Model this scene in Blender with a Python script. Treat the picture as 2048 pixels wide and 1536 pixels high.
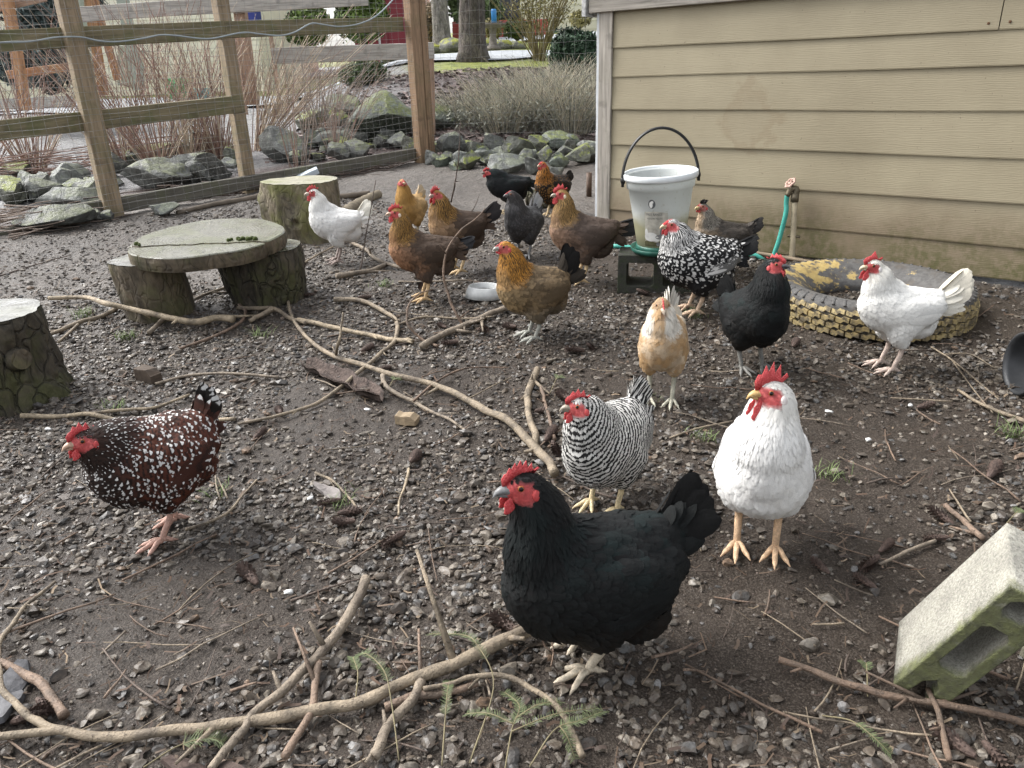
import bpy, bmesh, math, random
import numpy as np
from mathutils import Vector, Matrix, Quaternion
from mathutils.bvhtree import BVHTree

sc = bpy.context.scene
for _o in list(bpy.data.objects):
    bpy.data.objects.remove(_o)
COL = sc.collection
random.seed(7)
RNG = np.random.default_rng(11)
R = math.radians

# ---------------------------------------------------------------- camera
CAM_H, FPX, PITCH, ROLL = 1.12, 1538.0, R(22.0), R(1.8)
_r0 = np.array([1, 0, 0.]); FWD = np.array([0, math.cos(PITCH), -math.sin(PITCH)])
_u0 = np.array([0, math.sin(PITCH), math.cos(PITCH)])
RIGHT = math.cos(ROLL) * _r0 - math.sin(ROLL) * _u0
UP = math.sin(ROLL) * _r0 + math.cos(ROLL) * _u0
EYE = np.array([0, 0, CAM_H])
cam_data = bpy.data.cameras.new('camera')
cam_data.sensor_fit = 'HORIZONTAL'
cam_data.angle = 2 * math.atan(1024 / FPX)
cam_data.clip_start = 0.05
cam_data.clip_end = 2000
cam = bpy.data.objects.new('camera', cam_data)
COL.objects.link(cam)
_m = Matrix(((RIGHT[0], UP[0], -FWD[0], EYE[0]), (RIGHT[1], UP[1], -FWD[1], EYE[1]),
             (RIGHT[2], UP[2], -FWD[2], EYE[2]), (0, 0, 0, 1)))
cam.matrix_world = _m
sc.camera = cam

# ---------------------------------------------------------------- sky, sun, exposure
SUN_EL, SUN_AZ = R(47), R(-66)          # azimuth measured from +Y (view direction) towards +X
world = bpy.data.worlds.new('World'); sc.world = world
world.use_nodes = True
_nt = world.node_tree; _nt.nodes.clear()
_sky = _nt.nodes.new('ShaderNodeTexSky'); _sky.sky_type = 'NISHITA'; _sky.sun_disc = False
_sky.sun_elevation = SUN_EL; _sky.sun_rotation = SUN_AZ
_sky.air_density = 1.0; _sky.dust_density = 4.0; _sky.ozone_density = 1.0
_hs = _nt.nodes.new('ShaderNodeHueSaturation'); _hs.inputs['Saturation'].default_value = 0.22
_bg = _nt.nodes.new('ShaderNodeBackground'); _bg.inputs['Strength'].default_value = 0.15
_wo = _nt.nodes.new('ShaderNodeOutputWorld')
_nt.links.new(_sky.outputs[0], _hs.inputs['Color']); _nt.links.new(_hs.outputs[0], _bg.inputs[0]); _nt.links.new(_bg.outputs[0], _wo.inputs[0])
sun_d = bpy.data.lights.new('sun', 'SUN'); sun_d.energy = 1.2; sun_d.angle = R(30); sun_d.color = (1, .985, .96)
sun = bpy.data.objects.new('sun', sun_d); COL.objects.link(sun)
_sd = Vector((math.sin(SUN_AZ) * math.cos(SUN_EL), math.cos(SUN_AZ) * math.cos(SUN_EL), math.sin(SUN_EL)))
sun.rotation_euler = _sd.to_track_quat('Z', 'Y').to_euler()
sc.view_settings.view_transform = 'Standard'; sc.view_settings.look = 'None'
sc.view_settings.exposure = 1.35; sc.view_settings.gamma = 1; sc.view_settings.use_curve_mapping = False
sc.render.engine = 'CYCLES'
sc.cycles.use_denoising = True
sc.cycles.max_bounces = 6; sc.cycles.diffuse_bounces = 3; sc.cycles.glossy_bounces = 3
sc.cycles.transparent_max_bounces = 6; sc.cycles.caustics_reflective = False; sc.cycles.caustics_refractive = False

# ---------------------------------------------------------------- pixel <-> world (measured in the photograph at 2048 px)
def ray(x, y): return (x - 1024) * RIGHT + FPX * FWD - (y - 768) * UP
def project(p):
    q = np.asarray(p, float) - EYE
    return 1024 + FPX * (q @ RIGHT) / (q @ FWD), 768 - FPX * (q @ UP) / (q @ FWD)
def at_depth(x, y, Y):
    d = ray(x, y); return EYE + d * (Y / d[1])
def at_z(x, y, z):
    d = ray(x, y); return EYE + d * ((z - CAM_H) / d[2])
def sstep(a, b, x):
    t = np.clip((np.asarray(x, float) - a) / (b - a), 0, 1); return t * t * (3 - 2 * t)
def terr(x, y):
    x = np.asarray(x, float); y = np.asarray(y, float)
    z = 0.05 * np.logaddexp(0, (y - 1.6) * 4) / 4 + 0.015 * np.clip(x, -6, 6) * np.clip((y - 1) / 3, 0, 1)
    run = 1 - sstep(7.5, 9, y)
    z = z + run * (.006 * np.sin(3.1 * x + 1.3) * np.sin(2.7 * y + .4) + .004 * np.sin(6.3 * x + 2.1 * y) + .003 * np.sin(5.1 * y - 7.7 * x + 2))
    side = sstep(-4.6, -1.6, x)
    z = z + side * 0.155 * (np.logaddexp(0, (y - 9.0) * 3) / 3 - np.logaddexp(0, (y - 13.2) * 2) / 2)
    z = z + 0.02 * np.clip(y - 14, 0, 60) - 0.06 * np.clip(y - 45, 0, 400)
    return z
def hit(px, py):
    d = ray(px, py); d = d / np.linalg.norm(d)
    ts = np.arange(0.4, 70, 0.02)
    P = EYE[None] + ts[:, None] * d[None]
    below = P[:, 2] <= terr(P[:, 0], P[:, 1])
    if not below.any(): return P[-1]
    i = int(np.argmax(below)); lo, hi = ts[max(i - 1, 0)], ts[i]
    for _ in range(18):
        m = (lo + hi) / 2; p = EYE + m * d
        if p[2] <= terr(p[0], p[1]): hi = m
        else: lo = m
    return EYE + hi * d
def V(p): return Vector((float(p[0]), float(p[1]), float(p[2])))
def on_ground(x, y, dz=0.): return Vector((x, y, float(terr(x, y)) + dz))

# ---------------------------------------------------------------- numpy value noise
_perm = np.random.default_rng(3).integers(0, 2**31, 4096)
def _h3(i, j, k):
    n = (i * 374761393 + j * 668265263 + k * 2147483647 + 1013) & 0xffffffff
    n = ((n ^ (n >> 13)) * 1274126177) & 0xffffffff
    return ((n ^ (n >> 16)) & 0xffff) / 65535.0
def vnoise(p, seed=0):
    p = np.asarray(p, float); i = np.floor(p).astype(np.int64); f = p - i; f = f * f * (3 - 2 * f)
    r = 0
    for dx in (0, 1):
        for dy in (0, 1):
            for dz in (0, 1):
                w = (f[..., 0] if dx else 1 - f[..., 0]) * (f[..., 1] if dy else 1 - f[..., 1]) * (f[..., 2] if dz else 1 - f[..., 2])
                r = r + w * _h3(i[..., 0] + dx + seed * 57, i[..., 1] + dy, i[..., 2] + dz)
    return r * 2 - 1
def fbm(p, seed=0, oct=4):
    p = np.asarray(p, float); a = 1.; r = 0
    for o in range(oct):
        r = r + a * vnoise(p * 2**o, seed + o); a *= .5
    return r

# ---------------------------------------------------------------- materials
MATS = {}
class NT:
    def __init__(s, name):
        s.m = bpy.data.materials.new(name); s.m.use_nodes = True
        s.t = s.m.node_tree; s.t.nodes.clear()
        s.out = s.t.nodes.new('ShaderNodeOutputMaterial'); s.b = s.t.nodes.new('ShaderNodeBsdfPrincipled')
        s.t.links.new(s.b.outputs[0], s.out.inputs[0])
    def n(s, typ, **kw):
        nd = s.t.nodes.new(typ)
        for k, v in kw.items():
            if k.startswith('i_'):
                key = k[2:]
                nd.inputs[int(key) if key.isdigit() else key].default_value = v
            else: setattr(nd, k, v)
        return nd
    def l(s, a, b): s.t.links.new(a, b)
    def noise(s, vec, scale, detail=4, rough=.55, dist=0.):
        nd = s.n('ShaderNodeTexNoise'); nd.inputs['Scale'].default_value = scale; nd.inputs['Detail'].default_value = detail
        nd.inputs['Roughness'].default_value = rough; nd.inputs['Distortion'].default_value = dist
        if vec is not None: s.l(vec, nd.inputs['Vector'])
        return nd.outputs['Fac']
    def ramp(s, fac, stops, interp='LINEAR'):
        nd = s.n('ShaderNodeValToRGB'); cr = nd.color_ramp; cr.interpolation = interp
        while len(cr.elements) < len(stops): cr.elements.new(.5)
        for e, (p, c) in zip(cr.elements, stops):
            e.position = p; e.color = (*c, 1) if len(c) == 3 else c
        s.l(fac, nd.inputs['Fac']); return nd.outputs['Color']
    def mapr(s, v, a, b, c, d, smooth=True):
        nd = s.n('ShaderNodeMapRange'); nd.interpolation_type = 'SMOOTHSTEP' if smooth else 'LINEAR'
        for i, x in zip((1, 2, 3, 4), (a, b, c, d)): nd.inputs[i].default_value = x
        s.l(v, nd.inputs[0]); return nd.outputs[0]
    def math(s, op, a, b=None, clamp=False):
        nd = s.n('ShaderNodeMath'); nd.operation = op; nd.use_clamp = clamp
        for i, x in enumerate((a, b)):
            if x is None: continue
            if isinstance(x, (int, float)): nd.inputs[i].default_value = x
            else: s.l(x, nd.inputs[i])
        return nd.outputs[0]
    def mix(s, fac, a, b, blend='MIX'):
        nd = s.n('ShaderNodeMix'); nd.data_type = 'RGBA'; nd.blend_type = blend
        for i, x in ((0, fac), (6, a), (7, b)):
            if isinstance(x, (int, float)): nd.inputs[i].default_value = x
            elif isinstance(x, tuple): nd.inputs[i].default_value = (*x, 1) if len(x) == 3 else x
            else: s.l(x, nd.inputs[i])
        return nd.outputs[2]
    def bump(s, h, strength=.3, dist=.01):
        nd = s.n('ShaderNodeBump'); nd.inputs['Strength'].default_value = strength; nd.inputs['Distance'].default_value = dist
        s.l(h, nd.inputs['Height']); s.l(nd.outputs[0], s.b.inputs['Normal'])
    def obj(s): return s.n('ShaderNodeTexCoord').outputs['Object']
    def pos(s): return s.n('ShaderNodeNewGeometry').outputs['Position']
    def nrm(s): return s.n('ShaderNodeNewGeometry').outputs['Normal']
    def attr(s, name, out='Color'): return s.n('ShaderNodeAttribute', attribute_name=name).outputs[out]
    def rnd(s): return s.n('ShaderNodeObjectInfo').outputs['Random']
    def stretch(s, vec, sx, sy, sz):
        nd = s.n('ShaderNodeMapping'); nd.inputs['Scale'].default_value = (sx, sy, sz); s.l(vec, nd.inputs['Vector']); return nd.outputs[0]
    def sep(s, vec): 
        nd = s.n('ShaderNodeSeparateXYZ'); s.l(vec, nd.inputs[0]); return nd.outputs
    def set(s, **kw):
        for k, v in kw.items():
            i = s.b.inputs[k.replace('_', ' ')]
            if hasattr(v, 'links'): s.l(v, i)
            elif isinstance(v, tuple): i.default_value = (*v, 1) if len(v) == 3 else v
            else: i.default_value = v
        return s
def simple(name, c, rough=.6, var=.25, scale=20, bump=.15, bdist=.004, spec=.4, metal=0., stretch=None, world_space=False):
    if name in MATS: return MATS[name]
    g = NT(name); v = g.pos() if world_space else g.obj()
    if stretch: v = g.stretch(v, *stretch)
    f = g.noise(v, scale, 5)
    hi = tuple(min(1, x * (1 + var)) for x in c); lo = tuple(x * (1 - var) for x in c)
    g.set(Base_Color=g.ramp(f, [(.3, lo), (.7, hi)]), Roughness=rough, Metallic=metal)
    g.b.inputs['Specular IOR Level'].default_value = spec
    if bump: g.bump(g.noise(v, scale * 3, 5), bump, bdist)
    MATS[name] = g.m; return g.m

# ---------------------------------------------------------------- mesh helpers
def mesh_obj(name, verts, faces, mat=None, parent=None, smooth=True):
    me = bpy.data.meshes.new(name)
    if isinstance(verts, np.ndarray): verts = verts.tolist()
    me.from_pydata(verts, [], faces if isinstance(faces, list) else faces.tolist())
    if smooth: me.polygons.foreach_set('use_smooth', np.ones(len(me.polygons), bool))
    me.update()
    o = bpy.data.objects.new(name, me); COL.objects.link(o)
    if mat: me.materials.append(mat)
    if parent: o.parent = parent
    return o
def fast_mesh(name, V_, F_, mat=None, parent=None, smooth=True):
    """all faces with the same number of corners"""
    me = bpy.data.meshes.new(name); V_ = np.ascontiguousarray(V_, np.float32); F_ = np.ascontiguousarray(F_, np.int32)
    nf, k = F_.shape
    me.vertices.add(len(V_)); me.vertices.foreach_set('co', V_.ravel())
    me.loops.add(nf * k); me.loops.foreach_set('vertex_index', F_.ravel())
    me.polygons.add(nf); me.polygons.foreach_set('loop_start', np.arange(0, nf * k, k, dtype=np.int32))
    me.polygons.foreach_set('loop_total', np.full(nf, k, np.int32))
    if smooth: me.polygons.foreach_set('use_smooth', np.ones(nf, bool))
    me.update(calc_edges=True)
    if mat: me.materials.append(mat)
    o = bpy.data.objects.new(name, me); COL.objects.link(o)
    if parent: o.parent = parent
    return o
def vcol(o, name, arr):
    arr = np.asarray(arr, np.float32)
    if arr.shape[1] == 3: arr = np.c_[arr, np.ones(len(arr), np.float32)]
    a = o.data.color_attributes.new(name, 'FLOAT_COLOR', 'POINT'); a.data.foreach_set('color', arr.ravel())
def bm_obj(name, bm, mat=None, parent=None, smooth=False):
    me = bpy.data.meshes.new(name); bm.to_mesh(me); bm.free()
    if smooth: me.polygons.foreach_set('use_smooth', np.ones(len(me.polygons), bool))
    o = bpy.data.objects.new(name, me); COL.objects.link(o)
    if mat: me.materials.append(mat)
    if parent: o.parent = parent
    return o
def empty(name, loc=(0, 0, 0), rz=0.):
    o = bpy.data.objects.new(name, None); COL.objects.link(o); o.location = loc; o.rotation_euler = (0, 0, rz)
    o.empty_display_size = .1
    return o
def tag(o, label=None, cat=None, group=None, kind=None):
    if label: o['label'] = label
    if cat: o['category'] = cat
    if group: o['group'] = group
    if kind: o['kind'] = kind
    return o
def frame(x, y=None, z=None, origin=(0, 0, 0)):
    """matrix from an X axis and a Z hint"""
    x = Vector(x).normalized(); z = Vector(z if z is not None else (0, 0, 1))
    y = z.cross(x).normalized(); z = x.cross(y)
    return Matrix(((x.x, y.x, z.x, origin[0]), (x.y, y.y, z.y, origin[1]), (x.z, y.z, z.z, origin[2]), (0, 0, 0, 1)))
def box_bm(sx, sy, sz, bevel=.004, seg=1, jitter=0., cuts=0, seed=0):
    bm = bmesh.new(); bmesh.ops.create_cube(bm, size=1)
    for v in bm.verts: v.co = Vector((v.co.x * sx, v.co.y * sy, v.co.z * sz))
    if cuts:
        ed = [e for e in bm.edges if abs((e.verts[0].co - e.verts[1].co).x) > sx * .9]
        bmesh.ops.subdivide_edges(bm, edges=ed, cuts=cuts)
    if jitter:
        rr = random.Random(seed)
        for v in bm.verts: v.co += Vector((0, rr.uniform(-1, 1) * jitter, rr.uniform(-1, 1) * jitter))
    if bevel: bmesh.ops.bevel(bm, geom=list(bm.edges) if not cuts else [e for e in bm.edges if len(e.link_faces) == 2 and e.calc_face_angle(0) > .6], offset=bevel, segments=seg, affect='EDGES', profile=.6)
    return bm
def board(name, p0, p1, w, t, mat, parent=None, up=(0, 0, 1), bevel=.003, cuts=6, jitter=.0015):
    """a plank from p0 to p1 (centre line), w tall along up, t thick"""
    p0, p1 = Vector(p0), Vector(p1); L = (p1 - p0).length
    bm = box_bm(L, t, w, bevel, 1, jitter, cuts, seed=hash(name) % 1000 + int(L * 100))
    o = bm_obj(name, bm, mat, parent); o.matrix_basis = Matrix.Translation((p0 + p1) / 2) @ frame(p1 - p0, z=up)
    if parent: o.location -= parent.matrix_basis.translation
    return o
def catmull(P, n):
    P = np.asarray(P, float); P = np.vstack([2 * P[0] - P[1], P, 2 * P[-1] - P[-2]])
    out = []; m = len(P) - 3
    ts = np.linspace(0, m, n)
    for t in ts:
        i = min(int(t), m - 1); f = t - i; a, b, c, d = P[i:i + 4]
        out.append(.5 * ((2 * b) + (-a + c) * f + (2 * a - 5 * b + 4 * c - d) * f * f + (-a + 3 * b - 3 * c + d) * f**3))
    return np.array(out)
def tube_arrays(P, rad, sides=8, cap=True, flat=1.0):
    """P (n,3) centre line, rad (n) -> verts, quads list + caps"""
    P = np.asarray(P, float); n = len(P); rad = np.broadcast_to(np.asarray(rad, float), (n,))
    T = np.gradient(P, axis=0); T /= np.linalg.norm(T, axis=1)[:, None] + 1e-12
    ref = np.array([0, 0, 1.]) if abs(T[0, 2]) < .9 else np.array([1., 0, 0])
    N = np.cross(T[0], ref); N /= np.linalg.norm(N); Ns = []
    for i in range(n):
        N = N - T[i] * (N @ T[i]); N /= np.linalg.norm(N) + 1e-12; Ns.append(N)
    Ns = np.array(Ns); B = np.cross(T, Ns)
    a = np.arange(sides) / sides * 2 * np.pi
    Vt = P[:, None] + rad[:, None, None] * (np.cos(a)[None, :, None] * Ns[:, None] + flat * np.sin(a)[None, :, None] * B[:, None])
    Vt = Vt.reshape(-1, 3)
    i = np.arange(n - 1)[:, None] * sides; j = np.arange(sides)[None]; k = (j + 1) % sides
    F = np.stack([i + j, i + k, i + sides + k, i + sides + j], -1).reshape(-1, 4)
    F = F.tolist()
    if cap:
        F.append(list(range(sides))[::-1]); F.append([(n - 1) * sides + q for q in range(sides)])
    return Vt, F
def tube(name, P, rad, mat=None, parent=None, sides=8, smooth=True):
    v, f = tube_arrays(P, rad, sides); return mesh_obj(name, v, f, mat, parent, smooth)
def lathe(name, prof, mat=None, parent=None, sides=48, smooth=True, closed=False):
    prof = np.asarray(prof, float); a = np.arange(sides) / sides * 2 * np.pi
    Vt = np.stack([prof[:, 0][:, None] * np.cos(a), prof[:, 0][:, None] * np.sin(a), np.repeat(prof[:, 1][:, None], sides, 1)], -1).reshape(-1, 3)
    n = len(prof); F = []
    for i in range(n - 1 + (1 if closed else 0)):
        i2 = (i + 1) % n
        for j in range(sides):
            k = (j + 1) % sides; F.append([i * sides + j, i * sides + k, i2 * sides + k, i2 * sides + j])
    o = mesh_obj(name, Vt, F, mat, parent, smooth); return o
def cat_meshes(parts):
    vs, fs, o = [], [], 0
    for v, f in parts:
        vs.append(np.asarray(v, float)); fs += [[q + o for q in fc] for fc in (f if isinstance(f, list) else f.tolist())]; o += len(v)
    return np.vstack(vs), fs
def icosphere(sub):
    bm = bmesh.new(); bmesh.ops.create_icosphere(bm, subdivisions=sub, radius=1)
    v = np.array([x.co[:] for x in bm.verts]); f = np.array([[q.index for q in fc.verts] for fc in bm.faces]); bm.free(); return v, f
ICO1, ICO2, ICO3, ICO4 = icosphere(1), icosphere(2), icosphere(3), icosphere(4)
# ================================================================ GROUND
def ground_material():
    g = NT('wet_mud'); p = g.pos(); X, Y, Z = g.sep(p)
    n1 = g.noise(p, 1.3, 5, .6); n2 = g.noise(p, 9, 6, .6); n3 = g.noise(p, 60, 6, .65); n4 = g.noise(p, 220, 4, .6)
    mud = g.ramp(n2, [(.25, (.026, .019, .014)), (.5, (.052, .039, .0295)), (.75, (.09, .072, .058))])
    grit = g.ramp(n4, [(.38, (.010, .0075, .0055)), (.52, (.046, .036, .028)), (.66, (.16, .138, .115))])
    col = g.mix(.55, mud, grit)
    # trampled silt, paler and smoother, towards the back of the run and on the left
    silt = g.math('MULTIPLY', g.mapr(g.math('ADD', Y, g.math('MULTIPLY', X, -.6)), 3.8, 5.8, 0, 1), g.mapr(n1, .3, .62, .5, 1))
    siltc = g.ramp(n3, [(.3, (.075, .064, .054)), (.5, (.155, .137, .12)), (.7, (.29, .268, .243))])
    col = g.mix(silt, col, siltc)
    # beyond the fence: mulch bed on the right, worn grey gravel on the left, mown grass further off
    out = g.math('MAXIMUM', g.mapr(g.math('SUBTRACT', Y, g.math('MULTIPLY', X, .18)), 8.1, 8.5, 0, 1), g.mapr(g.math('ADD', g.math('MULTIPLY', X, -.687), g.math('MULTIPLY', Y, .726)), 6.5, 6.75, 0, 1))
    mulch = g.ramp(g.noise(p, 38, 6, .7), [(.3, (.022, .014, .013)), (.5, (.075, .052, .047)), (.62, (.14, .105, .096)), (.75, (.24, .2, .18))])
    grey = g.ramp(g.noise(p, 14, 6, .7), [(.3, (.12, .117, .117)), (.6, (.245, .242, .245)), (.8, (.35, .345, .345))])
    lft = g.mapr(g.math('ADD', X, g.math('MULTIPLY', g.math('SUBTRACT', n1, .5), 2.)), -2.0, -1.1, 1, 0)
    leftout = g.math('MULTIPLY', g.mapr(g.math('ADD', g.math('MULTIPLY', X, -.687), g.math('MULTIPLY', Y, .726)), 7.35, 7.8, 0, 1), lft)
    col = g.mix(out, col, mulch); col = g.mix(leftout, col, grey)
    grass = g.ramp(g.noise(p, 6, 6, .75), [(.3, (.10, .13, .025)), (.6, (.24, .26, .05)), (.8, (.38, .36, .1))])
    far = g.math('MULTIPLY', g.mapr(Y, 12.9, 13.2, 0, 1), g.math('SUBTRACT', 1., lft, True)); col = g.mix(far, col, grass)
    ff = g.mapr(Y, 16., 17.5, 0, 1); col = g.mix(ff, col, grass)
    wet = g.noise(p, 2.6, 4, .6)
    rough = g.mapr(wet, .36, .66, .34, .72)
    g.set(Base_Color=col, Roughness=rough); g.l(g.mapr(X, -1.6, .8, .5, .22), g.b.inputs['Specular IOR Level'])
    h = g.math('ADD', g.math('MULTIPLY', n3, .55), g.math('MULTIPLY', n4, .25)); h = g.math('ADD', h, g.math('MULTIPLY', n2, .9)); h = g.math('ADD', h, g.math('MULTIPLY', g.math('MULTIPLY', g.noise(p, 22, 4, .7, .8), silt), 1.6))
    g.bump(h, .95, .024)
    return g.m
def grow(a, step, k, ratio):
    out = []; s = step
    for _ in range(k):
        s *= ratio; a += s; out.append(a)
    return out
xs = np.r_[[-q for q in grow(5.2, .03, 42, 1.2)][::-1], np.arange(-5.2, 3.6, .036), grow(3.6, .03, 42, 1.2)]
ys = np.r_[[.4 - q for q in grow(0, .03, 26, 1.2)][::-1], np.arange(.4, 8.6, .036), grow(8.6, .03, 46, 1.18)]
GX, GY = np.meshgrid(xs, ys)
def ground_detail(x, y):
    P = np.stack([x, y, 0 * x], -1)
    near = 1 - sstep(8.5, 12, np.abs(y))
    return near * (.010 * fbm(P * 2.2, 5, 3) + .008 * fbm(P * 9, 9, 3)) + (1 - near) * .03 * fbm(P * .8, 4, 3)
GZ = terr(GX, GY) + ground_detail(GX, GY)
_ny, _nx = GX.shape
_i = (np.arange(_ny - 1)[:, None] * _nx + np.arange(_nx - 1)[None]).ravel()
ground = fast_mesh('ground', np.stack([GX, GY, GZ], -1).reshape(-1, 3), np.stack([_i, _i + 1, _i + 1 + _nx, _i + _nx], -1), ground_material())
tag(ground, kind='structure')
def gz(x, y):
    x = np.asarray(x, float); y = np.asarray(y, float)
    return terr(x, y) + ground_detail(x, y)
def gpt(x, y, dz=0.): return Vector((float(x), float(y), float(gz(x, y)) + dz))
def in_view(x, y, m=150):
    q = np.stack([x - EYE[0], y - EYE[1], gz(x, y) - EYE[2]], -1)
    d = q @ FWD; u = 1024 + FPX * (q @ RIGHT) / np.maximum(d, .05); v = 768 - FPX * (q @ UP) / np.maximum(d, .05)
    return (d > .1) & (u > -m) & (u < 2048 + m) & (v > -m) & (v < 1536 + m)

# driveway beyond the bed, a sheet just above the grass
def strip(name, path, w, dz, mat, nw=6, n=60):
    P = catmull(np.asarray(path, float), n); T = np.gradient(P, axis=0); T /= np.linalg.norm(T, axis=1)[:, None]
    N = np.stack([-T[:, 1], T[:, 0]], -1); s = np.linspace(-.5, .5, nw)
    XY = P[:, None] + N[:, None] * (s[None, :, None] * w)
    Z = gz(XY[..., 0], XY[..., 1]) + dz
    Vt = np.concatenate([XY, Z[..., None]], -1).reshape(-1, 3)
    i = (np.arange(n - 1)[:, None] * nw + np.arange(nw - 1)[None]).ravel()
    o = fast_mesh(name, Vt, np.stack([i, i + nw, i + nw + 1, i + 1], -1), mat); tag(o, kind='structure'); return o
asph = simple('driveway_gravel', (.36, .38, .40), .75, .3, 14, .4, .01, world_space=True)
strip('driveway', [(-16, 17.2), (-6, 16.6), (0, 16.0), (4, 16.4), (12, 18.5), (24, 23)], 2.3, .04, asph)
strip('far_road', [(-40, 25.5), (-10, 24.5), (6, 24.6), (30, 26)], 4.0, .05, asph)

# ================================================================ GRAVEL (uncountable)
def density(x, y):
    n = fbm(np.stack([x * 1.15, y * 1.15, 0 * x], -1), 21, 3)
    n2 = vnoise(np.stack([x * 3.3, y * 3.3, 0 * x + 4], -1), 31)
    d = .80 + .5 * n + .18 * n2
    back = sstep(3.9, 5.6, y - .25 * x); d = d * (1 - .62 * back)
    lf = sstep(1.3, 2.6, -x - .1 * y) * sstep(2.5, 3.4, y); d = d * (1 - .45 * lf)
    # bare scrapes seen in the photograph
    for (px, py, r, k) in ((400, 1240, .26, .9), (330, 1200, .16, .75), (560, 1190, .14, .7), (740, 815, .3, .7), (1690, 1110, .2, .65), (1640, 1000, .22, .75), (1560, 1260, .3, .6), (1800, 1180, .3, .7), (1750, 920, .3, .6), (1420, 1180, .2, .5), (640, 800, .2, .5), (1960, 880, .3, .6), (2000, 640, .4, .8), (900, 560, .5, .35), (1230, 540, .4, .6)):
        c = SCR.setdefault((px, py), hit(px, py)); q = ((x - c[0]) ** 2 + (y - c[1]) ** 2) / r**2
        d = d - k * np.exp(-q)
    return np.clip(d, .12 * (1 - back) + .02, 1)
SCR = {}
OCT = (np.array([(1, 0, 0), (-1, 0, 0), (0, 1, 0), (0, -1, 0), (0, 0, 1), (0, 0, -1)], float), np.array([(0, 2, 4), (2, 1, 4), (1, 3, 4), (3, 0, 4), (2, 0, 5), (1, 2, 5), (3, 1, 5), (0, 3, 5)]))
def scatter_gravel():
    N = 200000
    u = RNG.random(N); y = .75 + 7.2 * u**1.35; x = RNG.uniform(-1, 1, N) * (.75 + .82 * y)
    # weight to even area density: pdf ~ 1/(width * dy/du)
    pdf = 1 / ((.75 + .82 * y) * 2) / (7.2 * 1.35 * np.maximum(u, 1e-4) ** .35)
    keep = in_view(x, y) & (RNG.random(N) < np.clip(density(x, y) * 5200 / (N * pdf), 0, 1))
    # outside the fence line / under the shed
    keep &= (-.687 * x + .726 * y) < 6.3
    keep &= ((x - .562) * -.628 + (y - 4.93) * -.778) > .03
    x, y = x[keep], y[keep]
    z = gz(x, y); n = len(x)
    size = RNG.lognormal(math.log(.0079), .40, n).clip(.0036, .022)
    # crumbs of soil and grit fill the bare patches
    m_ = 38000; ux = RNG.random(m_); cy = .8 + 2.9 * ux**1.2; cx_ = RNG.uniform(-1, 1, m_) * (.7 + .8 * cy); kk = in_view(cx_, cy); cx_, cy = cx_[kk], cy[kk]
    x = np.r_[x, cx_]; y = np.r_[y, cy]; z = gz(x, y); size = np.r_[size, RNG.lognormal(math.log(.0026), .35, len(cx_)).clip(.0012, .0045)]; nb_ = n; n = len(x)
    hd = np.hypot(x, y)
    Vs, Fs, Cs, off = [], [], [], 0
    pal = np.array([(.112, .098, .082), (.155, .134, .108), (.068, .063, .058), (.185, .163, .133), (.118, .096, .074), (.09, .087, .083), (.23, .205, .172), (.046, .040, .034), (.16, .11, .075), (.17, .165, .16)])
    pw = np.array([.2, .16, .15, .1, .14, .1, .04, .07, .02, .02]); pw /= pw.sum()
    ci = RNG.choice(len(pal), n, p=pw); C = pal[ci] * RNG.uniform(.65, 1.35, (n, 1)); C[nb_:] = C[nb_:] * .35 + np.array([.042, .029, .022]) * RNG.uniform(.5, 1.6, (n - nb_, 1))
    for lod, (bv, bf), sel in ((0, ICO2, (hd < 1.8) & (size > .0095)), (1, ICO1, ~((hd < 1.8) & (size > .0095)) & (size > .0046)), (2, OCT, size <= .0046)):
        idx = np.where(sel)[0]; m = len(idx)
        if not m: continue
        nv = len(bv)
        # angular pebbles: random plane-clipped spheres
        base = np.repeat(bv[None], m, 0)
        for k in range(7):
            d = RNG.normal(size=(m, 3)); d /= np.linalg.norm(d, axis=1)[:, None]
            h = RNG.uniform(.32, .82, m); dist = np.einsum('mij,mj->mi', base, d); ex = np.maximum(dist - h[:, None], 0)
            base = base - ex[..., None] * d[:, None]
        base = base + RNG.normal(0, .04, base.shape)
        ax = np.stack([RNG.uniform(.9, 1.5, m), RNG.uniform(.7, 1.1, m), RNG.uniform(.4, .8, m)], -1)
        base = base * ax[:, None] * size[idx][:, None, None]
        yaw = RNG.uniform(0, 2 * np.pi, m); tx = RNG.normal(0, .35, m)
        c, s = np.cos(tx)[:, None], np.sin(tx)[:, None]; yy, zz = base[..., 1], base[..., 2]
        base = np.stack([base[..., 0], c * yy - s * zz, s * yy + c * zz], -1)
        c, s = np.cos(yaw)[:, None], np.sin(yaw)[:, None]; xx, yy = base[..., 0], base[..., 1]
        base = np.stack([c * xx - s * yy, s * xx + c * yy, base[..., 2]], -1)
        lift = size[idx] * RNG.uniform(-.05, .45, m)
        base = base + np.stack([x[idx], y[idx], z[idx] + lift], -1)[:, None]
        Vs.append(base.reshape(-1, 3)); Fs.append((bf[None] + (np.arange(m) * nv)[:, None, None]).reshape(-1, 3) + off); off += m * nv
        Cs.append(np.repeat(C[idx], nv, 0))
    g = NT('pebble_stone'); a = g.attr('col'); p = g.pos()
    nn = g.noise(p, 180, 4, .6); col = g.mix(1., a, g.ramp(nn, [(.3, (.6, .6, .6)), (.7, (1.25, 1.25, 1.25))]), 'MULTIPLY')
    dirt = g.mapr(g.noise(p, 40, 4), .44, .6, 0, .75); col = g.mix(dirt, col, (.06, .046, .035))
    g.set(Base_Color=col, Roughness=g.mapr(nn, .3, .7, .26, .55)); g.b.inputs['Specular IOR Level'].default_value = .34; g.bump(nn, .3, .003)
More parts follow.
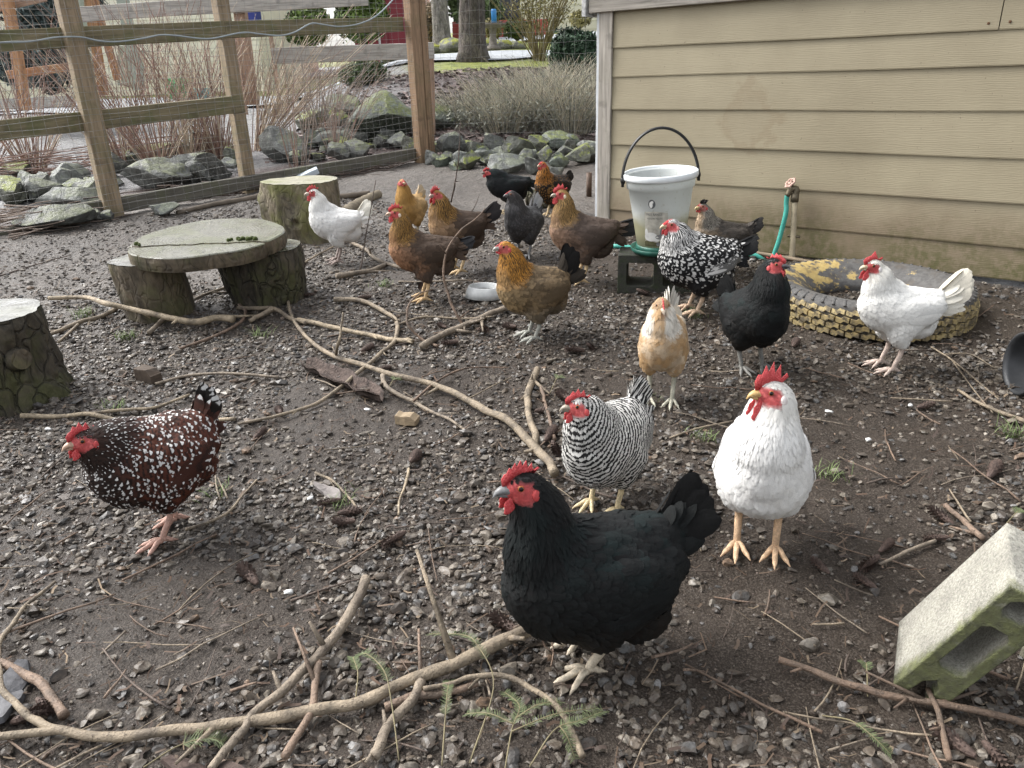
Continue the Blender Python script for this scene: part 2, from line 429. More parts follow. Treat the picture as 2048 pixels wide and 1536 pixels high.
    o = fast_mesh('gravel', np.vstack(Vs), np.vstack(Fs), g.m, smooth=True)
    o.data.polygons.foreach_set('use_smooth', np.zeros(len(o.data.polygons), bool))
    vcol(o, 'col', np.vstack(Cs)); tag(o, 'loose grey and brown pebbles scattered over the mud of the run', 'gravel', kind='stuff')
    return n
print('pebbles', scatter_gravel())

# fine litter: needles, bark chips and straw in the mud (uncountable)
def scatter_litter():
    N = 14000; u = RNG.random(N); y = .8 + 7. * u**1.2; x = RNG.uniform(-1, 1, N) * (.7 + .8 * y)
    k = in_view(x, y) & ((-.687 * x + .726 * y) < 6.3) & (((x - .562) * -.628 + (y - 4.93) * -.778) > .05); x, y = x[k], y[k]; n = len(x)
    L = RNG.lognormal(math.log(.024), .5, n).clip(.008, .1); w = np.where(RNG.random(n) < .3, RNG.uniform(.0012, .0035, n), RNG.uniform(.0005, .0013, n)); w = np.where(L > .05, np.minimum(w, .0018), w)
    a = RNG.uniform(0, np.pi, n); d = np.stack([np.cos(a), np.sin(a)], -1); s = np.stack([-d[:, 1], d[:, 0]], -1)
    c = np.stack([x, y], -1); bend = RNG.normal(0, .12, n)
    P = []
    for t in (-.5, 0, .5):
        q = c + d * (L * t)[:, None] + s * (bend * L * (1 - 4 * t * t))[:, None]
        zz = gz(q[:, 0], q[:, 1]) + .006 + RNG.uniform(0, .008, n)
        for sg in (-1, 1):
            e = q + s * (sg * w)[:, None]; P.append(np.c_[e, zz + (.0012 if sg > 0 else 0)])
    Vt = np.stack(P, 1).reshape(-1, 3); b = (np.arange(n) * 6)[:, None]
    F = np.vstack([b + np.array([[0, 1, 3, 2]]), b + np.array([[2, 3, 5, 4]])])
    C = np.array([(.11, .075, .05), (.2, .15, .1), (.06, .04, .03), (.22, .165, .11), (.09, .055, .035)])[RNG.choice(5, n, p=[.36, .08, .36, .02, .18])] * RNG.uniform(.7, 1.3, (n, 1))
    g = NT('litter'); g.set(Base_Color=g.attr('col'), Roughness=.7)
    o = fast_mesh('ground_litter', Vt, F, g.m); vcol(o, 'col', np.repeat(C, 6, 0))
    tag(o, 'dry needles, bark chips and straw strewn over the run', 'litter', kind='stuff')
scatter_litter()

# ================================================================ SHED
WDIR = Vector((.778, -.628, 0)).normalized(); WN = Vector((-WDIR.y * -1, WDIR.x * -1, 0)); WN = Vector((-.628, -.778, 0)).normalized()
SC = Vector((.585, 4.91, 0))                     # front left corner of the shed on plan
def wp(s, z, n=0.): return SC + WDIR * s + WN * n + Vector((0, 0, z))
def paint_material():
    g = NT('tan_fibre_cement'); p = g.pos(); o = g.obj()
    Z = g.sep(p)[2]
    base = g.ramp(g.noise(p, 2.2, 5, .6), [(.3, (.262, .223, .145)), (.7, (.335, .29, .194))])
    # splashed soil and green algae low on the wall, ragged edged
    n = g.noise(p, 3.2, 6, .65); nf = g.noise(p, 26, 5, .7)
    low = g.mapr(g.math('ADD', Z, g.math('MULTIPLY', g.math('SUBTRACT', n, .5), -.35)), .30, .56, 1, 0)
    base = g.mix(g.math('MULTIPLY', low, .72), base, (.19, .135, .09))
    X = g.sep(p)[0]
    zone = g.math('MULTIPLY', g.mapr(Z, .2, .52, 1, 0), g.mapr(g.noise(p, 1.6, 3), .38, .58, .15, 1))
    alg = g.math('MULTIPLY', zone, g.mapr(nf, .36, .6, .25, 1)); base = g.mix(g.math('MULTIPLY', alg, .9), base, (.092, .088, .028))
    spk = g.mapr(g.noise(p, 75, 3, .5), .70, .74, 0, 1); base = g.mix(g.math('MULTIPLY', spk, .5), base, (.09, .06, .035))
    # dried water stain with a brown rim
    d = g.n('ShaderNodeVectorMath', operation='DISTANCE'); g.l(p, d.inputs[0]); c = wp(.93, .84); d.inputs[1].default_value = c
    dd = g.math('ADD', d.outputs['Value'], g.math('MULTIPLY', g.math('SUBTRACT', g.noise(p, 9, 5, .7), .5), .34))
    rim = g.math('MULTIPLY', g.mapr(dd, .09, .15, 0, 1), g.mapr(dd, .15, .19, 1, 0)); stain = g.mapr(dd, .1, .17, 1, 0)
    base = g.mix(g.math('MULTIPLY', stain, .13), base, (.2, .15, .09)); base = g.mix(g.math('MULTIPLY', rim, .25), base, (.18, .12, .06))
    g.set(Base_Color=base, Roughness=.62)
    gr = g.n('ShaderNodeTexWave', wave_type='BANDS', bands_direction='Z'); gr.inputs['Scale'].default_value = 16; gr.inputs['Distortion'].default_value = 9
    gr.inputs['Detail'].default_value = 3; gr.inputs['Detail Scale'].default_value = 1.2
    off = g.n('ShaderNodeVectorMath', operation='ADD'); g.l(g.stretch(o, .5, 3, 2.4), off.inputs[0])
    cb = g.n('ShaderNodeCombineXYZ'); g.l(g.math('MULTIPLY', g.rnd(), 37.), cb.inputs[0]); g.l(g.math('MULTIPLY', g.rnd(), 11.), cb.inputs[2]); g.l(cb.outputs[0], off.inputs[1]); g.l(off.outputs[0], gr.inputs['Vector'])
    fine = g.noise(g.stretch(o, 6, 60, 90), 3, 4, .6)
    g.bump(g.math('ADD', gr.outputs['Fac'], g.math('MULTIPLY', fine, .5)), .15, .0025)
    return g.m
def grey_wood(name, c=(.30, .27, .235), green=.25, scale=3.):
    if name in MATS: return MATS[name]
    g = NT(name); o = g.obj(); s = g.stretch(o, 1.2, 22, 22)
    n = g.noise(s, scale, 6, .6, .4)
    col = g.ramp(n, [(.25, tuple(q * .5 for q in c)), (.5, c), (.78, tuple(min(1, q * 1.5) for q in c))])
    m = g.mapr(g.noise(o, 5, 5, .65), .45, .65, 0, green); col = g.mix(m, col, (.10, .115, .04))
    blot = g.mapr(g.noise(o, 11, 4, .6), .56, .72, 0, .55); col = g.mix(blot, col, tuple(q * .45 for q in c))
    g.set(Base_Color=col, Roughness=.78); g.bump(n, .5, .004); MATS[name] = g.m; return g.m
shed = empty('shed', SC + Vector((0, 0, .16)))
tag(shed, 'tan shed clad in wide lapped boards, algae along its foot', 'shed')
def sh_local(o):
    o.parent = shed; o.location = Vector(o.location) - shed.location; return o
paint = paint_material()
edges_z = [.155, .312, .505, .70, .903, 1.083, 1.232, 1.42]
def siding(s0, s1, zb, zt, k):
    """lapped plank: lower edge stands proud of the one below"""
    n = 40; ss = np.linspace(s0, s1, n); prof = [(.0165, 0.), (.018, .006), (.0155, .3), (.007, 1.0), (-.004, 1.0), (-.004, 0.)]
    Vt = []; wob = RNG.normal(0, 1, 8)
    for s in ss:
        dz = .0035 * math.sin(s * 1.1 + k * 2.3) + .0015 * math.sin(s * 4 + k)
        for (nn, f) in prof:
            z = (zb + f * (zt + .012 - zb) + dz) if f > .01 else zb + f + dz
            Vt.append(wp(s, z, nn + .002 * math.sin(s * 1.7 + k * 1.9)) - SC)
    m = len(prof); F = []
    for i in range(n - 1):
        for j in range(m):
            j2 = (j + 1) % m; F.append([i * m + j, (i + 1) * m + j, (i + 1) * m + j2, i * m + j2])
    F.append(list(range(m))[::-1]); F.append([(n - 1) * m + q for q in range(m)])
    # local frame along the wall so the grain runs with the board
    o = mesh_obj('siding_board', [Vector(v) for v in Vt], F, paint, smooth=False)
    Mi = frame(WDIR, z=(0, 0, 1), origin=(0, 0, (zb + zt) / 2)); o.data.transform(Mi.inverted()); o.matrix_basis = Matrix.Translation(SC) @ Mi
    bmx = bmesh.new(); bmx.from_mesh(o.data); bmesh.ops.recalc_face_normals(bmx, faces=bmx.faces); bmx.to_mesh(o.data); bmx.free()
    sh_local(o)
for k in range(7):
    zb, zt = edges_z[k], edges_z[k + 1]
    if k == 6: siding(.088, 2.02, zb, zt, k); siding(2.024, 4.6, zb + .002, zt, k + .5)
    else: siding(.088, 4.6, zb, zt, k)
greyw = grey_wood('weathered_trim', (.33, .30, .26), .1)
def sboard(name, a, b, w, t, mat, up): 
    o = board(name, a, b, w, t, mat, None, up, cuts=8); sh_local(o); return o
sboard('corner_trim', wp(.044, .15, .018), wp(.044, 1.43, .018), .088, .02, greyw, WN.cross(Vector((0, 0, 1))))
sboard('corner_trim', wp(-.012, .15, -.025), wp(-.012, 1.43, -.025), .085, .02, simple('white_trim_paint', (.52, .54, .56), .6, .15, 9), WN)
sboard('fascia_board', wp(-.06, 1.50, .035), wp(4.6, 1.50, .035), .145, .025, greyw, (0, 0, 1))
sboard('fascia_end', wp(-.085, 1.47, .06), wp(-.085, 1.47, -.5), .12, .03, simple('peeling_white', (.42, .42, .41), .7, .5, 40), (0, 0, 1))
sboard('side_sheathing', wp(-.002, .78, -.07), wp(-.002, .78, -3.), 1.26, .02, simple('dark_ply', (.2, .17, .12), .8), (0, 0, 1))
# back panel, sill beam and the eave soffit
bk = board('wall_panel', wp(.01, .80, -.02), wp(4.6, .80, -.02), 1.28, .02, simple('dark_ply', (.1, .08, .06), .8), None, (0, 0, 1)); sh_local(bk)
rf = board('roof_deck', wp(-.1, 1.60, -.9), wp(4.6, 1.60, -.9), .05, 2.0, simple('roof_felt', (.06, .06, .06), .9), None, (0, 0, 1)); sh_local(rf)
for s in (.01, 1.4, 2.9, 4.4):
    o = board('foundation_block', wp(s + .06, .02, -.15), wp(s + .3, .02, -.15), .28, .15, simple('old_concrete', (.16, .15, .13), .9), None, (0, 0, 1)); sh_local(o)
for (s, z, m) in ((1.98, 1.26, .006), (2.06, 1.262, .006)):
    v, f = ICO2; o = mesh_obj('nail_head', v * np.array([.006, .006, .003]), f.tolist(), simple('rust', (.12, .06, .03), .8)); o.location = wp(s, z, .019); o.rotation_euler = WN.to_track_quat('Z', 'Y').to_euler(); sh_local(o)

# ================================================================ FENCE
FD = Vector((.726, .687, .045)).normalized(); FH = Vector((FD.x, FD.y, 0)).normalized(); FNn = Vector((FH.y, -FH.x, 0))    # normal towards the run
FA = Vector(hit(228, 435)); 
def fp(t, h, n=0.): return FA + FD * t + FNn * n + Vector((0, 0, h))
fence = empty('wire_fence', FA); tag(fence, 'timber rail fence with wire mesh along the back left of the run', 'fence')
def fpart(o): o.parent = fence; o.location = Vector(o.location) - FA; return o
post_mat = grey_wood('fence_post_wood', (.265, .20, .13), .35); rail_mat = grey_wood('fence_rail_wood', (.175, .145, .085), .55)
def fpost(t, h0, h1, w, d, n, m=None, lean=(0, 0)):
    a, b = fp(t, h0, n), fp(t, h1, n); b = b + FH * lean[0] + FNn * lean[1]
    o = board('fence_post', a, b, w, d, m or post_mat, None, FH, .006, 10, .0015); fpart(o); return o
fpost(0.0, -.15, 2.1, .128, .11, 0)
fpost(1.17, -.15, 2.1, .105, .11, -.09)
corner_mat = grey_wood('corner_post_wood', (.255, .165, .10), .2)
fpost(3.0, -.15, 2.1, .105, .11, .02, corner_mat); fpost(3.115, -.15, 2.1, .08, .12, -.01, corner_mat)
def frail(t0, t1, pxa, pxb, w, n, name='fence_rail'):
    """rail whose centre passes through the two measured pixels, lying in the fence plane"""
    pts = []
    for (px, py) in (pxa, pxb):
        d = Vector(ray(px, py)); q = FA + FNn * n; tt = (q - Vector(EYE)).dot(FNn) / d.dot(FNn); pts.append(Vector(EYE) + d * tt)
    u = (pts[1] - pts[0]).normalized(); u0 = (pts[0] - FA).dot(FH) ; k = u.dot(FH)
    a = pts[0] + u * ((t0 - u0) / k); b = pts[0] + u * ((t1 - u0) / k)
    o = board(name, a, b, w, .038, rail_mat, None, (0, 0, 1), .004, 10, .0015); fpart(o); return o
frail(-2.6, 1.145, (0, 82), (430, 61), .135, -.05); frail(1.15, 2.93, (460, 59), (790, 49), .125, -.051)
frail(-2.6, 1.21, (0, 261), (470, 209), .135, -.045)
rail_mat = grey_wood('kick_board_wood', (.115, .105, .085), .35); frail(-.28, 2.95, (237, 410), (800, 314), .12, -.022, 'kick_board'); frail(-2.6, -.36, (20, 470), (200, 424), .10, -.03, 'kick_board')
# welded wire on the run side of the posts
def wire_panel(name, pt, t0, t1, h0, h1, du, dv, r, parent, hexa=False):
    parts = []
    vs, es = [], []
    if not hexa:
        nu = int((t1 - t0) / du); nv = int((h1 - h0) / dv)
        for i in range(nu + 1):
            t = t0 + i * du; P = [pt(t + .006 * math.sin(q * 3 + i * 1.7), h0 + (h1 - h0) * q / 12) for q in range(13)]; parts.append(tube_arrays(np.array(P), r, 3, False))
        for j in range(nv + 1):
            h = h0 + j * dv; P = [pt(t0 + (t1 - t0) * q / 40, h + .008 * math.sin(q * .9 + j * 2)) for q in range(41)]; parts.append(tube_arrays(np.array(P), r, 3, False))
    else:
        nu = int((t1 - t0) / du); nv = int((h1 - h0) / dv)
        for i in range(nu + 1):
            P = []
            for j in range(nv * 2 + 1):
                sgn = 1 if ((j // 2 + i) % 2) else -1; P.append(pt(t0 + i * du + sgn * du * .45, h0 + j * dv / 2 + .004 * math.sin(i * 1.3)))
            parts.append(tube_arrays(np.array(P), r, 3, False))
    v, f = cat_meshes(parts); v = v - np.array(parent.location)
    o = mesh_obj(name, v, f, simple('galvanised_wire', (.28, .28, .27), .45, .2, 30, 0, metal=.6), parent); tag(o, kind='stuff'); return o
wire_panel('welded_wire', lambda t, h: np.array(fp(t, h, .006 if t > .1 else .07) + FNn * .05), -2.6, 3.0, .0, 2.0, .075, .05, .0011, fence)
# clothes-line style cable that sags along the top rail
cpx = [(-40, 86), (0, 85), (60, 83), (110, 75), (160, 74), (200, 82), (240, 83), (290, 76), (320, 70), (350, 71), (400, 77), (430, 76), (485, 65), (520, 68), (560, 71), (590, 64), (622, 47), (645, 49), (680, 53), (720, 47), (755, 30), (790, -5), (800, -20)]
cp = []
for (px, py) in cpx:
    d = Vector(ray(px, py)); q = FA + FNn * .1; tt = (q - Vector(EYE)).dot(FNn) / d.dot(FNn); cp.append(Vector(EYE) + d * tt)
cab = tube('cable', catmull(np.array([c[:] for c in cp]), 160), .006, simple('grey_cable', (.30, .34, .36), .4, .1, 10, 0), None, 6)
tag(cab, 'thin pale grey cable sagging in waves along the top fence rail', 'cable')
# second run of mesh from the corner post across to behind the shed
C0 = fp(3.08, 0); C1 = Vector((2.1, 7.75, 0)); C1.z = float(terr(2.1, 7.75))
def bp(t, h): p = C0.lerp(C1, t / (C1 - C0).length); return np.array((p.x, p.y, float(terr(p.x, p.y)) + h))
bf = empty('mesh_panel', C0); tag(bf, 'wire netting stretched from corner post to behind the shed', 'fence')
wire_panel('wire_netting', bp, .0, 3.0, 0., .62, .036, .032, .0008, bf, True)
wire_panel('wire_netting', bp, .0, 3.0, .05, 2.0, .1, .1, .001, bf)
# ================================================================ STUMPS AND SLAB TABLE
def bark_material(name, c, moss, moss_amt, seed=0., plate=1.):
    g = NT(name); o = g.obj(); s = g.stretch(o, 1., 1., .45)
    n = g.noise(s, 9, 6, .65, .6); n2 = g.noise(s, 42, 5, .65); m = g.noise(o, 5.5, 5, .65)
    col = g.ramp(n, [(.3, tuple(q * .35 for q in c)), (.5, c), (.72, tuple(q * 1.7 for q in c))])
    col = g.mix(1., col, g.ramp(n2, [(.3, (.55, .55, .55)), (.7, (1.3, 1.3, 1.3))]), 'MULTIPLY')
    col = g.mix(g.math('MULTIPLY', g.mapr(m, .42, .66, 0, 1), moss_amt), col, moss)
    vo = g.n('ShaderNodeTexVoronoi', feature='DISTANCE_TO_EDGE'); vo.inputs['Scale'].default_value = 17; wv = g.n('ShaderNodeVectorMath', operation='ADD'); g.l(g.stretch(o, 1., 1., .25), wv.inputs[0]); ns = g.n('ShaderNodeTexNoise'); ns.inputs['Scale'].default_value = 7; g.l(o, ns.inputs['Vector']); sc3 = g.n('ShaderNodeVectorMath', operation='SCALE'); g.l(ns.outputs['Color'], sc3.inputs[0]); sc3.inputs['Scale'].default_value = .13; g.l(sc3.outputs[0], wv.inputs[1]); g.l(wv.outputs[0], vo.inputs['Vector'])
    ck = g.mapr(vo.outputs['Distance'], .0, .09, 1, 0); col = g.mix(g.math('MULTIPLY', ck, .32 * plate), col, tuple(q * .18 for q in c))
    g.set(Base_Color=col, Roughness=.85); g.bump(g.math('SUBTRACT', g.math('ADD', n, g.math('MULTIPLY', n2, .5)), g.math('MULTIPLY', ck, .6)), .95 * plate, .018); return g.m
def cutwood_material(name, c, green, gamt, wet=.4):
    g = NT(name); o = g.obj(); X, Y, Z = g.sep(o)
    r = g.math('SQRT', g.math('ADD', g.math('MULTIPLY', X, X), g.math('MULTIPLY', Y, Y)))
    rn = g.math('ADD', r, g.math('MULTIPLY', g.noise(o, 6, 4), .05)); rings = g.math('SINE', g.math('MULTIPLY', rn, 420.))
    n = g.noise(o, 12, 5, .65); saw = g.noise(g.stretch(o, 4, 90, 4), 2.2, 4, .6)
    col = g.ramp(n, [(.25, tuple(q * .55 for q in c)), (.5, c), (.75, tuple(min(1, q * 1.3) for q in c))])
    col = g.mix(g.mapr(rings, -1, 1, 0, .4), col, tuple(q * .5 for q in c)); col = g.mix(g.mapr(saw, .4, .7, 0, .35), col, tuple(q * .6 for q in c))
    col = g.mix(g.math('MULTIPLY', g.mapr(g.noise(o, 4, 5, .7), .42, .62, 0, 1), gamt), col, green)
    ang = g.math('ARCTAN2', Y, X); cv3 = g.n('ShaderNodeCombineXYZ'); g.l(g.math('MULTIPLY', ang, 5.), cv3.inputs[0]); g.l(g.math('MULTIPLY', r, 5.), cv3.inputs[1]); rn2 = g.noise(cv3.outputs[0], 1.6, 3, .55); rc = g.math('MULTIPLY', g.mapr(g.math('ABSOLUTE', g.math('SUBTRACT', rn2, .5)), .0, .016, 1, 0), g.mapr(g.noise(o, 9, 3), .42, .55, 0, 1)); col = g.mix(g.math('MULTIPLY', rc, .85), col, (.02, .017, .012)); col = g.mix(g.mapr(g.noise(o, 30, 5, .7), .58, .7, 0, .45), col, tuple(q * .4 for q in c))
    g.set(Base_Color=col, Roughness=g.mapr(g.noise(o, 8, 3), .35, .65, wet - .1, wet + .2)); g.bump(g.math('ADD', saw, g.math('MULTIPLY', rings, .15)), .3, .003); return g.m
def stump(name, label, base, r0, r1, h, top_off=(0, 0), seed=1, bark=None, cut=None, ridge=.012, flare=.25, tilt=(0, 0), knots=(), plates=0):
    root = empty(name, base); tag(root, label, 'stump')
    na, nz_ = 180, 64; a = np.arange(na) / na * 2 * np.pi; z = np.linspace(0, 1, nz_)
    A, Z = np.meshgrid(a, z); lobes = .05 * np.sin(2 * A + seed) + .04 * np.sin(3 * A + seed * 2.1) + .025 * np.sin(5 * A + seed * 3)
    rad = (r0 + (r1 - r0) * sstep(0, .75, Z)) * (1 + lobes) + flare * r0 * np.exp(-Z * 7) * (.5 + .5 * np.sin(3 * A + seed * 1.7))
    P = np.stack([np.cos(A) * 2.6, np.sin(A) * 2.6, Z * h * 5], -1); nn = fbm(P * 2.2, seed, 4); crack = -np.maximum(0, .12 - np.abs(vnoise(np.stack([np.cos(A) * 3.4, np.sin(A) * 3.4, Z * h * 4], -1), seed + 7))) * 7
    env = 1 - .75 * sstep(.92, 1., Z); rad = rad + env * ridge * (nn * .9 + crack * .8)
    if plates:
        pl = vnoise(np.stack([np.cos(A) * 5, np.sin(A) * 5, Z * h * 6.5], -1), seed + 3); rad = rad + env * ridge * .6 * np.sign(pl) * np.minimum(1, np.abs(pl) * 4)
    zz = Z * (h + tilt[0] * np.cos(A) * r1 + tilt[1] * np.sin(A) * r1)
    X = np.cos(A) * rad + top_off[0] * Z; Y = np.sin(A) * rad + top_off[1] * Z
    for (ka, kz, kr, kd) in knots:                      # swollen scars of lopped limbs
        d = np.sqrt((np.angle(np.exp(1j * (A - ka))) * r0) ** 2 + ((Z - kz) * h) ** 2); b = kd * np.exp(-(d / kr) ** 2) - kd * 1.5 * np.exp(-(d / (kr * .42)) ** 2)
        X = X + np.cos(A) * b; Y = Y + np.sin(A) * b
    zz = zz - .04 * (1 - Z)
    i = (np.arange(nz_ - 1)[:, None] * na + np.arange(na)[None]); j = (np.arange(nz_ - 1)[:, None] * na + (np.arange(na)[None] + 1) % na)
    F = np.stack([i, j, j + na, i + na], -1).reshape(-1, 4)
    trunk = fast_mesh('trunk', np.stack([X, Y, zz], -1).reshape(-1, 3), F, bark, root)
    # cut face
    k = 14; f = np.linspace(1, 0.0, k); tx, ty, tz = X[-1], Y[-1], zz[-1]; cx, cy, cz = tx.mean(), ty.mean(), tz.mean()
    Vt = []
    for q in f:
        Vt.append(np.stack([cx + (tx - cx) * q, cy + (ty - cy) * q, cz + (tz - cz) * q + .002 + .002 * vnoise(np.stack([tx * 30 * q, ty * 30 * q, 0 * tx], -1), 2)], -1))
    Vt = np.vstack(Vt); i = (np.arange(k - 1)[:, None] * na + np.arange(na)[None]).ravel(); j = (np.arange(k - 1)[:, None] * na + (np.arange(na)[None] + 1) % na).ravel()
    Vt = Vt - np.array([cx, cy, 0]); cf = fast_mesh('cut_face', Vt, np.stack([i, j, j + na, i + na], -1), cut, root); cf.location = (cx, cy, .001)
    return root
bark_dark = bark_material('bark_dark', (.055, .045, .03), (.06, .065, .018), .7); bark_mid = bark_material('bark_smooth_brown', (.10, .078, .052), (.09, .10, .03), .45, plate=.5)
bark_moss = bark_material('bark_mossy', (.15, .125, .085), (.135, .14, .04), .8, plate=.5)
cut_wet = cutwood_material('cut_wood_wet', (.33, .33, .315), (.11, .12, .05), .35, .17); cut_green = cutwood_material('cut_wood_green', (.20, .195, .16), (.10, .108, .042), .6, .17); cut_pale = cutwood_material('cut_wood_pale', (.36, .34, .25), (.2, .21, .07), .6, .5)
s1 = stump('tree_stump', 'large rough barked stump at the left edge of the run', gpt(*(hit(-2, 800)[:2])), .245, .205, .33, (.0, .02), 3, bark_dark, cut_wet, .016, .18, plates=1)
# lopped limb stubs on that stump
for (ang, zc, rr, ln) in ((R(-30), .17, .036, .03),):
    d = np.array([math.cos(ang), math.sin(ang), .1]); c0 = d * .2 + np.array([0, .01, zc]); Pt = np.array([c0, c0 + d * ln * .5, c0 + d * ln]); v, f = tube_arrays(Pt, np.array([rr * 1.3, rr * 1.05, rr]), 20); f = f[:-2]
    mesh_obj('limb_stub', v, f + [list(range(20))[::-1]], bark_dark, s1)
    aa = np.arange(20); dsk = v[-20:]; cc = dsk.mean(0); o = mesh_obj('limb_cut', np.vstack([dsk + d * .0005, [cc + d * .003]]) - cc, [[q, (q + 1) % 20, 20] for q in range(20)], bark_mid, s1); o.location = cc
b2 = hit(305, 645); s2 = stump('tree_stump', 'smaller smooth stump holding up the left side of the slab table', gpt(b2[0], b2[1] + .14), .155, .16, .265, (-.035, .0), 5, bark_mid, cut_wet, .005, .05)
b3 = hit(522, 618); s3 = stump('tree_stump', 'dark mossy stump holding up the right side of the slab table', gpt(b3[0], b3[1] + .17), .165, .20, .262, (-.02, .0), 8, bark_dark, cut_green, .012, .2)
b4 = hit(602, 486); s4 = stump('tree_stump', 'tall stump green with moss, standing behind the slab table', gpt(b4[0], b4[1] + .22), .225, .235, .36, (-.01, 0), 2, bark_moss, cut_pale, .007, .08, knots=((R(-92), .40, .05, .035), (R(-62), .68, .042, .03), (R(-176), .6, .08, .07)))
v, f = ICO3; scar = mesh_obj('bark_scar', v * np.array([.022, .01, .075]) + .004 * np.stack([vnoise(v * 4, 3)] * 3, -1), f.tolist(), simple('red_heartwood', (.25, .085, .045), .8, .5, 60, .6), s4); scar.location = (-.212, -.095, .255); scar.rotation_euler = (0, 0, R(-62))
# slab table top in two pieces, split by a long crack
slab_c = Vector(at_depth(416, 472, 3.72)); slab = empty('slab_table_top', slab_c); slab.rotation_euler = (R(4.5), R(-.5), R(-3)); tag(slab, 'round weathered wood slab laid as a table across two stumps', 'table top')
na = 140; th = np.arange(na) / na * 2 * np.pi; rr = .345 * (1 + .03 * np.sin(2 * th + 1) + .025 * np.sin(3 * th + 2.) + .012 * np.sin(7 * th) + .02 * np.exp(-((th - 5.5) / .15) ** 2)); ox, oy = rr * np.cos(th), rr * np.sin(th)
def crack_y(x): return -.135 + .035 * x + .006 * np.sin(x * 31) + .004 * np.sin(x * 77)
def slab_piece(keep, sgn, gap, dz):
    pts = [(x, y) for x, y in zip(ox, oy) if (y - crack_y(x)) * sgn > .004]
    # order: start after the gap in the ring
    idx = [i for i in range(na) if (oy[i] - crack_y(ox[i])) * sgn > .004]; st = next(i for i in idx if (i - 1) % na not in idx); ring = []
    i = st
    while i % na in idx and len(ring) < na: ring.append((ox[i % na], oy[i % na])); i += 1
    a, b = ring[-1], ring[0]; cr = [(x, crack_y(x) + sgn * gap * (1 + .5 * math.sin(x * 50))) for x in np.linspace(a[0], b[0], 40)[1:-1]]
    poly = ring + cr; bm = bmesh.new(); layers = []
    for lz, ins in ((0, .985), (-.005, 1.), (-.028, 1.006), (-.052, 1.), (-.070, .985)):
        layers.append([bm.verts.new((x * ins + .004 * float(vnoise(np.array([x * 14, y * 14, lz * 20]), 4)) * (lz < -.001), y * ins, lz + dz)) for x, y in poly])
    m = len(poly)
    for q in range(len(layers) - 1):
        for i in range(m):
            j = (i + 1) % m; bm.faces.new((layers[q][i], layers[q + 1][i], layers[q + 1][j], layers[q][j]))
    bm.faces.new(layers[0]); bm.faces.new(layers[-1][::-1]); bmesh.ops.recalc_face_normals(bm, faces=bm.faces)
    for q in bm.faces: q.material_index = 0 if q.normal.z > .6 else 1
    o = bm_obj('slab_piece', bm, cut_green, slab); o.data.materials.append(bark_mid); return o
slab_piece(None, 1, .004, 0); slab_piece(None, -1, .003, -.004)
v, f = ICO2
for (x, y, n_) in ((.19, -.09, 9), (.24, -.085, 7), (-.27, -.13, 3)):   # moss growing along the crack
    P_ = [(v * random.uniform(.006, .014) + np.array([x + random.uniform(-.06, .06), y + random.uniform(-.012, .012), .004]), f) for _ in range(n_)]; vv, ff = cat_meshes(P_); mesh_obj('moss_tuft', vv, ff, simple('dark_moss', (.045, .06, .012), .95, .5, 90, .8), slab)
def bark_chip(px, py, s, label, lift=0., mat=None, name='bark_chip', thick=.25):
    p = hit(px, py); n_ = 18; a = np.arange(n_) / n_ * 2 * np.pi; r_ = s * (1 + .25 * np.sin(2 * a + px) + .18 * np.sin(3 * a + py) + .1 * np.sin(7 * a)); top = np.stack([np.cos(a) * r_ * 1.5, np.sin(a) * r_ * .7, 0 * a + .012 + .01 * np.sin(a * 2)], -1)
    Vt = np.vstack([top, top * np.array([1.04, 1.04, 1]) - np.array([0, 0, s * thick]), [[0, 0, .012 + s * .1]]]); F = [[i, (i + 1) % n_, n_ * 2] for i in range(n_)] + [[i, n_ + i, n_ + (i + 1) % n_, (i + 1) % n_] for i in range(n_)]
    o = mesh_obj(name, Vt, F, mat or simple('dead_bark', (.06, .042, .035), .85, .5, 40, .7), None, False); o.location = gpt(p[0], p[1], .004 + lift); o.rotation_euler = (0, 0, random.uniform(0, 3)); tag(o, label, 'bark'); return o
# curled bark trough in the gravel
bk0 = hit(610, 740); bk1 = hit(765, 808)
def bark_trough():
    a, b = gpt(*bk0[:2]), gpt(*bk1[:2]); n_ = 30; m = 13; Vt = []
    side = Vector((-(b - a).y, (b - a).x, 0)).normalized()
    for L_ in (0, 1):
        for i in range(n_):
            f = i / (n_ - 1); c = a.lerp(b, f); w = .045 * (math.sin(math.pi * (f * .93 + .04)) ** .5) * (1 + .2 * math.sin(f * 17))
            for j in range(m):
                t = (j / (m - 1) * 2 - 1); z = .035 * t * t + .004 * math.sin(f * 30 + j * 2) + (.006 if L_ == 0 else 0)
                p = c + side * (w * t); Vt.append((p.x, p.y, p.z + .004 + z))
    F = []
    for L_ in (0, 1):
        o = L_ * n_ * m
        for i in range(n_ - 1):
            for j in range(m - 1):
                q = [o + i * m + j, o + (i + 1) * m + j, o + (i + 1) * m + j + 1, o + i * m + j + 1]; F.append(q if L_ == 0 else q[::-1])
    for i in range(n_ - 1):
        for j in (0, m - 1): F.append([i * m + j, (i + 1) * m + j, n_ * m + (i + 1) * m + j, n_ * m + i * m + j])
    o = mesh_obj('bark_slab', Vt, F, simple('reddish_bark', (.085, .062, .052), .85, .6, 35, .9, .012, world_space=True)); tag(o, 'curled reddish slab of fallen bark among the gravel', 'bark')
bark_trough()
bark_chip(1150, 1100, .03, 'dark bark chip beside the foot of the black hen')
bark_chip(655, 985, .035, 'pale flat bark flake in the open gravel', mat=simple('pale_flake', (.2, .18, .17), .8, .4, 60, .4))
bark_chip(14, 1402, .05, 'grey weathered wood scrap at the bottom left corner', mat=simple('grey_scrap', (.09, .09, .095), .7, .4, 60, .4))
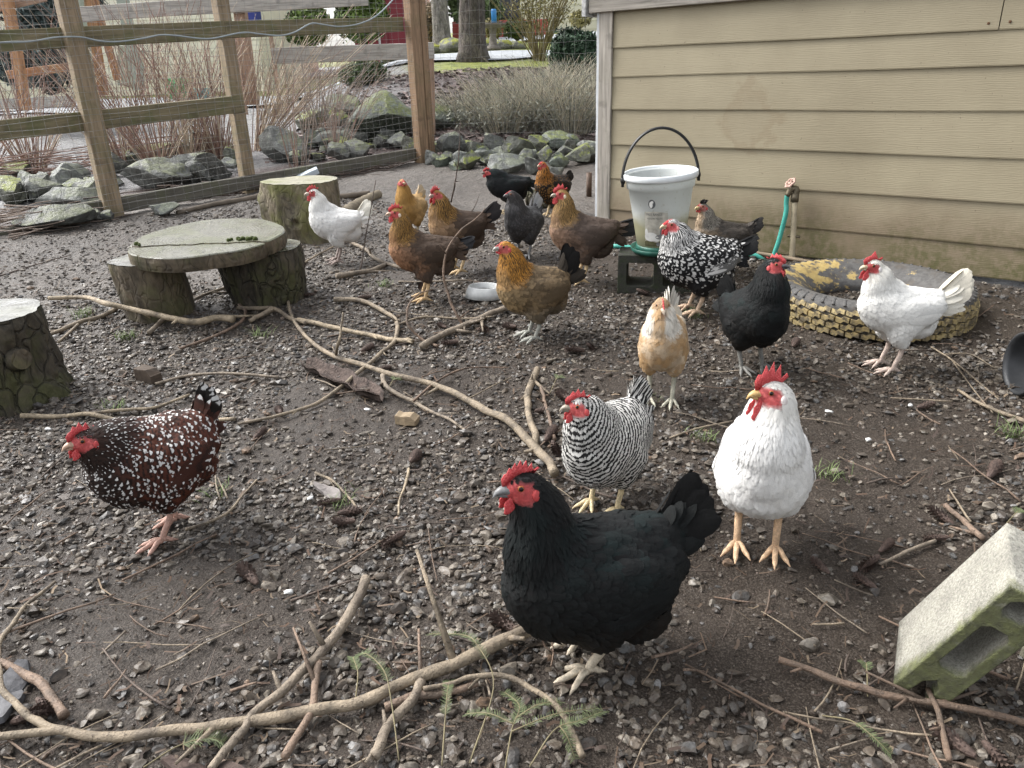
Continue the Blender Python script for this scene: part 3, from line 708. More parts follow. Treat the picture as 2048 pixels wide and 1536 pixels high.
bark_chip(415, 1560, .05, 'dark bark scrap in the bottom left mud')
def wood_block(px, py, dims, rz, label, mat, rx=0.):
    p = hit(px, py); bm = box_bm(*dims, .004, 2, .002, 3, seed=px); 
    for v_ in bm.verts:
        if v_.co.x > dims[0] * .3 and v_.co.z > 0: v_.co.z -= dims[2] * .35
    o = bm_obj('wood_block', bm, mat); o.location = gpt(p[0], p[1], dims[2] * .42); o.rotation_euler = (rx, 0, rz); tag(o, label, 'wood block'); return o
wood_block(815, 842, (.075, .045, .035), R(-15), 'small pale offcut of lumber lying in the gravel', simple('pale_lumber', (.27, .205, .13), .7, .25, 40, .3, stretch=(1, 8, 8)))
wood_block(298, 757, (.10, .05, .06), R(-30), 'dark wedge of wood between the slab table and the speckled hen', simple('dark_lumber', (.075, .055, .04), .8, .3, 40, .3))

# ================================================================ BUCKET FEEDER ON ITS BLOCK
def concrete_material(name, c, moss, amt):
    g = NT(name); p = g.pos(); o = g.obj(); n = g.noise(o, 160, 4, .7); n2 = g.noise(o, 14, 5, .6)
    col = g.ramp(n2, [(.3, tuple(q * .75 for q in c)), (.7, tuple(q * 1.15 for q in c))]); col = g.mix(1., col, g.ramp(n, [(.32, (.55, .55, .55)), (.6, (1.1, 1.1, 1.1))]), 'MULTIPLY')
    a = g.attr('moss', 'Fac'); m = g.math('MULTIPLY', g.mapr(g.math('ADD', a, g.math('MULTIPLY', g.math('SUBTRACT', g.noise(o, 22, 5, .7), .5), 1.1)), .35, .75, 0, 1), amt)
    mo = g.ramp(g.noise(o, 60, 4), [(.3, tuple(q * .5 for q in moss)), (.7, tuple(q * 1.5 for q in moss))]); col = g.mix(m, col, mo)
    g.set(Base_Color=col, Roughness=.92); g.bump(g.math('ADD', n, g.math('MULTIPLY', g.noise(o, 420, 3), .6)), .9, .006); return g.m
def block_mesh(name, L, W, H, holes, mat, notch=.0, mossf=None, sub=10):
    """hollow block: outline in L x W with core holes, extruded along H"""
    cu = bpy.data.curves.new('tmpc', 'CURVE'); cu.dimensions = '2D'; cu.fill_mode = 'BOTH'; cu.extrude = H / 2 - .003; cu.bevel_depth = .003; cu.bevel_resolution = 1
    def ring(pts):
        sp = cu.splines.new('POLY'); sp.points.add(len(pts) - 1); sp.use_cyclic_u = True
        for q, (x, y) in zip(sp.points, pts): q.co = (x, y, 0, 1)
    e = .003; out = []
    def seg(a, b, n): return [(a[0] + (b[0] - a[0]) * i / n, a[1] + (b[1] - a[1]) * i / n) for i in range(n)]
    c = [(-L / 2 + e, -W / 2 + e), (L / 2 - e, -W / 2 + e), (L / 2 - e, W / 2 - e)]
    c2 = [(-L / 2 + e, W / 2 - e)] + ([(-L / 2 + e, W * .24), (-L / 2 + notch * .7, W * .2), (-L / 2 + notch, 0), (-L / 2 + notch * .7, -W * .2), (-L / 2 + e, -W * .24)] if notch else [])
    pts = c + c2; ring(sum([seg(pts[i], pts[(i + 1) % len(pts)], 6) for i in range(len(pts))], []))
    for (x0, x1, y0, y1) in holes:
        k = .012; ring([(x0 + k, y0), (x1 - k, y0), (x1, y0 + k), (x1, y1 - k), (x1 - k, y1), (x0 + k, y1), (x0, y1 - k), (x0, y0 + k)])
    to = bpy.data.objects.new('tmpo', cu); COL.objects.link(to); dg = bpy.context.evaluated_depsgraph_get(); dg.update(); me = bpy.data.meshes.new_from_object(to.evaluated_get(dg)); bpy.data.objects.remove(to); bpy.data.curves.remove(cu)
    me.name = name; o = bpy.data.objects.new(name, me); COL.objects.link(o); me.materials.clear(); me.materials.append(mat)
    bm = bmesh.new(); bm.from_mesh(me); bmesh.ops.triangulate(bm, faces=bm.faces)
    for _ in range(2): bmesh.ops.subdivide_edges(bm, edges=[q for q in bm.edges if q.calc_length() > .03], cuts=1, use_grid_fill=True)
    bm.to_mesh(me); bm.free()
    co = np.array([v_.co[:] for v_ in me.vertices]); 
    a = me.attributes.new('moss', 'FLOAT', 'POINT'); a.data.foreach_set('value', (mossf(co) if mossf else np.zeros(len(co))).astype(np.float32)); return o
dark_conc = concrete_material('dark_mossy_block', (.05, .048, .042), (.03, .045, .014), .8)
blk_p = at_z(1322, 491, .325); bz = float(gz(blk_p[0], blk_p[1]))
blk = block_mesh('cinder_block', .39, .19, .19, ((-.155, -.02, -.06, .06), (.02, .155, -.06, .06)), dark_conc, 0, lambda c: .5 * np.ones(len(c)))
blk.matrix_basis = Matrix.Translation((blk_p[0] + .0, blk_p[1] + .03, bz + .085)) @ Matrix.Rotation(R(-12), 4, 'Z') @ Matrix.Rotation(R(90), 4, 'X'); tag(blk, 'dark damp hollow block carrying the bucket feeder', 'cinder block')
bk_c = Vector((blk_p[0], blk_p[1], bz + .182)); bucket = empty('bucket_feeder', bk_c); bucket.rotation_euler = (R(2.), R(-3), 0); tag(bucket, 'white plastic bucket feeder with black handle and green tray', 'feeder')
green_pl = simple('green_plastic', (.022, .105, .078), .4, .35, 25, .1); white_pl = None
def bucket_plastic():
    g = NT('stained_white_plastic'); o = g.obj(); Z = g.sep(o)[2]; n = g.noise(o, 9, 5, .65); f = g.math('ADD', g.mapr(Z, .08, .27, 1, 0), g.math('MULTIPLY', g.math('SUBTRACT', n, .5), .7)); col = g.mix(g.mapr(f, .1, .8, 0, .9), (.62, .645, .63), (.38, .36, .21)); col = g.mix(g.mapr(g.noise(o, 60, 4), .6, .72, 0, .3), col, (.3, .27, .16))
    col = g.mix(g.math('MULTIPLY', g.mapr(Z, .05, .02, 0, .0), 1.), col, (.2, .2, .1)); g.set(Base_Color=col, Roughness=.42); tr = g.n('ShaderNodeBsdfTranslucent'); g.l(col, tr.inputs['Color']); mx = g.n('ShaderNodeMixShader'); mx.inputs[0].default_value = .35; g.l(g.b.outputs[0], mx.inputs[1]); g.l(tr.outputs[0], mx.inputs[2]); g.l(mx.outputs[0], g.out.inputs[0]); return g.m
BP = bucket_plastic(); rim_pl = simple('white_plastic_rim', (.66, .69, .70), .38, .06, 20, .05)
def brad(z): return .112 + (.150 - .112) * min(1, max(0, (z - .035) / .285))
lathe('tray', [(.0, .012), (.13, .012), (.141, .022), (.145, .038), (.141, .039), (.134, .028), (.122, .024), (.0, .024)][::1], green_pl, bucket, 64)
lathe('base_ring', [(.112, .024), (.119, .028), (.119, .046), (.114, .05), (.113, .05)], green_pl, bucket, 64)
lathe('bucket', [(.0, .034), (.105, .034), (.112, .040), (brad(.12), .12), (brad(.2), .2), (brad(.315), .315), (brad(.315) + .008, .318), (brad(.32) + .010, .35), (brad(.32) + .0105, .375), (brad(.32) + .006, .377), (brad(.32) - .002, .37), (brad(.2) - .006, .2), (.104, .05), (0, .048)], BP, bucket, 72)
lathe('rim', [(.160, .357), (.171, .358), (.174, .365), (.174, .384), (.169, .3875), (.163, .384), (.1605, .367)], rim_pl, bucket, 72)
lathe('feed', [(0, .095), (.06, .10), (.113, .088)], simple('poultry_feed', (.25, .19, .1), .9, .4, 120, .6), bucket, 40)
ah = np.linspace(R(-6), R(186), 60); Hn = np.stack([np.cos(ah) * .178, 0 * ah - .0 + .012 * np.sin(ah), .352 + np.sin(ah) * .225], -1); Hn[:, 0] *= 1 - .03 * np.sin(ah)
v, f = tube_arrays(Hn, .0125, 10, flat=.55); mesh_obj('handle', v, f, simple('black_plastic', (.012, .012, .012), .4, .2, 40, .05), bucket)
for sx in (-1, 1):
    v, f = ICO2; mesh_obj('handle_lug', v * np.array([.012, .016, .02]) + np.array([sx * .176, 0, .356]), f.tolist(), simple('black_plastic', (.012, .012, .012)), bucket)
# worn print on the bucket, wrapped on its curve
def wrap(name, polys, mat, off=.0012, a0=R(-112)):
    Vt, F, o = [], [], 0
    for (pts, faces) in polys:
        for (s, h) in pts:
            r_ = brad(h) + off; a = a0 + s / r_; Vt.append((math.cos(a) * r_, math.sin(a) * r_, h))
        F += [[q + o for q in fc] for fc in faces]; o += len(pts)
    ob = mesh_obj(name, Vt, F, mat, bucket); return ob
def gridpoly(fn, nu=12, nv=10):
    pts = [fn(i / nu, j / nv) for j in range(nv + 1) for i in range(nu + 1)]; return pts, [[j * (nu + 1) + i, j * (nu + 1) + i + 1, (j + 1) * (nu + 1) + i + 1, (j + 1) * (nu + 1) + i] for j in range(nv) for i in range(nu)]
def disc(cx, cy, rx, ry, n=20): return [(cx, cy)] + [(cx + rx * math.cos(q / n * 6.2832), cy + ry * math.sin(q / n * 6.2832)) for q in range(n)], [[0, 1 + q, 1 + (q + 1) % n] for q in range(n)]
ink = simple('faded_ink', (.10, .105, .11), .6, .5, 80, 0); pale_ink = simple('faded_print', (.40, .385, .33), .6, .25, 40, 0); olive = simple('olive_print', (.085, .08, .04), .6, .4, 60, 0); whitep = simple('white_print', (.66, .66, .63), .6, .1, 40, 0); greyp = simple('grey_print', (.19, .19, .19), .6, .4, 60, 0)
wrap('print_panel', [gridpoly(lambda u, v_: (-.05 + .11 * u, .066 + .16 * v_ - (.02 * max(0, u - .6) if v_ > .9 else 0)))], pale_ink)
wrap('print_emblem', [disc(-.012, .262, .017, .021)], ink, .0014); wrap('print_emblem_bird', [disc(-.016, .259, .008, .015), disc(-.010, .271, .006, .006)], whitep, .0019)
wrap('print_ground', [gridpoly(lambda u, v_: (-.055 + .115 * u, .058 + (.022 + .012 * u + .008 * math.sin(u * 9)) * v_))], olive, .0018)
wrap('print_white_bird', [disc(-.022, .105, .032, .022), disc(-.044, .125, .008, .02), disc(.005, .095, .015, .012)], whitep, .0022); wrap('print_grey_bird', [disc(.035, .115, .014, .035), disc(.02, .105, .02, .012), disc(.012, .07, .009, .010)], greyp, .0024)
def text_on_bucket(txt, s, h, size):
    cu = bpy.data.curves.new('t', 'FONT'); cu.body = txt; cu.size = size; cu.align_x = 'CENTER'; to = bpy.data.objects.new('t', cu); COL.objects.link(to); dg = bpy.context.evaluated_depsgraph_get(); dg.update(); me = bpy.data.meshes.new_from_object(to.evaluated_get(dg)); bpy.data.objects.remove(to); bpy.data.curves.remove(cu)
    pts = [(s + q.co.x * .82, h + q.co.y) for q in me.vertices]; fcs = [list(p_.vertices) for p_ in me.polygons]; bpy.data.meshes.remove(me); wrap('lettering', [(pts, fcs)], ink, .0026)
text_on_bucket('FREE RANGE', -.002, .208, .0165); text_on_bucket('POULTRY FEEDER', 0., .190, .011)

# ================================================================ TILTED CONCRETE BLOCK
O_ = Vector((.699, 1.121, .032)); e1 = Vector((.279, -.320, .905)).normalized(); e3 = Vector((.46, .872, .167)); e3 = (e3 - e1 * e3.dot(e1)).normalized(); e2 = e3.cross(e1)
LB_, WB_, HB_ = .33, .088, .166
fb = block_mesh('cinder_block', LB_, WB_, HB_, ((-.07, .075, -.027, .027), (.1, .15, -.027, .027)), concrete_material('pale_concrete', (.40, .385, .33), (.10, .112, .032), .85), .07, lambda c: np.clip(.05 + .72 * sstep(HB_ / 2 - .012, HB_ / 2, c[:, 2]) + .28 * sstep(-.04, -.17, c[:, 0]), 0, 1))
# local x=e1 (long), local y: W along e2 direction, local z towards the viewer = -e3
Mb = Matrix(((e1.x, -e2.x, -e3.x, 0), (e1.y, -e2.y, -e3.y, 0), (e1.z, -e2.z, -e3.z, 0), (0, 0, 0, 1)))
fb.matrix_basis = Matrix.Translation(O_ + e1 * LB_ / 2 + e2 * WB_ / 2 + e3 * HB_ / 2) @ Mb; tag(fb, 'pale concrete block standing tilted at the lower right, green with moss', 'cinder block')
# weathered timber end at the extreme lower right, which the block leans on
o = bm_obj('timber_post', box_bm(.12, .12, .42, .008, 2, .002), grey_wood('old_timber', (.22, .20, .16), .3)); q = hit(2120, 1330); o.location = gpt(q[0] + .03, q[1], .15); o.rotation_euler = (R(3), R(5), R(25)); tag(o, 'grey timber post end behind the tilted block', 'post')

# ================================================================ PAINTED TYRE
tf = hit(1797, 694); tc = gpt(tf[0] + .06, tf[1] + .435); tyre = empty('tyre', tc); tyre.rotation_euler = (R(1.0), R(0), R(20)); tyre.scale = (1, 1, .76); tag(tyre, 'old truck tyre with yellow painted tread lying flat by the shed', 'tyre')
def rubber():
    g = NT('worn_rubber'); o = g.obj(); Z = g.sep(o)[2]; n = g.noise(o, 7, 6, .7); n2 = g.noise(o, 40, 5, .7)
    rub = g.ramp(n2, [(.3, (.045, .043, .042)), (.6, (.10, .097, .093)), (.8, (.16, .155, .145))]); yel = g.ramp(n2, [(.3, (.33, .23, .08)), (.7, (.5, .38, .15))])
    X, Y, _z = g.sep(o); back = g.mapr(g.math('ADD', Y, g.math('MULTIPLY', X, -.35)), .1, .42, -.04, .16)
    k = g.mapr(g.math('ADD', n, back), .575, .625, 0, 1); col = g.mix(k, rub, yel); mud = g.mapr(g.noise(o, 18, 5), .5, .7, 0, .6); col = g.mix(mud, col, (.085, .07, .056)); g.set(Base_Color=col, Roughness=.75); g.bump(n2, .4, .006); return g.m
def tread_paint():
    g = NT('yellow_tread_paint'); p = g.pos(); n = g.noise(p, 36, 5, .7); n2 = g.noise(p, 9, 4, .6); yel = g.ramp(n2, [(.3, (.36, .27, .115)), (.7, (.54, .43, .21))]); k = g.mapr(n, .4, .6, .1, .9); g.set(Base_Color=g.mix(k, yel, (.075, .063, .048)), Roughness=.75); g.bump(n, .3, .004); return g.m
RUB = rubber(); TP = tread_paint()
RO, HT = .425, .19
prof = [(.235, .02), (.228, .05), (.232, .075), (.25, .10), (.285, .145), (.32, .172), (.355, .185), (.385, .183), (.405, .170), (.413, .145), (RO - .012, .125), (RO - .012, .02), (.41, .0), (.37, -.015), (.28, -.015), (.24, .0)]
lathe('carcass', prof, RUB, tyre, 96, closed=True)
# moulded shoulder ribs around the upper side
me_rib = None
for k in range(56):
    a = k / 56 * 2 * math.pi
    if me_rib is None:
        bm = box_bm(.045, .012, .012, .003, 1); o = bm_obj('shoulder_rib', bm, RUB, tyre); me_rib = o.data
    else: o = bpy.data.objects.new('shoulder_rib', me_rib); COL.objects.link(o); o.parent = tyre
    o.location = (.392 * math.cos(a), .392 * math.sin(a), .176); o.rotation_euler = (0, R(28), a + R(14))
me_tb = None
for row in range(4):
    for k in range(46):
        a = (k + .5 * (row % 2)) / 46 * 2 * math.pi + row * .015
        if me_tb is None:
            bm = bmesh.new(); pts = [(-.0275, -.014), (-.004, -.021), (.006, -.007), (.0275, -.014), (.0275, .012), (.004, .019), (-.006, .005), (-.0275, .012)]
            lo = [bm.verts.new((-.006, x, z)) for x, z in pts]; hi = [bm.verts.new((.009, x * .93, z * .93)) for x, z in pts]; bm.faces.new(hi); 
            for i in range(8): bm.faces.new((lo[i], lo[(i + 1) % 8], hi[(i + 1) % 8], hi[i]))
            bmesh.ops.recalc_face_normals(bm, faces=bm.faces); o = bm_obj('tread_block', bm, TP, tyre); me_tb = o.data
        else: o = bpy.data.objects.new('tread_block', me_tb); COL.objects.link(o); o.parent = tyre
        z = .022 + row * .037; rr_ = RO - .006 - (.010 if row == 3 else 0)
        o.location = (rr_ * math.cos(a), rr_ * math.sin(a), z); o.rotation_euler = (0, 0 if row < 3 else R(-18), a)

# ================================================================ SPIGOT, HOSE, PIPES
def wall_px(px, py, n):
    d = Vector(ray(px, py)); q = SC + WN * n; t = (q - Vector(EYE)).dot(WN) / d.dot(WN); return Vector(EYE) + d * t
sp_b = wall_px(1582, 568, .07); sp_t = wall_px(1590, 392, .055); spig = empty('water_tap', sp_b); tag(spig, 'garden tap on an upright pale pipe against the shed wall', 'tap')
def sp_tube(name, P, r_, m, sides=12):
    v, f = tube_arrays(np.array([np.array(q) - np.array(sp_b) for q in P]), r_, sides); return mesh_obj(name, v, f, m, spig)
pipe_m = simple('pale_pvc', (.42, .36, .25), .6, .3, 14, .1); brass = simple('tarnished_brass', (.15, .125, .085), .5, .35, 40, .3, metal=.5)
sp_tube('pipe', catmull(np.array([sp_b - Vector((0, 0, .1)), sp_b.lerp(sp_t, .5), sp_t]), 12), .0155, pipe_m)
sp_tube('pipe_collar', [sp_t - Vector((0, 0, .03)), sp_t + Vector((0, 0, .012))], .021, brass); 
c0 = sp_b.lerp(sp_t, .55); sp_tube('pipe_clamp', [c0 - WDIR * .028 , c0 + WDIR * .036], .007, brass, 8)
tp = sp_t + Vector((0, 0, .035)); sp_tube('tap_body', catmull(np.array([sp_t, tp + WDIR * .004, tp - WDIR * .02 + WN * .012, tp - WDIR * .035 + WN * .02 - Vector((0, 0, .035))]), 12), np.linspace(.018, .014, 12), brass); hw_c = tp - WDIR * .022 + WN * .03 + Vector((0, 0, .035)); sp_tube('tap_stem', [tp - WDIR * .01, hw_c], .008, brass, 8)
hd_ = (hw_c - tp).normalized(); v, f = [], []
qm = hd_.to_track_quat('Z', 'Y'); a = np.linspace(0, 2 * np.pi, 37); ring = np.array([np.array(qm @ Vector((math.cos(t) * .026 * (1 + .12 * math.sin(6 * t)), math.sin(t) * .026 * (1 + .12 * math.sin(6 * t)), 0)) + hw_c - sp_b) for t in a]); parts_ = [tube_arrays(ring, .0055, 8, False)]
for t in range(3): dd = qm @ Vector((math.cos(t * 2.09) * .025, math.sin(t * 2.09) * .025, 0)); parts_.append(tube_arrays(np.array([np.array(hw_c - sp_b - dd), np.array(hw_c - sp_b + dd)]), .004, 6))
v, f = cat_meshes(parts_); mesh_obj('hand_wheel', v, f, simple('pink_rust_paint', (.5, .33, .27), .6, .4, 90, .2), spig)
hs_ = tp - WDIR * .035 + WN * .02 - Vector((0, 0, .03)); hp_ = [hs_, hs_ - Vector((0, 0, .04))] + [wall_px(px, py, n) for (px, py, n) in ((1572, 425, .08), (1564, 458, .085), (1553, 495, .1), (1538, 527, .12))]
e_ = hp_[-1]; hp_ += [gpt(e_.x - .07, e_.y + .02, .02), gpt(e_.x - .2, e_.y + .12, .014), gpt(e_.x - .38, e_.y + .22, .014), gpt(e_.x - .6, e_.y + .28, .014), gpt(e_.x - .8, e_.y + .36, .014)]
hose = tube('garden_hose', catmull(np.array([q[:] for q in hp_]), 80), .0125, simple('teal_hose', (.06, .34, .28), .5, .15, 20, .1), None, 12); tag(hose, 'teal hose hanging from the garden tap down to the ground', 'hose')
pa, pb = wall_px(1540, 528, .10), wall_px(1700, 562, .13)
gp = tube('ground_pipe', catmull(np.array([gpt(pa.x - .3, pa.y + .27, .02)[:], gpt(pa.x, pa.y, .02)[:], gpt(pb.x, pb.y, .018)[:]]), 20), .011, simple('old_pipe', (.2, .155, .105), .7, .3, 20, .3), None, 8); tag(gp, 'thin brown pipe lying along the foot of the shed', 'pipe')
p = hit(1178, 392); o = lathe('stub_pipe', [(.0, 0), (.021, 0), (.021, .19), (.017, .19), (.017, .1), (0, .1)], simple('brown_pipe', (.11, .075, .055), .7, .3, 20, .2)); o.location = gpt(p[0], p[1], -.01); tag(o, 'short upright brown pipe beside the shed corner', 'pipe')
# ================================================================ BOWL, POT, TUB, LOGS
p = hit(970, 592); bowl = empty('dog_bowl', gpt(p[0], p[1], .002)); tag(bowl, 'white feeding bowl on the ground in front of the golden hen', 'bowl')
bowl.rotation_euler = (R(-3), R(2), 0); bw = simple('dirty_white_bowl', (.50, .51, .50), .4, .25, 14, .05)
lathe('bowl_shell', [(.085, 0), (.098, .004), (.094, .03), (.083, .056), (.079, .059), (.075, .056), (.068, .03), (.06, .018), (0, .016)], bw, bowl, 56); lathe('bowl_contents', [(0, .034), (.05, .034), (.071, .033)], simple('dark_slop', (.035, .03, .022), .15, .5, 40, .5), bowl, 40)
p = hit(2034, 798); pot = lathe('plant_pot', [(.0, .0), (.075, 0), (.078, .01), (.098, .19), (.108, .192), (.108, .205), (.1, .206), (.094, .19), (.072, .012), (0, .012)], simple('black_pot_plastic', (.035, .037, .04), .45, .3, 18, .1)); pd = Vector((-.98, .12, .08)).normalized(); pr_ = Vector(gpt(p[0] + .03, p[1] + .06, .102)); pot.location = pr_ - pd * .2; pot.rotation_euler = pd.to_track_quat('Z', 'Y').to_euler(); tag(pot, 'black plastic pot lying on its side at the right edge', 'pot')
p = hit(598, 372); tub = bm_obj('plastic_tub', box_bm(.2, .09, .05, .008, 2), simple('pale_blue_plastic', (.50, .56, .62), .4, .05, 10, 0)); tub.location = gpt(p[0] + .06, p[1] + .12, .07); tub.rotation_euler = (R(8), R(-20), R(15)); tag(tub, 'pale blue plastic tub tilted up behind the tall mossy stump', 'tub')
def log(name, label, pts, r0, r1, mat, lift=0., cat='log'):
    P = np.array([(lambda q: np.array(gpt(q[0], q[1], r0 * .7 + lift)))(hit(*a)) for a in pts]); C = catmull(P, 26); rad = np.linspace(r0, r1, 26) * (1 + .06 * np.sin(np.arange(26) * 1.7)); o = tube(name, C, rad, mat, None, 12); tag(o, label, cat); return o
log_m = simple('grey_branch_bark', (.20, .165, .115), .8, .35, 16, .6, .006, world_space=True)
log('log', 'thick pale log with mossy end behind the white hen', [(690, 436), (706, 422), (735, 405), (758, 395)], .042, .036, log_m); log('log', 'brown log lying behind the tall stump, end hidden', [(560, 396), (640, 405), (690, 399), (740, 392)], .026, .022, simple('brown_log', (.13, .105, .08), .8, .3, 16, .5))
log('log', 'dark mossy log chunk behind the grey hen', [(1062, 412), (1085, 414), (1120, 420)], .07, .06, bark_dark)
log('log', 'long weathered pole on the mud left of the tall stump', [(355, 430), (430, 414), (480, 404), (530, 394)], .018, .024, simple('brown_log', (.13, .105, .08)))
# ================================================================ HENS
def plumage_material():
    g = NT('plumage'); c1 = g.attr('fcol'); c2 = g.attr('fcol2'); uv = g.attr('fuv'); pat = g.n('ShaderNodeAttribute', attribute_name='fpat')
    sp = g.n('ShaderNodeSeparateColor'); g.l(pat.outputs['Color'], sp.inputs[0]); lace, stripe, bar = sp.outputs[0], sp.outputs[1], sp.outputs[2]; spang = pat.outputs['Alpha']
    su = g.n('ShaderNodeSeparateColor'); g.l(uv, su.inputs[0]); u, v, rd = su.outputs[0], su.outputs[1], su.outputs[2]
    cmb = g.n('ShaderNodeCombineXYZ'); g.l(g.math('MULTIPLY', u, 1.), cmb.inputs[0]); g.l(v, cmb.inputs[1]); g.l(g.math('MULTIPLY', rd, 40.), cmb.inputs[2])
    nz = g.math('SUBTRACT', g.noise(cmb.outputs[0], 4., 3, .6), .5)
    a = g.math('ABSOLUTE', g.math('SUBTRACT', g.math('MULTIPLY', u, 2.), 1.)); an = g.math('ADD', a, g.math('MULTIPLY', nz, .3)); vn = g.math('ADD', v, g.math('MULTIPLY', nz, .14))
    vv = g.math('MAXIMUM', g.math('DIVIDE', g.math('SUBTRACT', vn, .42), .58), 0.)
    e = g.math('SQRT', g.math('ADD', g.math('MULTIPLY', g.math('MULTIPLY', an, an), 1.15), g.math('MULTIPLY', vv, vv)))
    ml = g.math('MULTIPLY', g.mapr(e, .5, .62, 0, 1), lace)
    ms = g.math('MULTIPLY', g.mapr(an, .3, .52, 1, 0), stripe)
    ph = g.math('ADD', g.math('ADD', g.math('MULTIPLY', g.attr('fuv', 'Alpha'), 5.6), g.math('MULTIPLY', rd, 1.5)), g.math('ADD', g.math('MULTIPLY', g.math('MULTIPLY', a, a), -1.3), g.math('MULTIPLY', nz, 2.2)))
    mb = g.math('MULTIPLY', g.mapr(g.math('SINE', ph), -.25, .25, 0, 1), bar)
    r2 = g.math('FRACT', g.math('MULTIPLY', rd, 17.3)); vs_ = g.math('SUBTRACT', vn, g.math('MULTIPLY', r2, .12)); as_ = g.math('ADD', an, g.math('MULTIPLY', r2, .35)); mp = g.math('MULTIPLY', g.math('MULTIPLY', g.mapr(vs_, .76, .81, 0, 1), g.mapr(as_, .65, .85, 1, 0)), g.mapr(g.math('SUBTRACT', spang, rd), -.03, .03, 0, 1))
    m = g.math('MAXIMUM', g.math('MAXIMUM', ml, ms), g.math('MAXIMUM', mb, mp))
    dk = g.math('MULTIPLY', g.math('MULTIPLY', g.mapr(vn, .62, .70, 0, 1), g.mapr(vn, .80, .84, 1, 0)), g.math('MINIMUM', spang, .9))
    base = g.mix(dk, c1, (.012, .009, .008)); col = g.mix(m, base, c2)
    barb = g.n('ShaderNodeCombineXYZ'); g.l(g.math('MULTIPLY', u, 9.), barb.inputs[0]); g.l(g.math('SUBTRACT', g.math('MULTIPLY', v, 26.), g.math('MULTIPLY', a, 9.)), barb.inputs[1]); g.l(g.math('MULTIPLY', rd, 50.), barb.inputs[2])
    bn = g.noise(barb.outputs[0], 1.6, 3, .6); col = g.mix(1., col, g.ramp(bn, [(.25, (.72, .72, .72)), (.75, (1.18, 1.18, 1.18))]), 'MULTIPLY')
    g.set(Base_Color=col, Roughness=.6); g.b.inputs['Specular IOR Level'].default_value = .16
    g.b.inputs['Sheen Weight'].default_value = .0; g.b.inputs['Sheen Roughness'].default_value = .4
    g.bump(bn, .55, .003)
    return g.m
PLUME = plumage_material()
def skin_material():
    g = NT('hen_body'); a = g.attr('col'); n = g.noise(g.obj(), 260, 4, .6); n2 = g.noise(g.obj(), 60, 3)
    g.set(Base_Color=g.mix(1., a, g.ramp(n, [(.3, (.72, .72, .72)), (.7, (1.2, 1.2, 1.2))]), 'MULTIPLY'), Roughness=.6); g.bump(n, .5, .003); g.b.inputs['Subsurface Weight'].default_value = .0
    return g.m
HBODY = skin_material()
def comb_material():
    g = NT('comb_skin'); n = g.noise(g.obj(), 320, 4, .6)
    g.set(Base_Color=g.ramp(n, [(.3, (.40, .025, .03)), (.5, (.58, .06, .065)), (.7, (.72, .16, .15))]), Roughness=.6); g.bump(n, .9, .003)
    g.b.inputs['Subsurface Weight'].default_value = .12; g.b.inputs['Subsurface Radius'].default_value = (.006, .002, .002); return g.m
COMB = comb_material()
EYEM = simple('hen_eye', (.28, .09, .02), .1, .2, 200, 0); PUP = simple('hen_pupil', (.004, .004, .004), .05, 0, 10, 0)
def pal(*c): return np.array(c, float)
RAISE = {}
def nsm(v): return v / (np.linalg.norm(v, axis=-1, keepdims=True) + 1e-12)

def sphere_chain(P, ry, rz, n, rx=None):
    """dense ellipsoids along a polyline: returns meshes"""
    P = np.asarray(P, float); Pc = catmull(P, n); t = np.linspace(0, len(P) - 1, n); k = np.arange(len(P))
    RY = np.interp(t, k, ry); RZ = np.interp(t, k, rz); bv, bf = ICO2; out = []
    T = nsm(np.gradient(Pc, axis=0))
    for c, a, b, d in zip(Pc, RY, RZ, T):
        y = np.array([0, 1., 0]); x = d - y * d[1]; x = x / (np.linalg.norm(x) + 1e-9); z = np.cross(x, y)
        out.append((c + (bv[:, :1] * x * min(a, b) * .9 + bv[:, 1:2] * y * a + bv[:, 2:] * z * b), bf))
    return out, Pc, T, RY, RZ
def remeshed(parts, voxel, smooth=9):
    v, f = cat_meshes(parts); o = mesh_obj('tmp', v, f)
    md = o.modifiers.new('r', 'REMESH'); md.mode = 'VOXEL'; md.voxel_size = voxel; md.adaptivity = 0
    ms = o.modifiers.new('s', 'SMOOTH'); ms.factor = .5; ms.iterations = smooth
    dg = bpy.context.evaluated_depsgraph_get(); dg.update(); ev = o.evaluated_get(dg); me = ev.to_mesh()
    Vt = np.empty(len(me.vertices) * 3, np.float32); me.vertices.foreach_get('co', Vt); Vt = Vt.reshape(-1, 3).astype(float)
    me.calc_loop_triangles(); Tt = np.empty(len(me.loop_triangles) * 3, np.int32); me.loop_triangles.foreach_get('vertices', Tt); Tt = Tt.reshape(-1, 3)
    ev.to_mesh_clear(); d = o.data; bpy.data.objects.remove(o); bpy.data.meshes.remove(d)
    return Vt, Tt
PROF = {'contour': (np.array([0, .3, .62, .86, 1.]), np.array([.55, .92, 1., .84, .3])),
        'hackle': (np.array([0, .3, .6, .85, 1.]), np.array([.7, 1., .85, .5, .06])),
        'fluff': (np.array([0, .3, .6, .85, 1.]), np.array([.6, 1., .95, .7, .3])),
        'quill': (np.array([0, .15, .35, .55, .75, .9, 1.]), np.array([.4, .8, .97, 1., .95, .7, .2]))}
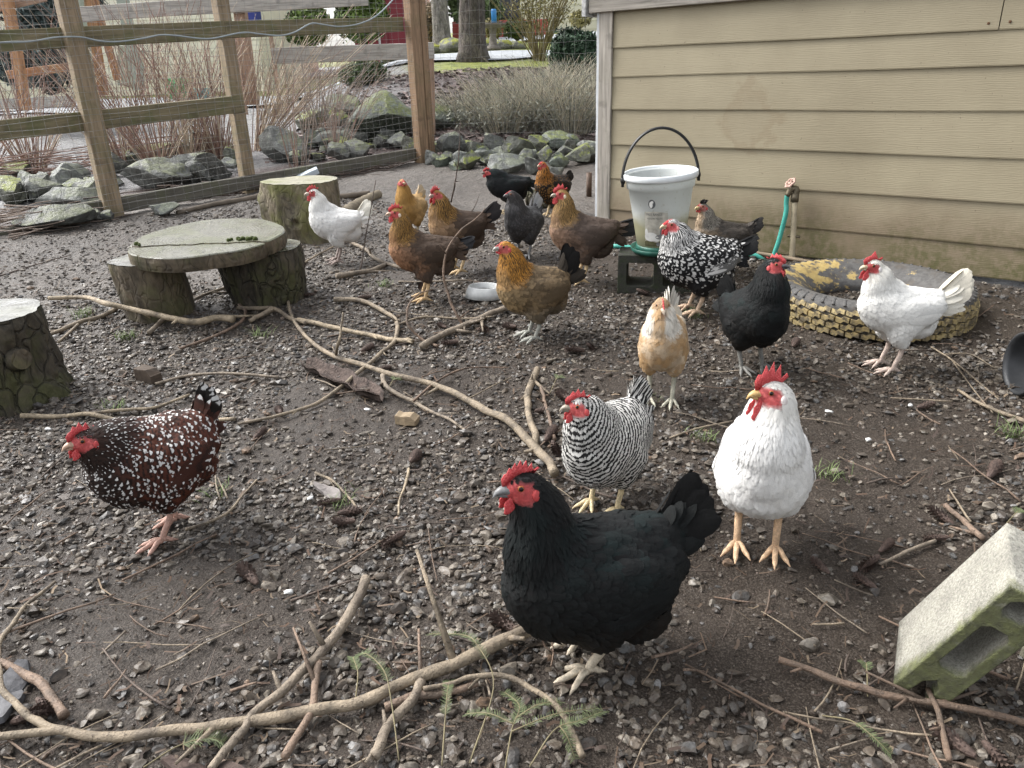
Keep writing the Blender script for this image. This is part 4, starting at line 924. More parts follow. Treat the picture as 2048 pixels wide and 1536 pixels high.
class FeatherSet:
    def __init__(s): s.V, s.F, s.C1, s.C2, s.U, s.P, s.off = [], [], [], [], [], [], 0
    def add(s, rows, side, halfw, lf, c1, c2, pat, rd, nrm, arch=.22):
        """rows (k,3), side (k,3), nrm (k,3), halfw (k), lf (k) position along the feather"""
        k = len(rows)
        for j in (-1, 0, 1):
            s.V.append(rows + side * (halfw * j)[:, None] - nrm * (halfw * arch * abs(j))[:, None])
        o = s.off; i = np.arange(k - 1)
        s.F.append(np.vstack([np.stack([o + i, o + k + i, o + k + i + 1, o + i + 1], -1), np.stack([o + k + i, o + 2 * k + i, o + 2 * k + i + 1, o + k + i + 1], -1)]))
        s.off += 3 * k
        u = np.repeat([0, .5, 1.], k); s.U.append(np.stack([u, np.tile(lf, 3), np.full(3 * k, rd), -100 * (np.vstack(s.V[-3:]) @ np.array([.75, 0, .65]))], -1))
        s.C1.append(np.tile(np.append(c1, 1), (3 * k, 1))); s.C2.append(np.tile(np.append(c2, 1), (3 * k, 1))); s.P.append(np.tile(pat, (3 * k, 1)))
    def build(s, name, parent):
        if not s.V: return None
        o = fast_mesh(name, np.vstack(s.V), np.vstack(s.F), PLUME, parent)
        vcol(o, 'fcol', np.vstack(s.C1)); vcol(o, 'fcol2', np.vstack(s.C2)); vcol(o, 'fuv', np.vstack(s.U)); vcol(o, 'fpat', np.vstack(s.P)); return o

def hen(S):
    rs = np.random.default_rng(S.get('seed', 1)); rnd = random.Random(S.get('seed', 1))
    W = S.get('wide', 1.); D = S.get('deep', 1.); lean = R(S.get('lean', 0)); LB = S.get('long', 1.) * .93; lift = S.get('leg', 0.)
    hx, hy, hz = S.get('head', (.15, 0, .41)); hyaw, hpit = R(S.get('hyaw', 0)), R(S.get('hpitch', 0))
    # ---- body axis, breast first
    B = np.array([(.135, .262), (.115, .248), (.065, .228), (0, .216), (-.065, .222), (-.125, .245), (-.172, .275)]) * np.array([LB, 1])
    ry = np.array([.035, .066, .092, .1, .09, .06, .026]) * W; rz = np.array([.04, .072, .098, .104, .092, .062, .03]) * D
    piv = np.array([0, .22]); c, s_ = math.cos(lean), math.sin(lean)
    B = (B - piv) @ np.array([[c, s_], [-s_, c]]) + piv
    B3 = np.stack([B[:, 0], 0 * B[:, 0], B[:, 1] + lift], -1)
    parts, bP, bT, bRY, bRZ = sphere_chain(B3, ry, rz, 34)
    # ---- neck
    nb = B3[2] + np.array([-.012, 0, .035]); hp = np.array([hx, hy, hz + lift])
    fw0 = np.array([math.cos(hyaw) * math.cos(hpit), math.sin(hyaw) * math.cos(hpit), math.sin(hpit)])
    n1 = B3[1] + np.array([-.01, 0, .045]); dv = hp - n1
    bow = S.get('bow', .018)
    N3 = np.array([nb, n1, n1 + dv * .5 + np.array([bow * -.6, 0, 0]), hp - np.array([.004, 0, .022]) - fw0 * .006, hp])
    nk = S.get('neck', 1.)
    parts2, nP, nT, nRY, nRZ = sphere_chain(N3, np.array([.066, .060, .043, .031, .025]) * np.array([W * 1., W * .95 * nk, nk, nk, 1]), np.array([.078, .068, .049, .034, .028]) * np.array([D, .95 * nk, nk, nk, 1]), 26)
    parts += parts2
    # ---- head and face
    up = np.array([0, 0, 1.]); sd = np.cross(up, fw0); sd /= np.linalg.norm(sd); uh = np.cross(fw0, sd)
    bv, bf = ICO2
    def ell(cn, a, b, cc, A=None): 
        A = np.eye(3) if A is None else A; parts.append((cn + (bv * np.array([a, b, cc])) @ A, bf))
    HA = np.stack([fw0, sd, uh])
    ell(hp + fw0 * .004, .034, .0245, .0275, HA); ell(hp + fw0 * .022 - uh * .003, .022, .0165, .0195, HA); ell(hp + fw0 * .034 - uh * .004, .013, .010, .0125, HA)
    if S.get('muff'): ell(hp + fw0 * .004 - uh * .016, .026, .036, .024, HA)
    # ---- thighs, fluff and the swell of the folded wings
    st = S.get('stance', ((0, 0), (0, 0)))
    hips = []
    for k, sg in enumerate((1, -1)):
        dx, dy = st[k]
        a = B3[3] + np.array([-.012, sg * .05 * W, -.035]); h_ = np.array([B3[3][0] - .012 + dx * .4, sg * (.046 + dy * .5), .098 + lift * .75 + S.get('hock', 0)])
        m = (a + h_) / 2 + np.array([.018, 0, 0]); hips.append(h_)
        q, *_ = sphere_chain(np.array([a, m, h_]), np.array([.058, .044, .019]) * W, np.array([.066, .05, .02]), 14); parts += q
        ell(B3[3] + np.array([-.028 * LB, sg * (.078 - .014 * S.get('slim', 0)) * W, .002 - .012 * S.get('slim', 0)]), .112 * LB, .026, .062 * D)
        ell(B3[3] + np.array([-.105 * LB, sg * .054 * W, .02]), .07 * LB, .022, .04 * D)
    ell(B3[4] + np.array([-.022, 0, -.055 - .02 * S.get('fluff', 0)]), .074, .07 * W, .062 + .016 * S.get('fluff', 0))
    if S.get('keel'): ell(B3[2] + np.array([.01, 0, -.03]), .085, .09 * W, .085)
    far = S.get('far', 0)
    Vb, Tb = remeshed(parts, .0076 if not far else .010, 6 if not far else 5)
    bvh = BVHTree.FromPolygons(Vb.tolist(), Tb.tolist())
    # normals
    fn = np.cross(Vb[Tb[:, 1]] - Vb[Tb[:, 0]], Vb[Tb[:, 2]] - Vb[Tb[:, 0]]); vn = np.zeros_like(Vb)
    for k in range(3): np.add.at(vn, Tb[:, k], fn)
    vn = nsm(vn)
    # ---- region lookup
    headc = hp + fw0 * .008
    def regions(p, n):
        dn = (np.linalg.norm(p[:, None] - nP[None], axis=2)) / ((nRY + nRZ) * .5)[None]; db = np.linalg.norm(p[:, None] - bP[None], axis=2) / ((bRY + bRZ) * .5)[None]
        i = dn.argmin(1); j = db.argmin(1); t = i / (len(nP) - 1)
        wn = sstep(-.3, .3, db.min(1) - dn.min(1)) * sstep(.08, .25, t); wn = np.maximum(wn, sstep(.45, .6, t) * (dn.min(1) < 2.2))
        loc = (p - headc) @ HA.T
        return wn, t, nT[i], bT[j], j / (len(bP) - 1), loc
    def face_mask(loc):
        fx, fy, fz = loc.T
        f = sstep(-.020, -.010, fx - np.abs(fz + .002) * .35) * sstep(.0165, .011, fz - fx * .12) * sstep(-.026, -.018, fz)
        return f * (np.linalg.norm(loc, axis=1) < .055)
    colf = S['color']
    wn, tn, tT, tB, jb, loc = regions(Vb, vn); fm = face_mask(loc) * S.get('face', 1.)
    c1, c2, pt = colf(Vb, vn, wn, tn, jb, lift); cb = c1 * .75
    mott = (vnoise(Vb * 260, 3) * .5 + .5)[:, None]; red = pal(*S.get('skin', (.44, .06, .06))) * (.6 + .7 * mott) + pal(.10, .07, .06) * sstep(.55, .95, mott); cb = cb * (1 - fm[:, None]) + red * fm[:, None]
    # ---- legs and feet joined to the body
    legc = pal(*S.get('legc', (.42, .33, .2))); lv, lf_, lc = [], [], []
    for k, sg in enumerate((1, -1)):
        dx, dy = st[k]; hk = hips[k]; raised = S.get('raise', (0, 0))[k]
        an = np.array([B3[3][0] + .012 + dx, sg * (.044 + dy), .014 + raised])
        P = catmull(np.array([hk + np.array([.004, 0, .012]), hk * .65 + an * .35 + np.array([-.005, 0, 0]), hk * .25 + an * .75, an]), 9)
        r_ = np.linspace(.0098, .0078, 9); r_[-1] = .0098; lv.append(tube_arrays(P, r_ * S.get('legw', 1), 8)); 
        for ang, ln in ((0, .062), (33, .05), (-33, .05), (172, .026)):
            a = R(ang + S.get('toe', 0)); d = np.array([math.cos(a), math.sin(a), 0]); z0 = an[2]
            Q = np.array([an + d * .004, an + d * ln * .35 + np.array([0, 0, .004]), an + d * ln * .7 + np.array([0, 0, -.003]), an + d * ln + np.array([0, 0, -.007]), an + d * (ln + .013) + np.array([0, 0, -.012])])
            lv.append(tube_arrays(catmull(Q, 11), np.interp(np.arange(11), [0, 4, 7.5, 8, 10], [.0078, .0066, .0055, .0036, .0012]), 7))
    Vl, Fl = cat_meshes(lv)
    root = empty(S['name'])
    Vall = np.vstack([Vb, Vl]); Fall = Tb.tolist() + [[q + len(Vb) for q in f] for f in Fl]
    body = mesh_obj('body', Vall, Fall, HBODY, root); lcol = np.tile(legc, (len(Vl), 1)) * (1 + .25 * np.sin(Vl[:, 2:] * 700)) ; vcol(body, 'col', np.vstack([cb, lcol]))
    # ---- plumage: overlapping feathers that follow the surface
    area = np.linalg.norm(fn, axis=1); Fsz = S.get('fsize', 1.) * (1.35 if far else 1)
    ncand = 5500 if far else 14000
    ti = rs.choice(len(Tb), ncand, p=area / area.sum()); r1, r2 = np.sqrt(rs.random(ncand)), rs.random(ncand)
    wts = np.stack([1 - r1, r1 * (1 - r2), r1 * r2], -1); p = (Vb[Tb[ti]] * wts[..., None]).sum(1); n = nsm((vn[Tb[ti]] * wts[..., None]).sum(1))
    wn, tn, tT, tB, jb, loc = regions(p, n); fm = face_mask(loc) * (1 if S.get('face', 1) > .3 else 0)
    headm = sstep(.72, .92, tn) * wn
    thigh = sstep(.155, .12, p[:, 2] - lift)
    L = .040 * (1 - wn) + wn * (.046 * (1 - tn) + .020 * tn); L = L * (1 - .62 * headm); L = np.where(thigh > .5, .03, L)
    Wd = .0125 * (1 - wn) + wn * .0052; Wd = Wd * (1 - .5 * headm); breast = sstep(.3, .8, n[:, 0]) * (1 - wn); L = L * (1 - .28 * breast); Wd = Wd * (1 - .15 * breast)
    belly = sstep(-.1, -.6, n[:, 2]); L *= 1 + .1 * belly
    L *= Fsz; Wd *= Fsz
    sp = np.maximum(Wd * .78, .0038)
    near = np.linalg.norm(loc, axis=1) < .06; keep = ((fm < .45) | ~near) & ((loc[:, 0] < .026) | ~near) & (p[:, 2] > hips[0][2] + .002)
    cell = .02; grid = {}; acc = []
    for i in np.where(keep)[0]:
        k = (int(p[i, 0] // cell), int(p[i, 1] // cell), int(p[i, 2] // cell)); ok = True; ri = sp[i]
        for a in (-1, 0, 1):
            for b in (-1, 0, 1):
                for d in (-1, 0, 1):
                    for j in grid.get((k[0] + a, k[1] + b, k[2] + d), ()):
                        q = p[j] - p[i]
                        if q[0] * q[0] + q[1] * q[1] + q[2] * q[2] < ri * ri: ok = False; break
                    if not ok: break
                if not ok: break
            if not ok: break
        if ok: grid.setdefault(k, []).append(i); acc.append(i)
    acc = np.array(acc)
    p, n, wn, tn, tT, jb, L, Wd, headm, thigh, breast, belly = (q[acc] for q in (p, n, wn, tn, tT, jb, L, Wd, headm, thigh, breast, belly))
    back = np.array([-c, 0, -s_ * 1.]); 
    flow = wn[:, None] * (-tT) + (1 - wn)[:, None] * (back + np.array([0, 0, -.18])) 
    front = sstep(.35, .95, n[:, 0]) * (1 - wn); flow = flow + front[:, None] * np.array([.2, 0, -1.6]); flow = flow + (thigh * .9)[:, None] * np.array([0, 0, -1.])
    rear = sstep(-.3, -.9, n[:, 0]) * (1 - wn) * sstep(.27, .2, p[:, 2] - lift); flow = flow + rear[:, None] * np.array([0, 0, -1.2])
    flow = flow + rs.normal(0, .10, flow.shape); flow = nsm(flow - n * (flow * n).sum(1)[:, None])
    c1, c2, pt = colf(p, n, wn, tn, jb, lift); shade = rs.uniform(1 - S.get('fvar', .14), 1 + S.get('fvar', .14), len(p))
    c1 = c1 * shade[:, None]; c2 = c2 * rs.uniform(.9, 1.08, (len(p), 1))
    wy = np.abs(p[:, 1]); wing = (wn < .35) & (p[:, 0] > -.17 * LB) & (p[:, 0] < .075 * LB) & (p[:, 2] - lift > .185) & (p[:, 2] - lift < .30) & (np.abs(n[:, 1]) > .45)
    sets = {'plumage': FeatherSet(), 'wl': FeatherSet(), 'wr': FeatherSet(), 'tail': FeatherSet()}
    raise_k = S.get('ruffle', .5 if S['name'] == 'white_hen' else .8)
    def lay(fs, p0, d0, Lg, hw, prof, col1, col2, pat, rdv, base=.0008, lf_lift=.0052, arch=.22):
        t, wpf = PROF[prof]; q = Vector(p0); rows, nr = [], []; prev = 0.; d = Vector(d0)
        for tt in t:
            q = q + d * ((tt - prev) * Lg); prev = tt
            h = bvh.find_nearest(q)
            if h[0] is None: return
            nn = h[1]; q = h[0].copy(); rows.append(np.array(q + nn * (base + lf_lift * tt)) ); nr.append(np.array(nn)); d = d - nn * d.dot(nn)
            if d.length < 1e-5: return
            d.normalize()
        rows = np.array(rows); nr = np.array(nr); T = nsm(np.gradient(rows, axis=0)); sdv = nsm(np.cross(nr, T)); fs.add(rows, sdv, hw * wpf, t, col1, col2, pat, rdv, nr, arch)
    for i in range(len(p)):
        kind = 'hackle' if wn[i] > .5 else ('fluff' if (belly[i] > .6 or thigh[i] > .5) else 'contour')
        fs = sets['wl' if p[i, 1] > 0 else 'wr'] if wing[i] else sets['plumage']
        lfv = (.0034 + .0045 * (kind == 'fluff') + .003 * rnd.random() ** 2) * raise_k * (1 - .6 * headm[i])
        lay(fs, p[i], flow[i], L[i] * rnd.uniform(.85, 1.15), Wd[i] * rnd.uniform(.9, 1.12), kind, c1[i], c2[i], pt[i], rnd.random(), lf_lift=lfv)
    # flight feathers of the folded wings
    wc1, wc2, wpt = S.get('wing', (None, None, None))
    for sg, key in ((1, 'wl'), (-1, 'wr')):
        nfl = 9
        for k in range(nfl):
            f = k / (nfl - 1); st0 = np.array([(.012 - .062 * f) * LB, sg * .115 * W, .192 + .052 * f + lift + (.02 - .0) * math.sin(lean)])
            h = bvh.find_nearest(Vector(st0)); d = np.array([-1, -sg * .12, .02 + .16 * (1 - f) - math.tan(lean) * .9])
            cc1, cc2, pp = (colf(np.array([[-.05, sg * .1, .22 + lift]]), np.array([[0, sg, 0.]]), np.array([0.]), np.array([0.]), np.array([.5]), lift))
            a1 = wc1 if wc1 is not None else cc1[0] * (.95 if cc1[0][0] > .5 else .74); a2 = wc2 if wc2 is not None else cc2[0]; a3 = wpt if wpt is not None else pp[0]
            lay(sets[key], np.array(h[0]), nsm(d), (.118 + .03 * f) * LB * S.get('wl', 1), .0135, 'quill', a1 * rnd.uniform(.85, 1.1), a2, a3, rnd.random(), base=.0055 - .003 * f, lf_lift=.003, arch=.12)
    # ---- tail: a folded fan of broad quills with coverts over the root
    T = S.get('tail', {}); te = R(T.get('elev', 40)) ; tl = T.get('L', .15) * .92; tw = T.get('w', .021); nt = T.get('n', 12); spr = T.get('spread', 6.5); tb = B3[-1] + np.array([.02, 0, -.006]); ty = R(T.get('yaw', 0))
    tc1 = pal(*T.get('c', (.02, .02, .02))); tc2 = pal(*T.get('c2', (.02, .02, .02))); tpat = np.array(T.get('pat', (0, 0, 0, 0)), float)
    def quill(o, el, yw, Lq, hw, sg, bend, c1_, c2_, pat_, opening):
        m = 7; t, wpf = PROF['quill']; d = np.array([-math.cos(el) * math.cos(yw), math.sin(yw), math.sin(el) * math.cos(yw)])
        nrm = np.array([0, sg * math.cos(opening), math.sin(opening)]); nrm = nrm - d * (nrm @ d); nrm /= np.linalg.norm(nrm); sdv = np.cross(nrm, d)
        rows = np.array([o + d * Lq * tt + (sdv * sg * bend + np.array([-.4, 0, -.35]) * abs(bend)) * Lq * tt * tt for tt in t]); k = len(t)
        sets['tail'].add(rows, np.tile(sdv, (k, 1)), hw * wpf, t, c1_, c2_, pat_, rnd.random(), np.tile(nrm, (k, 1)), .18)
    for k in range(nt):
        sg = 1 if k % 2 else -1; f = (k // 2 + .5) / (nt / 2)
        quill(tb + np.array([0, sg * (.004 + .012 * f), -.022 * f]), te - R(spr) * f * nt / 2 * .55 + R(rnd.uniform(-3, 3)), ty + sg * R(3 + 15 * f * T.get('open', 1.)), tl * (1 - .16 * f) * rnd.uniform(.93, 1.05), tw * rnd.uniform(.9, 1.1), sg, .06, tc1 * rnd.uniform(.8, 1.2), tc2, tpat, R(20 + 25 * (1 - f)))
    cv = T.get('cov')
    for k in range(34 if not far else 16):
        sg = 1 if k % 2 else -1; f = rnd.random(); cc1, cc2, pp = colf(np.array([[-.16, .02 * sg, .28 + lift]]), np.array([[0, sg * .7, .7]]), np.array([0.]), np.array([0.]), np.array([.95]), lift)
        a1 = pal(*cv) if cv else cc1[0]
        o = tb + np.array([.03 * rnd.random() - .004, sg * (.01 + .02 * f), .014 - .045 * f])
        quill(o, te - R(10) - R(62) * f + R(rnd.uniform(-8, 8)), ty + sg * R(8 + 12 * rnd.random()), tl * rnd.uniform(.42, .66), .0135 * rnd.uniform(.8, 1.15), sg, .25, a1 * rnd.uniform(.85, 1.12), cc2[0], pp[0], R(15 + 50 * (1 - f)))
    # crest / beard tufts
    for (cx, cz, cnt, ln, cl, sprd) in S.get('tufts', ()):
        for k in range(cnt):
            o = headc + fw0 * (cx + rnd.uniform(-.012, .012)) + uh * cz + sd * rnd.uniform(-.013, .013)
            d = nsm(uh * (1 if cz > 0 else -.8) + fw0 * rnd.uniform(-.9, .5) * (1 if cz > 0 else .2) + sd * rnd.uniform(-1, 1) * sprd)
            t, wpf = PROF['hackle']; sdv = nsm(np.cross(d, np.array([rnd.uniform(-1, 1), rnd.uniform(-1, 1), .2]))); nr = np.cross(sdv, d)
            rows = np.array([o + d * ln * tt * (1) + (-fw0 * .3 - uh * .1) * ln * tt * tt for tt in t]); sets['plumage'].add(rows, np.tile(sdv, (5, 1)), .0052 * wpf, t, pal(*cl) * rnd.uniform(.7, 1.3), pal(*cl), np.zeros(4), rnd.random(), np.tile(nr, (5, 1)))
    o = sets['plumage'].build('plumage', root); tag(o, kind='stuff')
    for key in ('wl', 'wr'):
        o = sets[key].build('wing', root)
    sets['tail'].build('tail', root)
    # ---- beak, eyes, comb, wattles, ear lobes
    HM = Matrix((tuple(fw0), tuple(sd), tuple(uh))).transposed().to_4x4(); HM.translation = Vector(hp + fw0 * .006)
    def hpart(o): o.parent = root; o.data.transform(HM); return o
    bc = S.get('beak', (.40, .28, .14)); bm_ = simple('beak_%02d%02d' % (int(bc[0] * 99), int(bc[1] * 99)), bc, .35, .3, 120, .1)
    Pk = catmull(np.array([(.024, 0, -.002), (.036, 0, .0005), (.047, 0, -.003), (.0545, 0, -.0105)]), 9); v1, f1 = tube_arrays(Pk, np.array([.0118, .0112, .0103, .0092, .0078, .006, .0042, .0024, .0006]), 10, flat=.78)
    Pl = catmull(np.array([(.024, 0, -.0085), (.036, 0, -.0085), (.046, 0, -.0085)]), 6); v2, f2 = tube_arrays(Pl, np.array([.0085, .008, .0068, .0052, .0034, .0008]), 10, flat=.8)
    v, f = cat_meshes([(v1, f1), (v2, f2)]); hpart(mesh_obj('beak', v, f, bm_))
    for sg in (1, -1):
        o0 = Vector(hp + fw0 * (.0165) + uh * .006); h = bvh.ray_cast(o0 + Vector(sd * sg * .06), Vector(-sd * sg)); ep = np.array(h[0]) if h[0] else np.array(o0) + sd * sg * .02
        nn = h[1] if h[0] else Vector(sd * sg)
        v, f = ICO3; e = mesh_obj('eye', v * np.array([.0056, .0056, .0042]), f.tolist(), EYEM, root); e.data.materials.append(PUP)
        for pl_ in e.data.polygons:
            if pl_.center.z > .0031: pl_.material_index = 1
        e.location = ep - np.array(nn) * .0006; e.rotation_euler = nn.to_track_quat('Z', 'Y').to_euler()
        o0 = Vector(hp - fw0 * .007 - uh * .008); h = bvh.ray_cast(o0 + Vector(sd * sg * .06), Vector(-sd * sg))
        if h[0] and S.get('face', 1) > .3:
            lobe = S.get('lobe', (.42, .05, .05)); lm = simple('lobe_%02d%02d' % (int(lobe[0] * 99), int(lobe[1] * 99)), lobe, .5, .15, 150, .3)
            v, f = ICO2; e = mesh_obj('ear_lobe', v * np.array([.0075, .0105, .0032]), f.tolist(), lm, root); q = frame(Vector(fw0), z=h[1]); e.location = h[0] - h[1] * .0002
            e.rotation_euler = q.to_euler()
    cs = S.get('comb', 1.); ctype = S.get('ctype', 'single')
    def plate(name, pts, th, bulge=1.):
        bm = bmesh.new(); vs = [bm.verts.new((x, -th / 2, z)) for x, z in pts]; fce = bm.faces.new(vs); r_ = bmesh.ops.extrude_face_region(bm, geom=[fce]); 
        for q in r_['geom']:
            if isinstance(q, bmesh.types.BMVert): q.co.y += th
        bmesh.ops.recalc_face_normals(bm, faces=bm.faces); bmesh.ops.bevel(bm, geom=[e for e in bm.edges if e.calc_face_angle(0) > .5 and abs(e.verts[0].co.y - e.verts[1].co.y) < 1e-6], offset=th * .33, segments=2, affect='EDGES')
        bmesh.ops.triangulate(bm, faces=[q for q in bm.faces if len(q.verts) > 4])
        return bm_obj(name, bm, COMB, None, True)
    if ctype == 'single':
        k = S.get('points', 5); top = []; base = [(.036, .004), (.022, .013), (.004, .022), (-.012, .023), (-.022, .018)]
        for i in range(k):
            f = i / (k - 1); x = .034 - .058 * f; hgt = (.010 + .017 * math.sin(math.pi * (.18 + .72 * f))) * cs; zb = .008 + .020 * math.sin(math.pi * min(1, f * .75 + .1)) 
            wd = .058 / k
            top.append((x + wd * .38, zb + hgt * .45)); top.append((x - .002 - .004 * f * cs, zb + hgt)); 
        top.append((-.030 - .004 * cs, .022 + .006 * cs))
        hpart(plate('comb', base[::-1] + top, .0048))
    else:
        parts_ = []
        for rr in ((0,) if ctype == 'pea1' else (-1, 0, 1)):
            for i in range(5):
                f = i / 4; c0 = np.array([.034 - .034 * f, rr * .0052, .006 + .014 * math.sin(f * 1.6) + .002 * cs - abs(rr) * .002]); parts_.append((ICO2[0] * np.array([.0062, .0036, .0052]) * (.8 + .4 * cs) + c0, ICO2[1].tolist()))
        v, f = cat_meshes(parts_); hpart(mesh_obj('comb', v, f, COMB))
    ws = S.get('wattle', 1.)
    if ws > 0:
        for sg in (1, -1):
            v, f = ICO3; q = v.copy(); hgt = .0165 * ws; q = q * np.array([.0095 * (.6 + .4 * ws), .0028, hgt]); q[:, 0] *= (1.05 - .35 * np.clip(q[:, 2] / hgt, -1, 1)); q[:, 0] += .002 * np.sin(q[:, 2] * 300)
            q = q + np.array([.027, sg * .0095, -.015 - hgt * .72]); q[:, 1] += sg * .1 * np.maximum(0, -.018 - q[:, 2]); q[:, 0] += .22 * np.maximum(0, -.018 - q[:, 2]); hpart(mesh_obj('wattle', q, f.tolist(), COMB))
    # ---- place
    g_ = hit(*S['foot']); sc_ = S.get('sc', 1.)
    root.scale = (sc_,) * 3; root.rotation_euler = (0, 0, R(S['yaw'])); 
    fx = B3[3][0] + .012
    off = Vector((fx * math.cos(R(S['yaw'])), fx * math.sin(R(S['yaw'])), 0)) * sc_
    root.location = gpt(g_[0] - off.x, g_[1] - off.y, .004)
    tag(root, S['label'], 'hen', 'hens in the run')
    # report the outline in photo pixels
    Mw = np.array(root.matrix_basis); allv = np.vstack([Vall] + [np.vstack(q.V) for q in sets.values() if q.V]); w = (np.c_[allv, np.ones(len(allv))] @ Mw.T)[:, :3]
    q = w - EYE; dd = q @ FWD; uu = 1024 + FPX * (q @ RIGHT) / dd; vv = 768 - FPX * (q @ UP) / dd
    hw = (np.append(hp, 1) @ Mw.T)[:3]; tt_ = np.vstack(sets['tail'].V); tt_ = (np.c_[tt_, np.ones(len(tt_))] @ Mw.T)[:, :3].mean(0)
    print('HEN %-28s x %d-%d y %d-%d  want %s head (%d,%d) tail (%d,%d) nf %d tri %d' % (S['key'], uu.min(), uu.max(), vv.min(), vv.max(), S.get('bbox'), *project(hw), *project(tt_), len(p), sum(len(q.V) for q in sets.values())))
    return root

# ---- colour schemes: (points, normals, neckness, neck t, body t, lift) -> base, second colour, (lace, stripe, bar, spangle)
def flat(n, c): return np.tile(pal(*c), (n, 1))
def mixc(a, b, w): return a * (1 - w[:, None]) + b * w[:, None]
def P4(n, l=0, s=0, b=0, g=0): return np.tile(np.array([l, s, b, g], float), (n, 1))
def col_white(base=(.80, .79, .765), tint=(.78, .73, .60), k=.25):
    def f(p, n, wn, tn, jb, lift):
        m = len(p); c = mixc(flat(m, base), flat(m, tint), k * np.clip(wn * sstep(.3, .8, tn) + sstep(.75, 1, jb), 0, 1)); return c, c, P4(m)
    return f
def col_black(base=(.007, .007, .0073), gloss=(.008, .0145, .0145), brown=(.0165, .0125, .010)):
    def f(p, n, wn, tn, jb, lift):
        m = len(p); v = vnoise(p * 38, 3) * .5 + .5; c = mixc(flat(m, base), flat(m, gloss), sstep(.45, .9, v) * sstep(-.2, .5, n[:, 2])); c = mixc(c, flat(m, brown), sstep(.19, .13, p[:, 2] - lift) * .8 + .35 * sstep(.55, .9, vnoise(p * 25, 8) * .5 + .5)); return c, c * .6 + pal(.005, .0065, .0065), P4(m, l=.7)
    return f
def col_barred(p, n, wn, tn, jb, lift):
    m = len(p); return flat(m, (.58, .57, .54)), flat(m, (.014, .0135, .0135)), P4(m, b=1.)
def col_laced(p, n, wn, tn, jb, lift):
    m = len(p); hk = wn > .5; fl = (p[:, 2] - lift < .165)
    c1 = flat(m, (.62, .61, .59)); c2 = flat(m, (.011, .011, .012)); pt = P4(m, l=1.)
    pt[hk] = (0, 1, 0, 0); c1[fl] = (.018, .017, .017); pt[fl] = (0, 0, 0, .25); c2[fl] = (.45, .44, .42)
    return c1, c2, pt
def col_goldlaced(p, n, wn, tn, jb, lift):
    m = len(p); hk = wn > .5; c1 = flat(m, (.20, .10, .03)); c1[hk] = (.42, .17, .03); c2 = flat(m, (.014, .011, .009)); pt = P4(m, l=1.); pt[hk & (tn < .7)] = (0, 1, 0, 0); pt[hk & (tn >= .7)] = (0, 0, 0, 0)
    c1 = c1 * (1 - .55 * sstep(.0, .6, n[:, 2]) * (~hk))[:, None]; return c1, c2, pt
def col_speckled(p, n, wn, tn, jb, lift):
    m = len(p); nk = wn > .5; br = sstep(.2, .7, n[:, 0]); c1 = mixc(flat(m, (.095, .032, .02)), flat(m, (.03, .017, .013)), np.clip(br + wn * .9, 0, 1)); v = vnoise(p * 30, 4) * .5 + .5
    c1 = mixc(c1, flat(m, (.02, .014, .012)), .6 * sstep(.5, .9, v)); sg = .78 - .30 * sstep(-.0, -.1, p[:, 0]); sg = np.where(nk, .62, sg); sg = np.where(nk & (tn > .72), .95, sg)
    return c1, flat(m, (.66, .65, .63)), np.stack([0 * sg, 0 * sg, 0 * sg, sg], -1)
def col_buff(p, n, wn, tn, jb, lift):
    m = len(p); side = sstep(.012, .03, np.abs(p[:, 1])); c = flat(m, (.44, .28, .14)); c = mixc(c, flat(m, (.58, .48, .36)), .7 * sstep(.2, .9, vnoise(p * 42, 5) * .5 + .5)); hack = wn * sstep(.78, .45, tn) * side
    c = mixc(c, flat(m, (.70, .66, .58)), np.clip(hack * 1.3, 0, 1)); c = mixc(c, flat(m, (.42, .29, .17)), wn * sstep(.72, .9, tn)); c = mixc(c, flat(m, (.66, .58, .46)), sstep(.45, .75, jb) * (1 - wn)); return c, c, P4(m)
def col_partridge(neck, breast, body, belly=None, stripe=.9, dark=(.022, .016, .012)):
    def f(p, n, wn, tn, jb, lift):
        m = len(p); fr = sstep(.15, .75, n[:, 0] - .25 * (n[:, 2] > .3)) * (1 - wn); c = mixc(flat(m, body), flat(m, breast), fr); v = vnoise(p * 45, 6) * .5 + .5; c = c * (0.75 + .5 * v)[:, None]
        if belly: c = mixc(c, flat(m, belly), sstep(.18, .14, p[:, 2] - lift) * .8)
        und = wn * sstep(.1, .6, n[:, 0]) * sstep(.55, .25, tn); c = mixc(c, flat(m, neck), wn); c = mixc(c, flat(m, breast), und * .8)
        pt = P4(m); pt[:, 1] = np.where(wn > .5, stripe * (1 - .8 * und) * sstep(.95, .7, tn), 0); return c, flat(m, dark), pt
    return f
def col_grey(p, n, wn, tn, jb, lift):
    m = len(p); c = flat(m, (.088, .086, .088)) * (.7 + .6 * (vnoise(p * 40, 2) * .5 + .5))[:, None]; c = mixc(c, flat(m, (.05, .047, .046)), wn * sstep(.4, .9, tn)); pt = P4(m, l=.6); return c, flat(m, (.035, .034, .035)), pt
def col_crested(p, n, wn, tn, jb, lift):
    m = len(p); c = flat(m, (.06, .052, .045)) * (.7 + .6 * (vnoise(p * 40, 2) * .5 + .5))[:, None]; fr = sstep(.1, .6, n[:, 0]); c = mixc(c, flat(m, (.38, .28, .19)), fr * (1 - wn)); c = mixc(c, flat(m, (.36, .33, .28)), wn); c = mixc(c, flat(m, (.42, .31, .21)), wn * sstep(.3, .8, n[:, 0]))
    pt = P4(m); pt[:, 1] = np.where(wn > .5, .9 * sstep(.7, .2, n[:, 0]), 0); return c, flat(m, (.03, .027, .025)), pt
WELS = dict(neck=(.33, .18, .05), breast=(.32, .17, .095), body=(.07, .047, .033), belly=(.10, .075, .06))
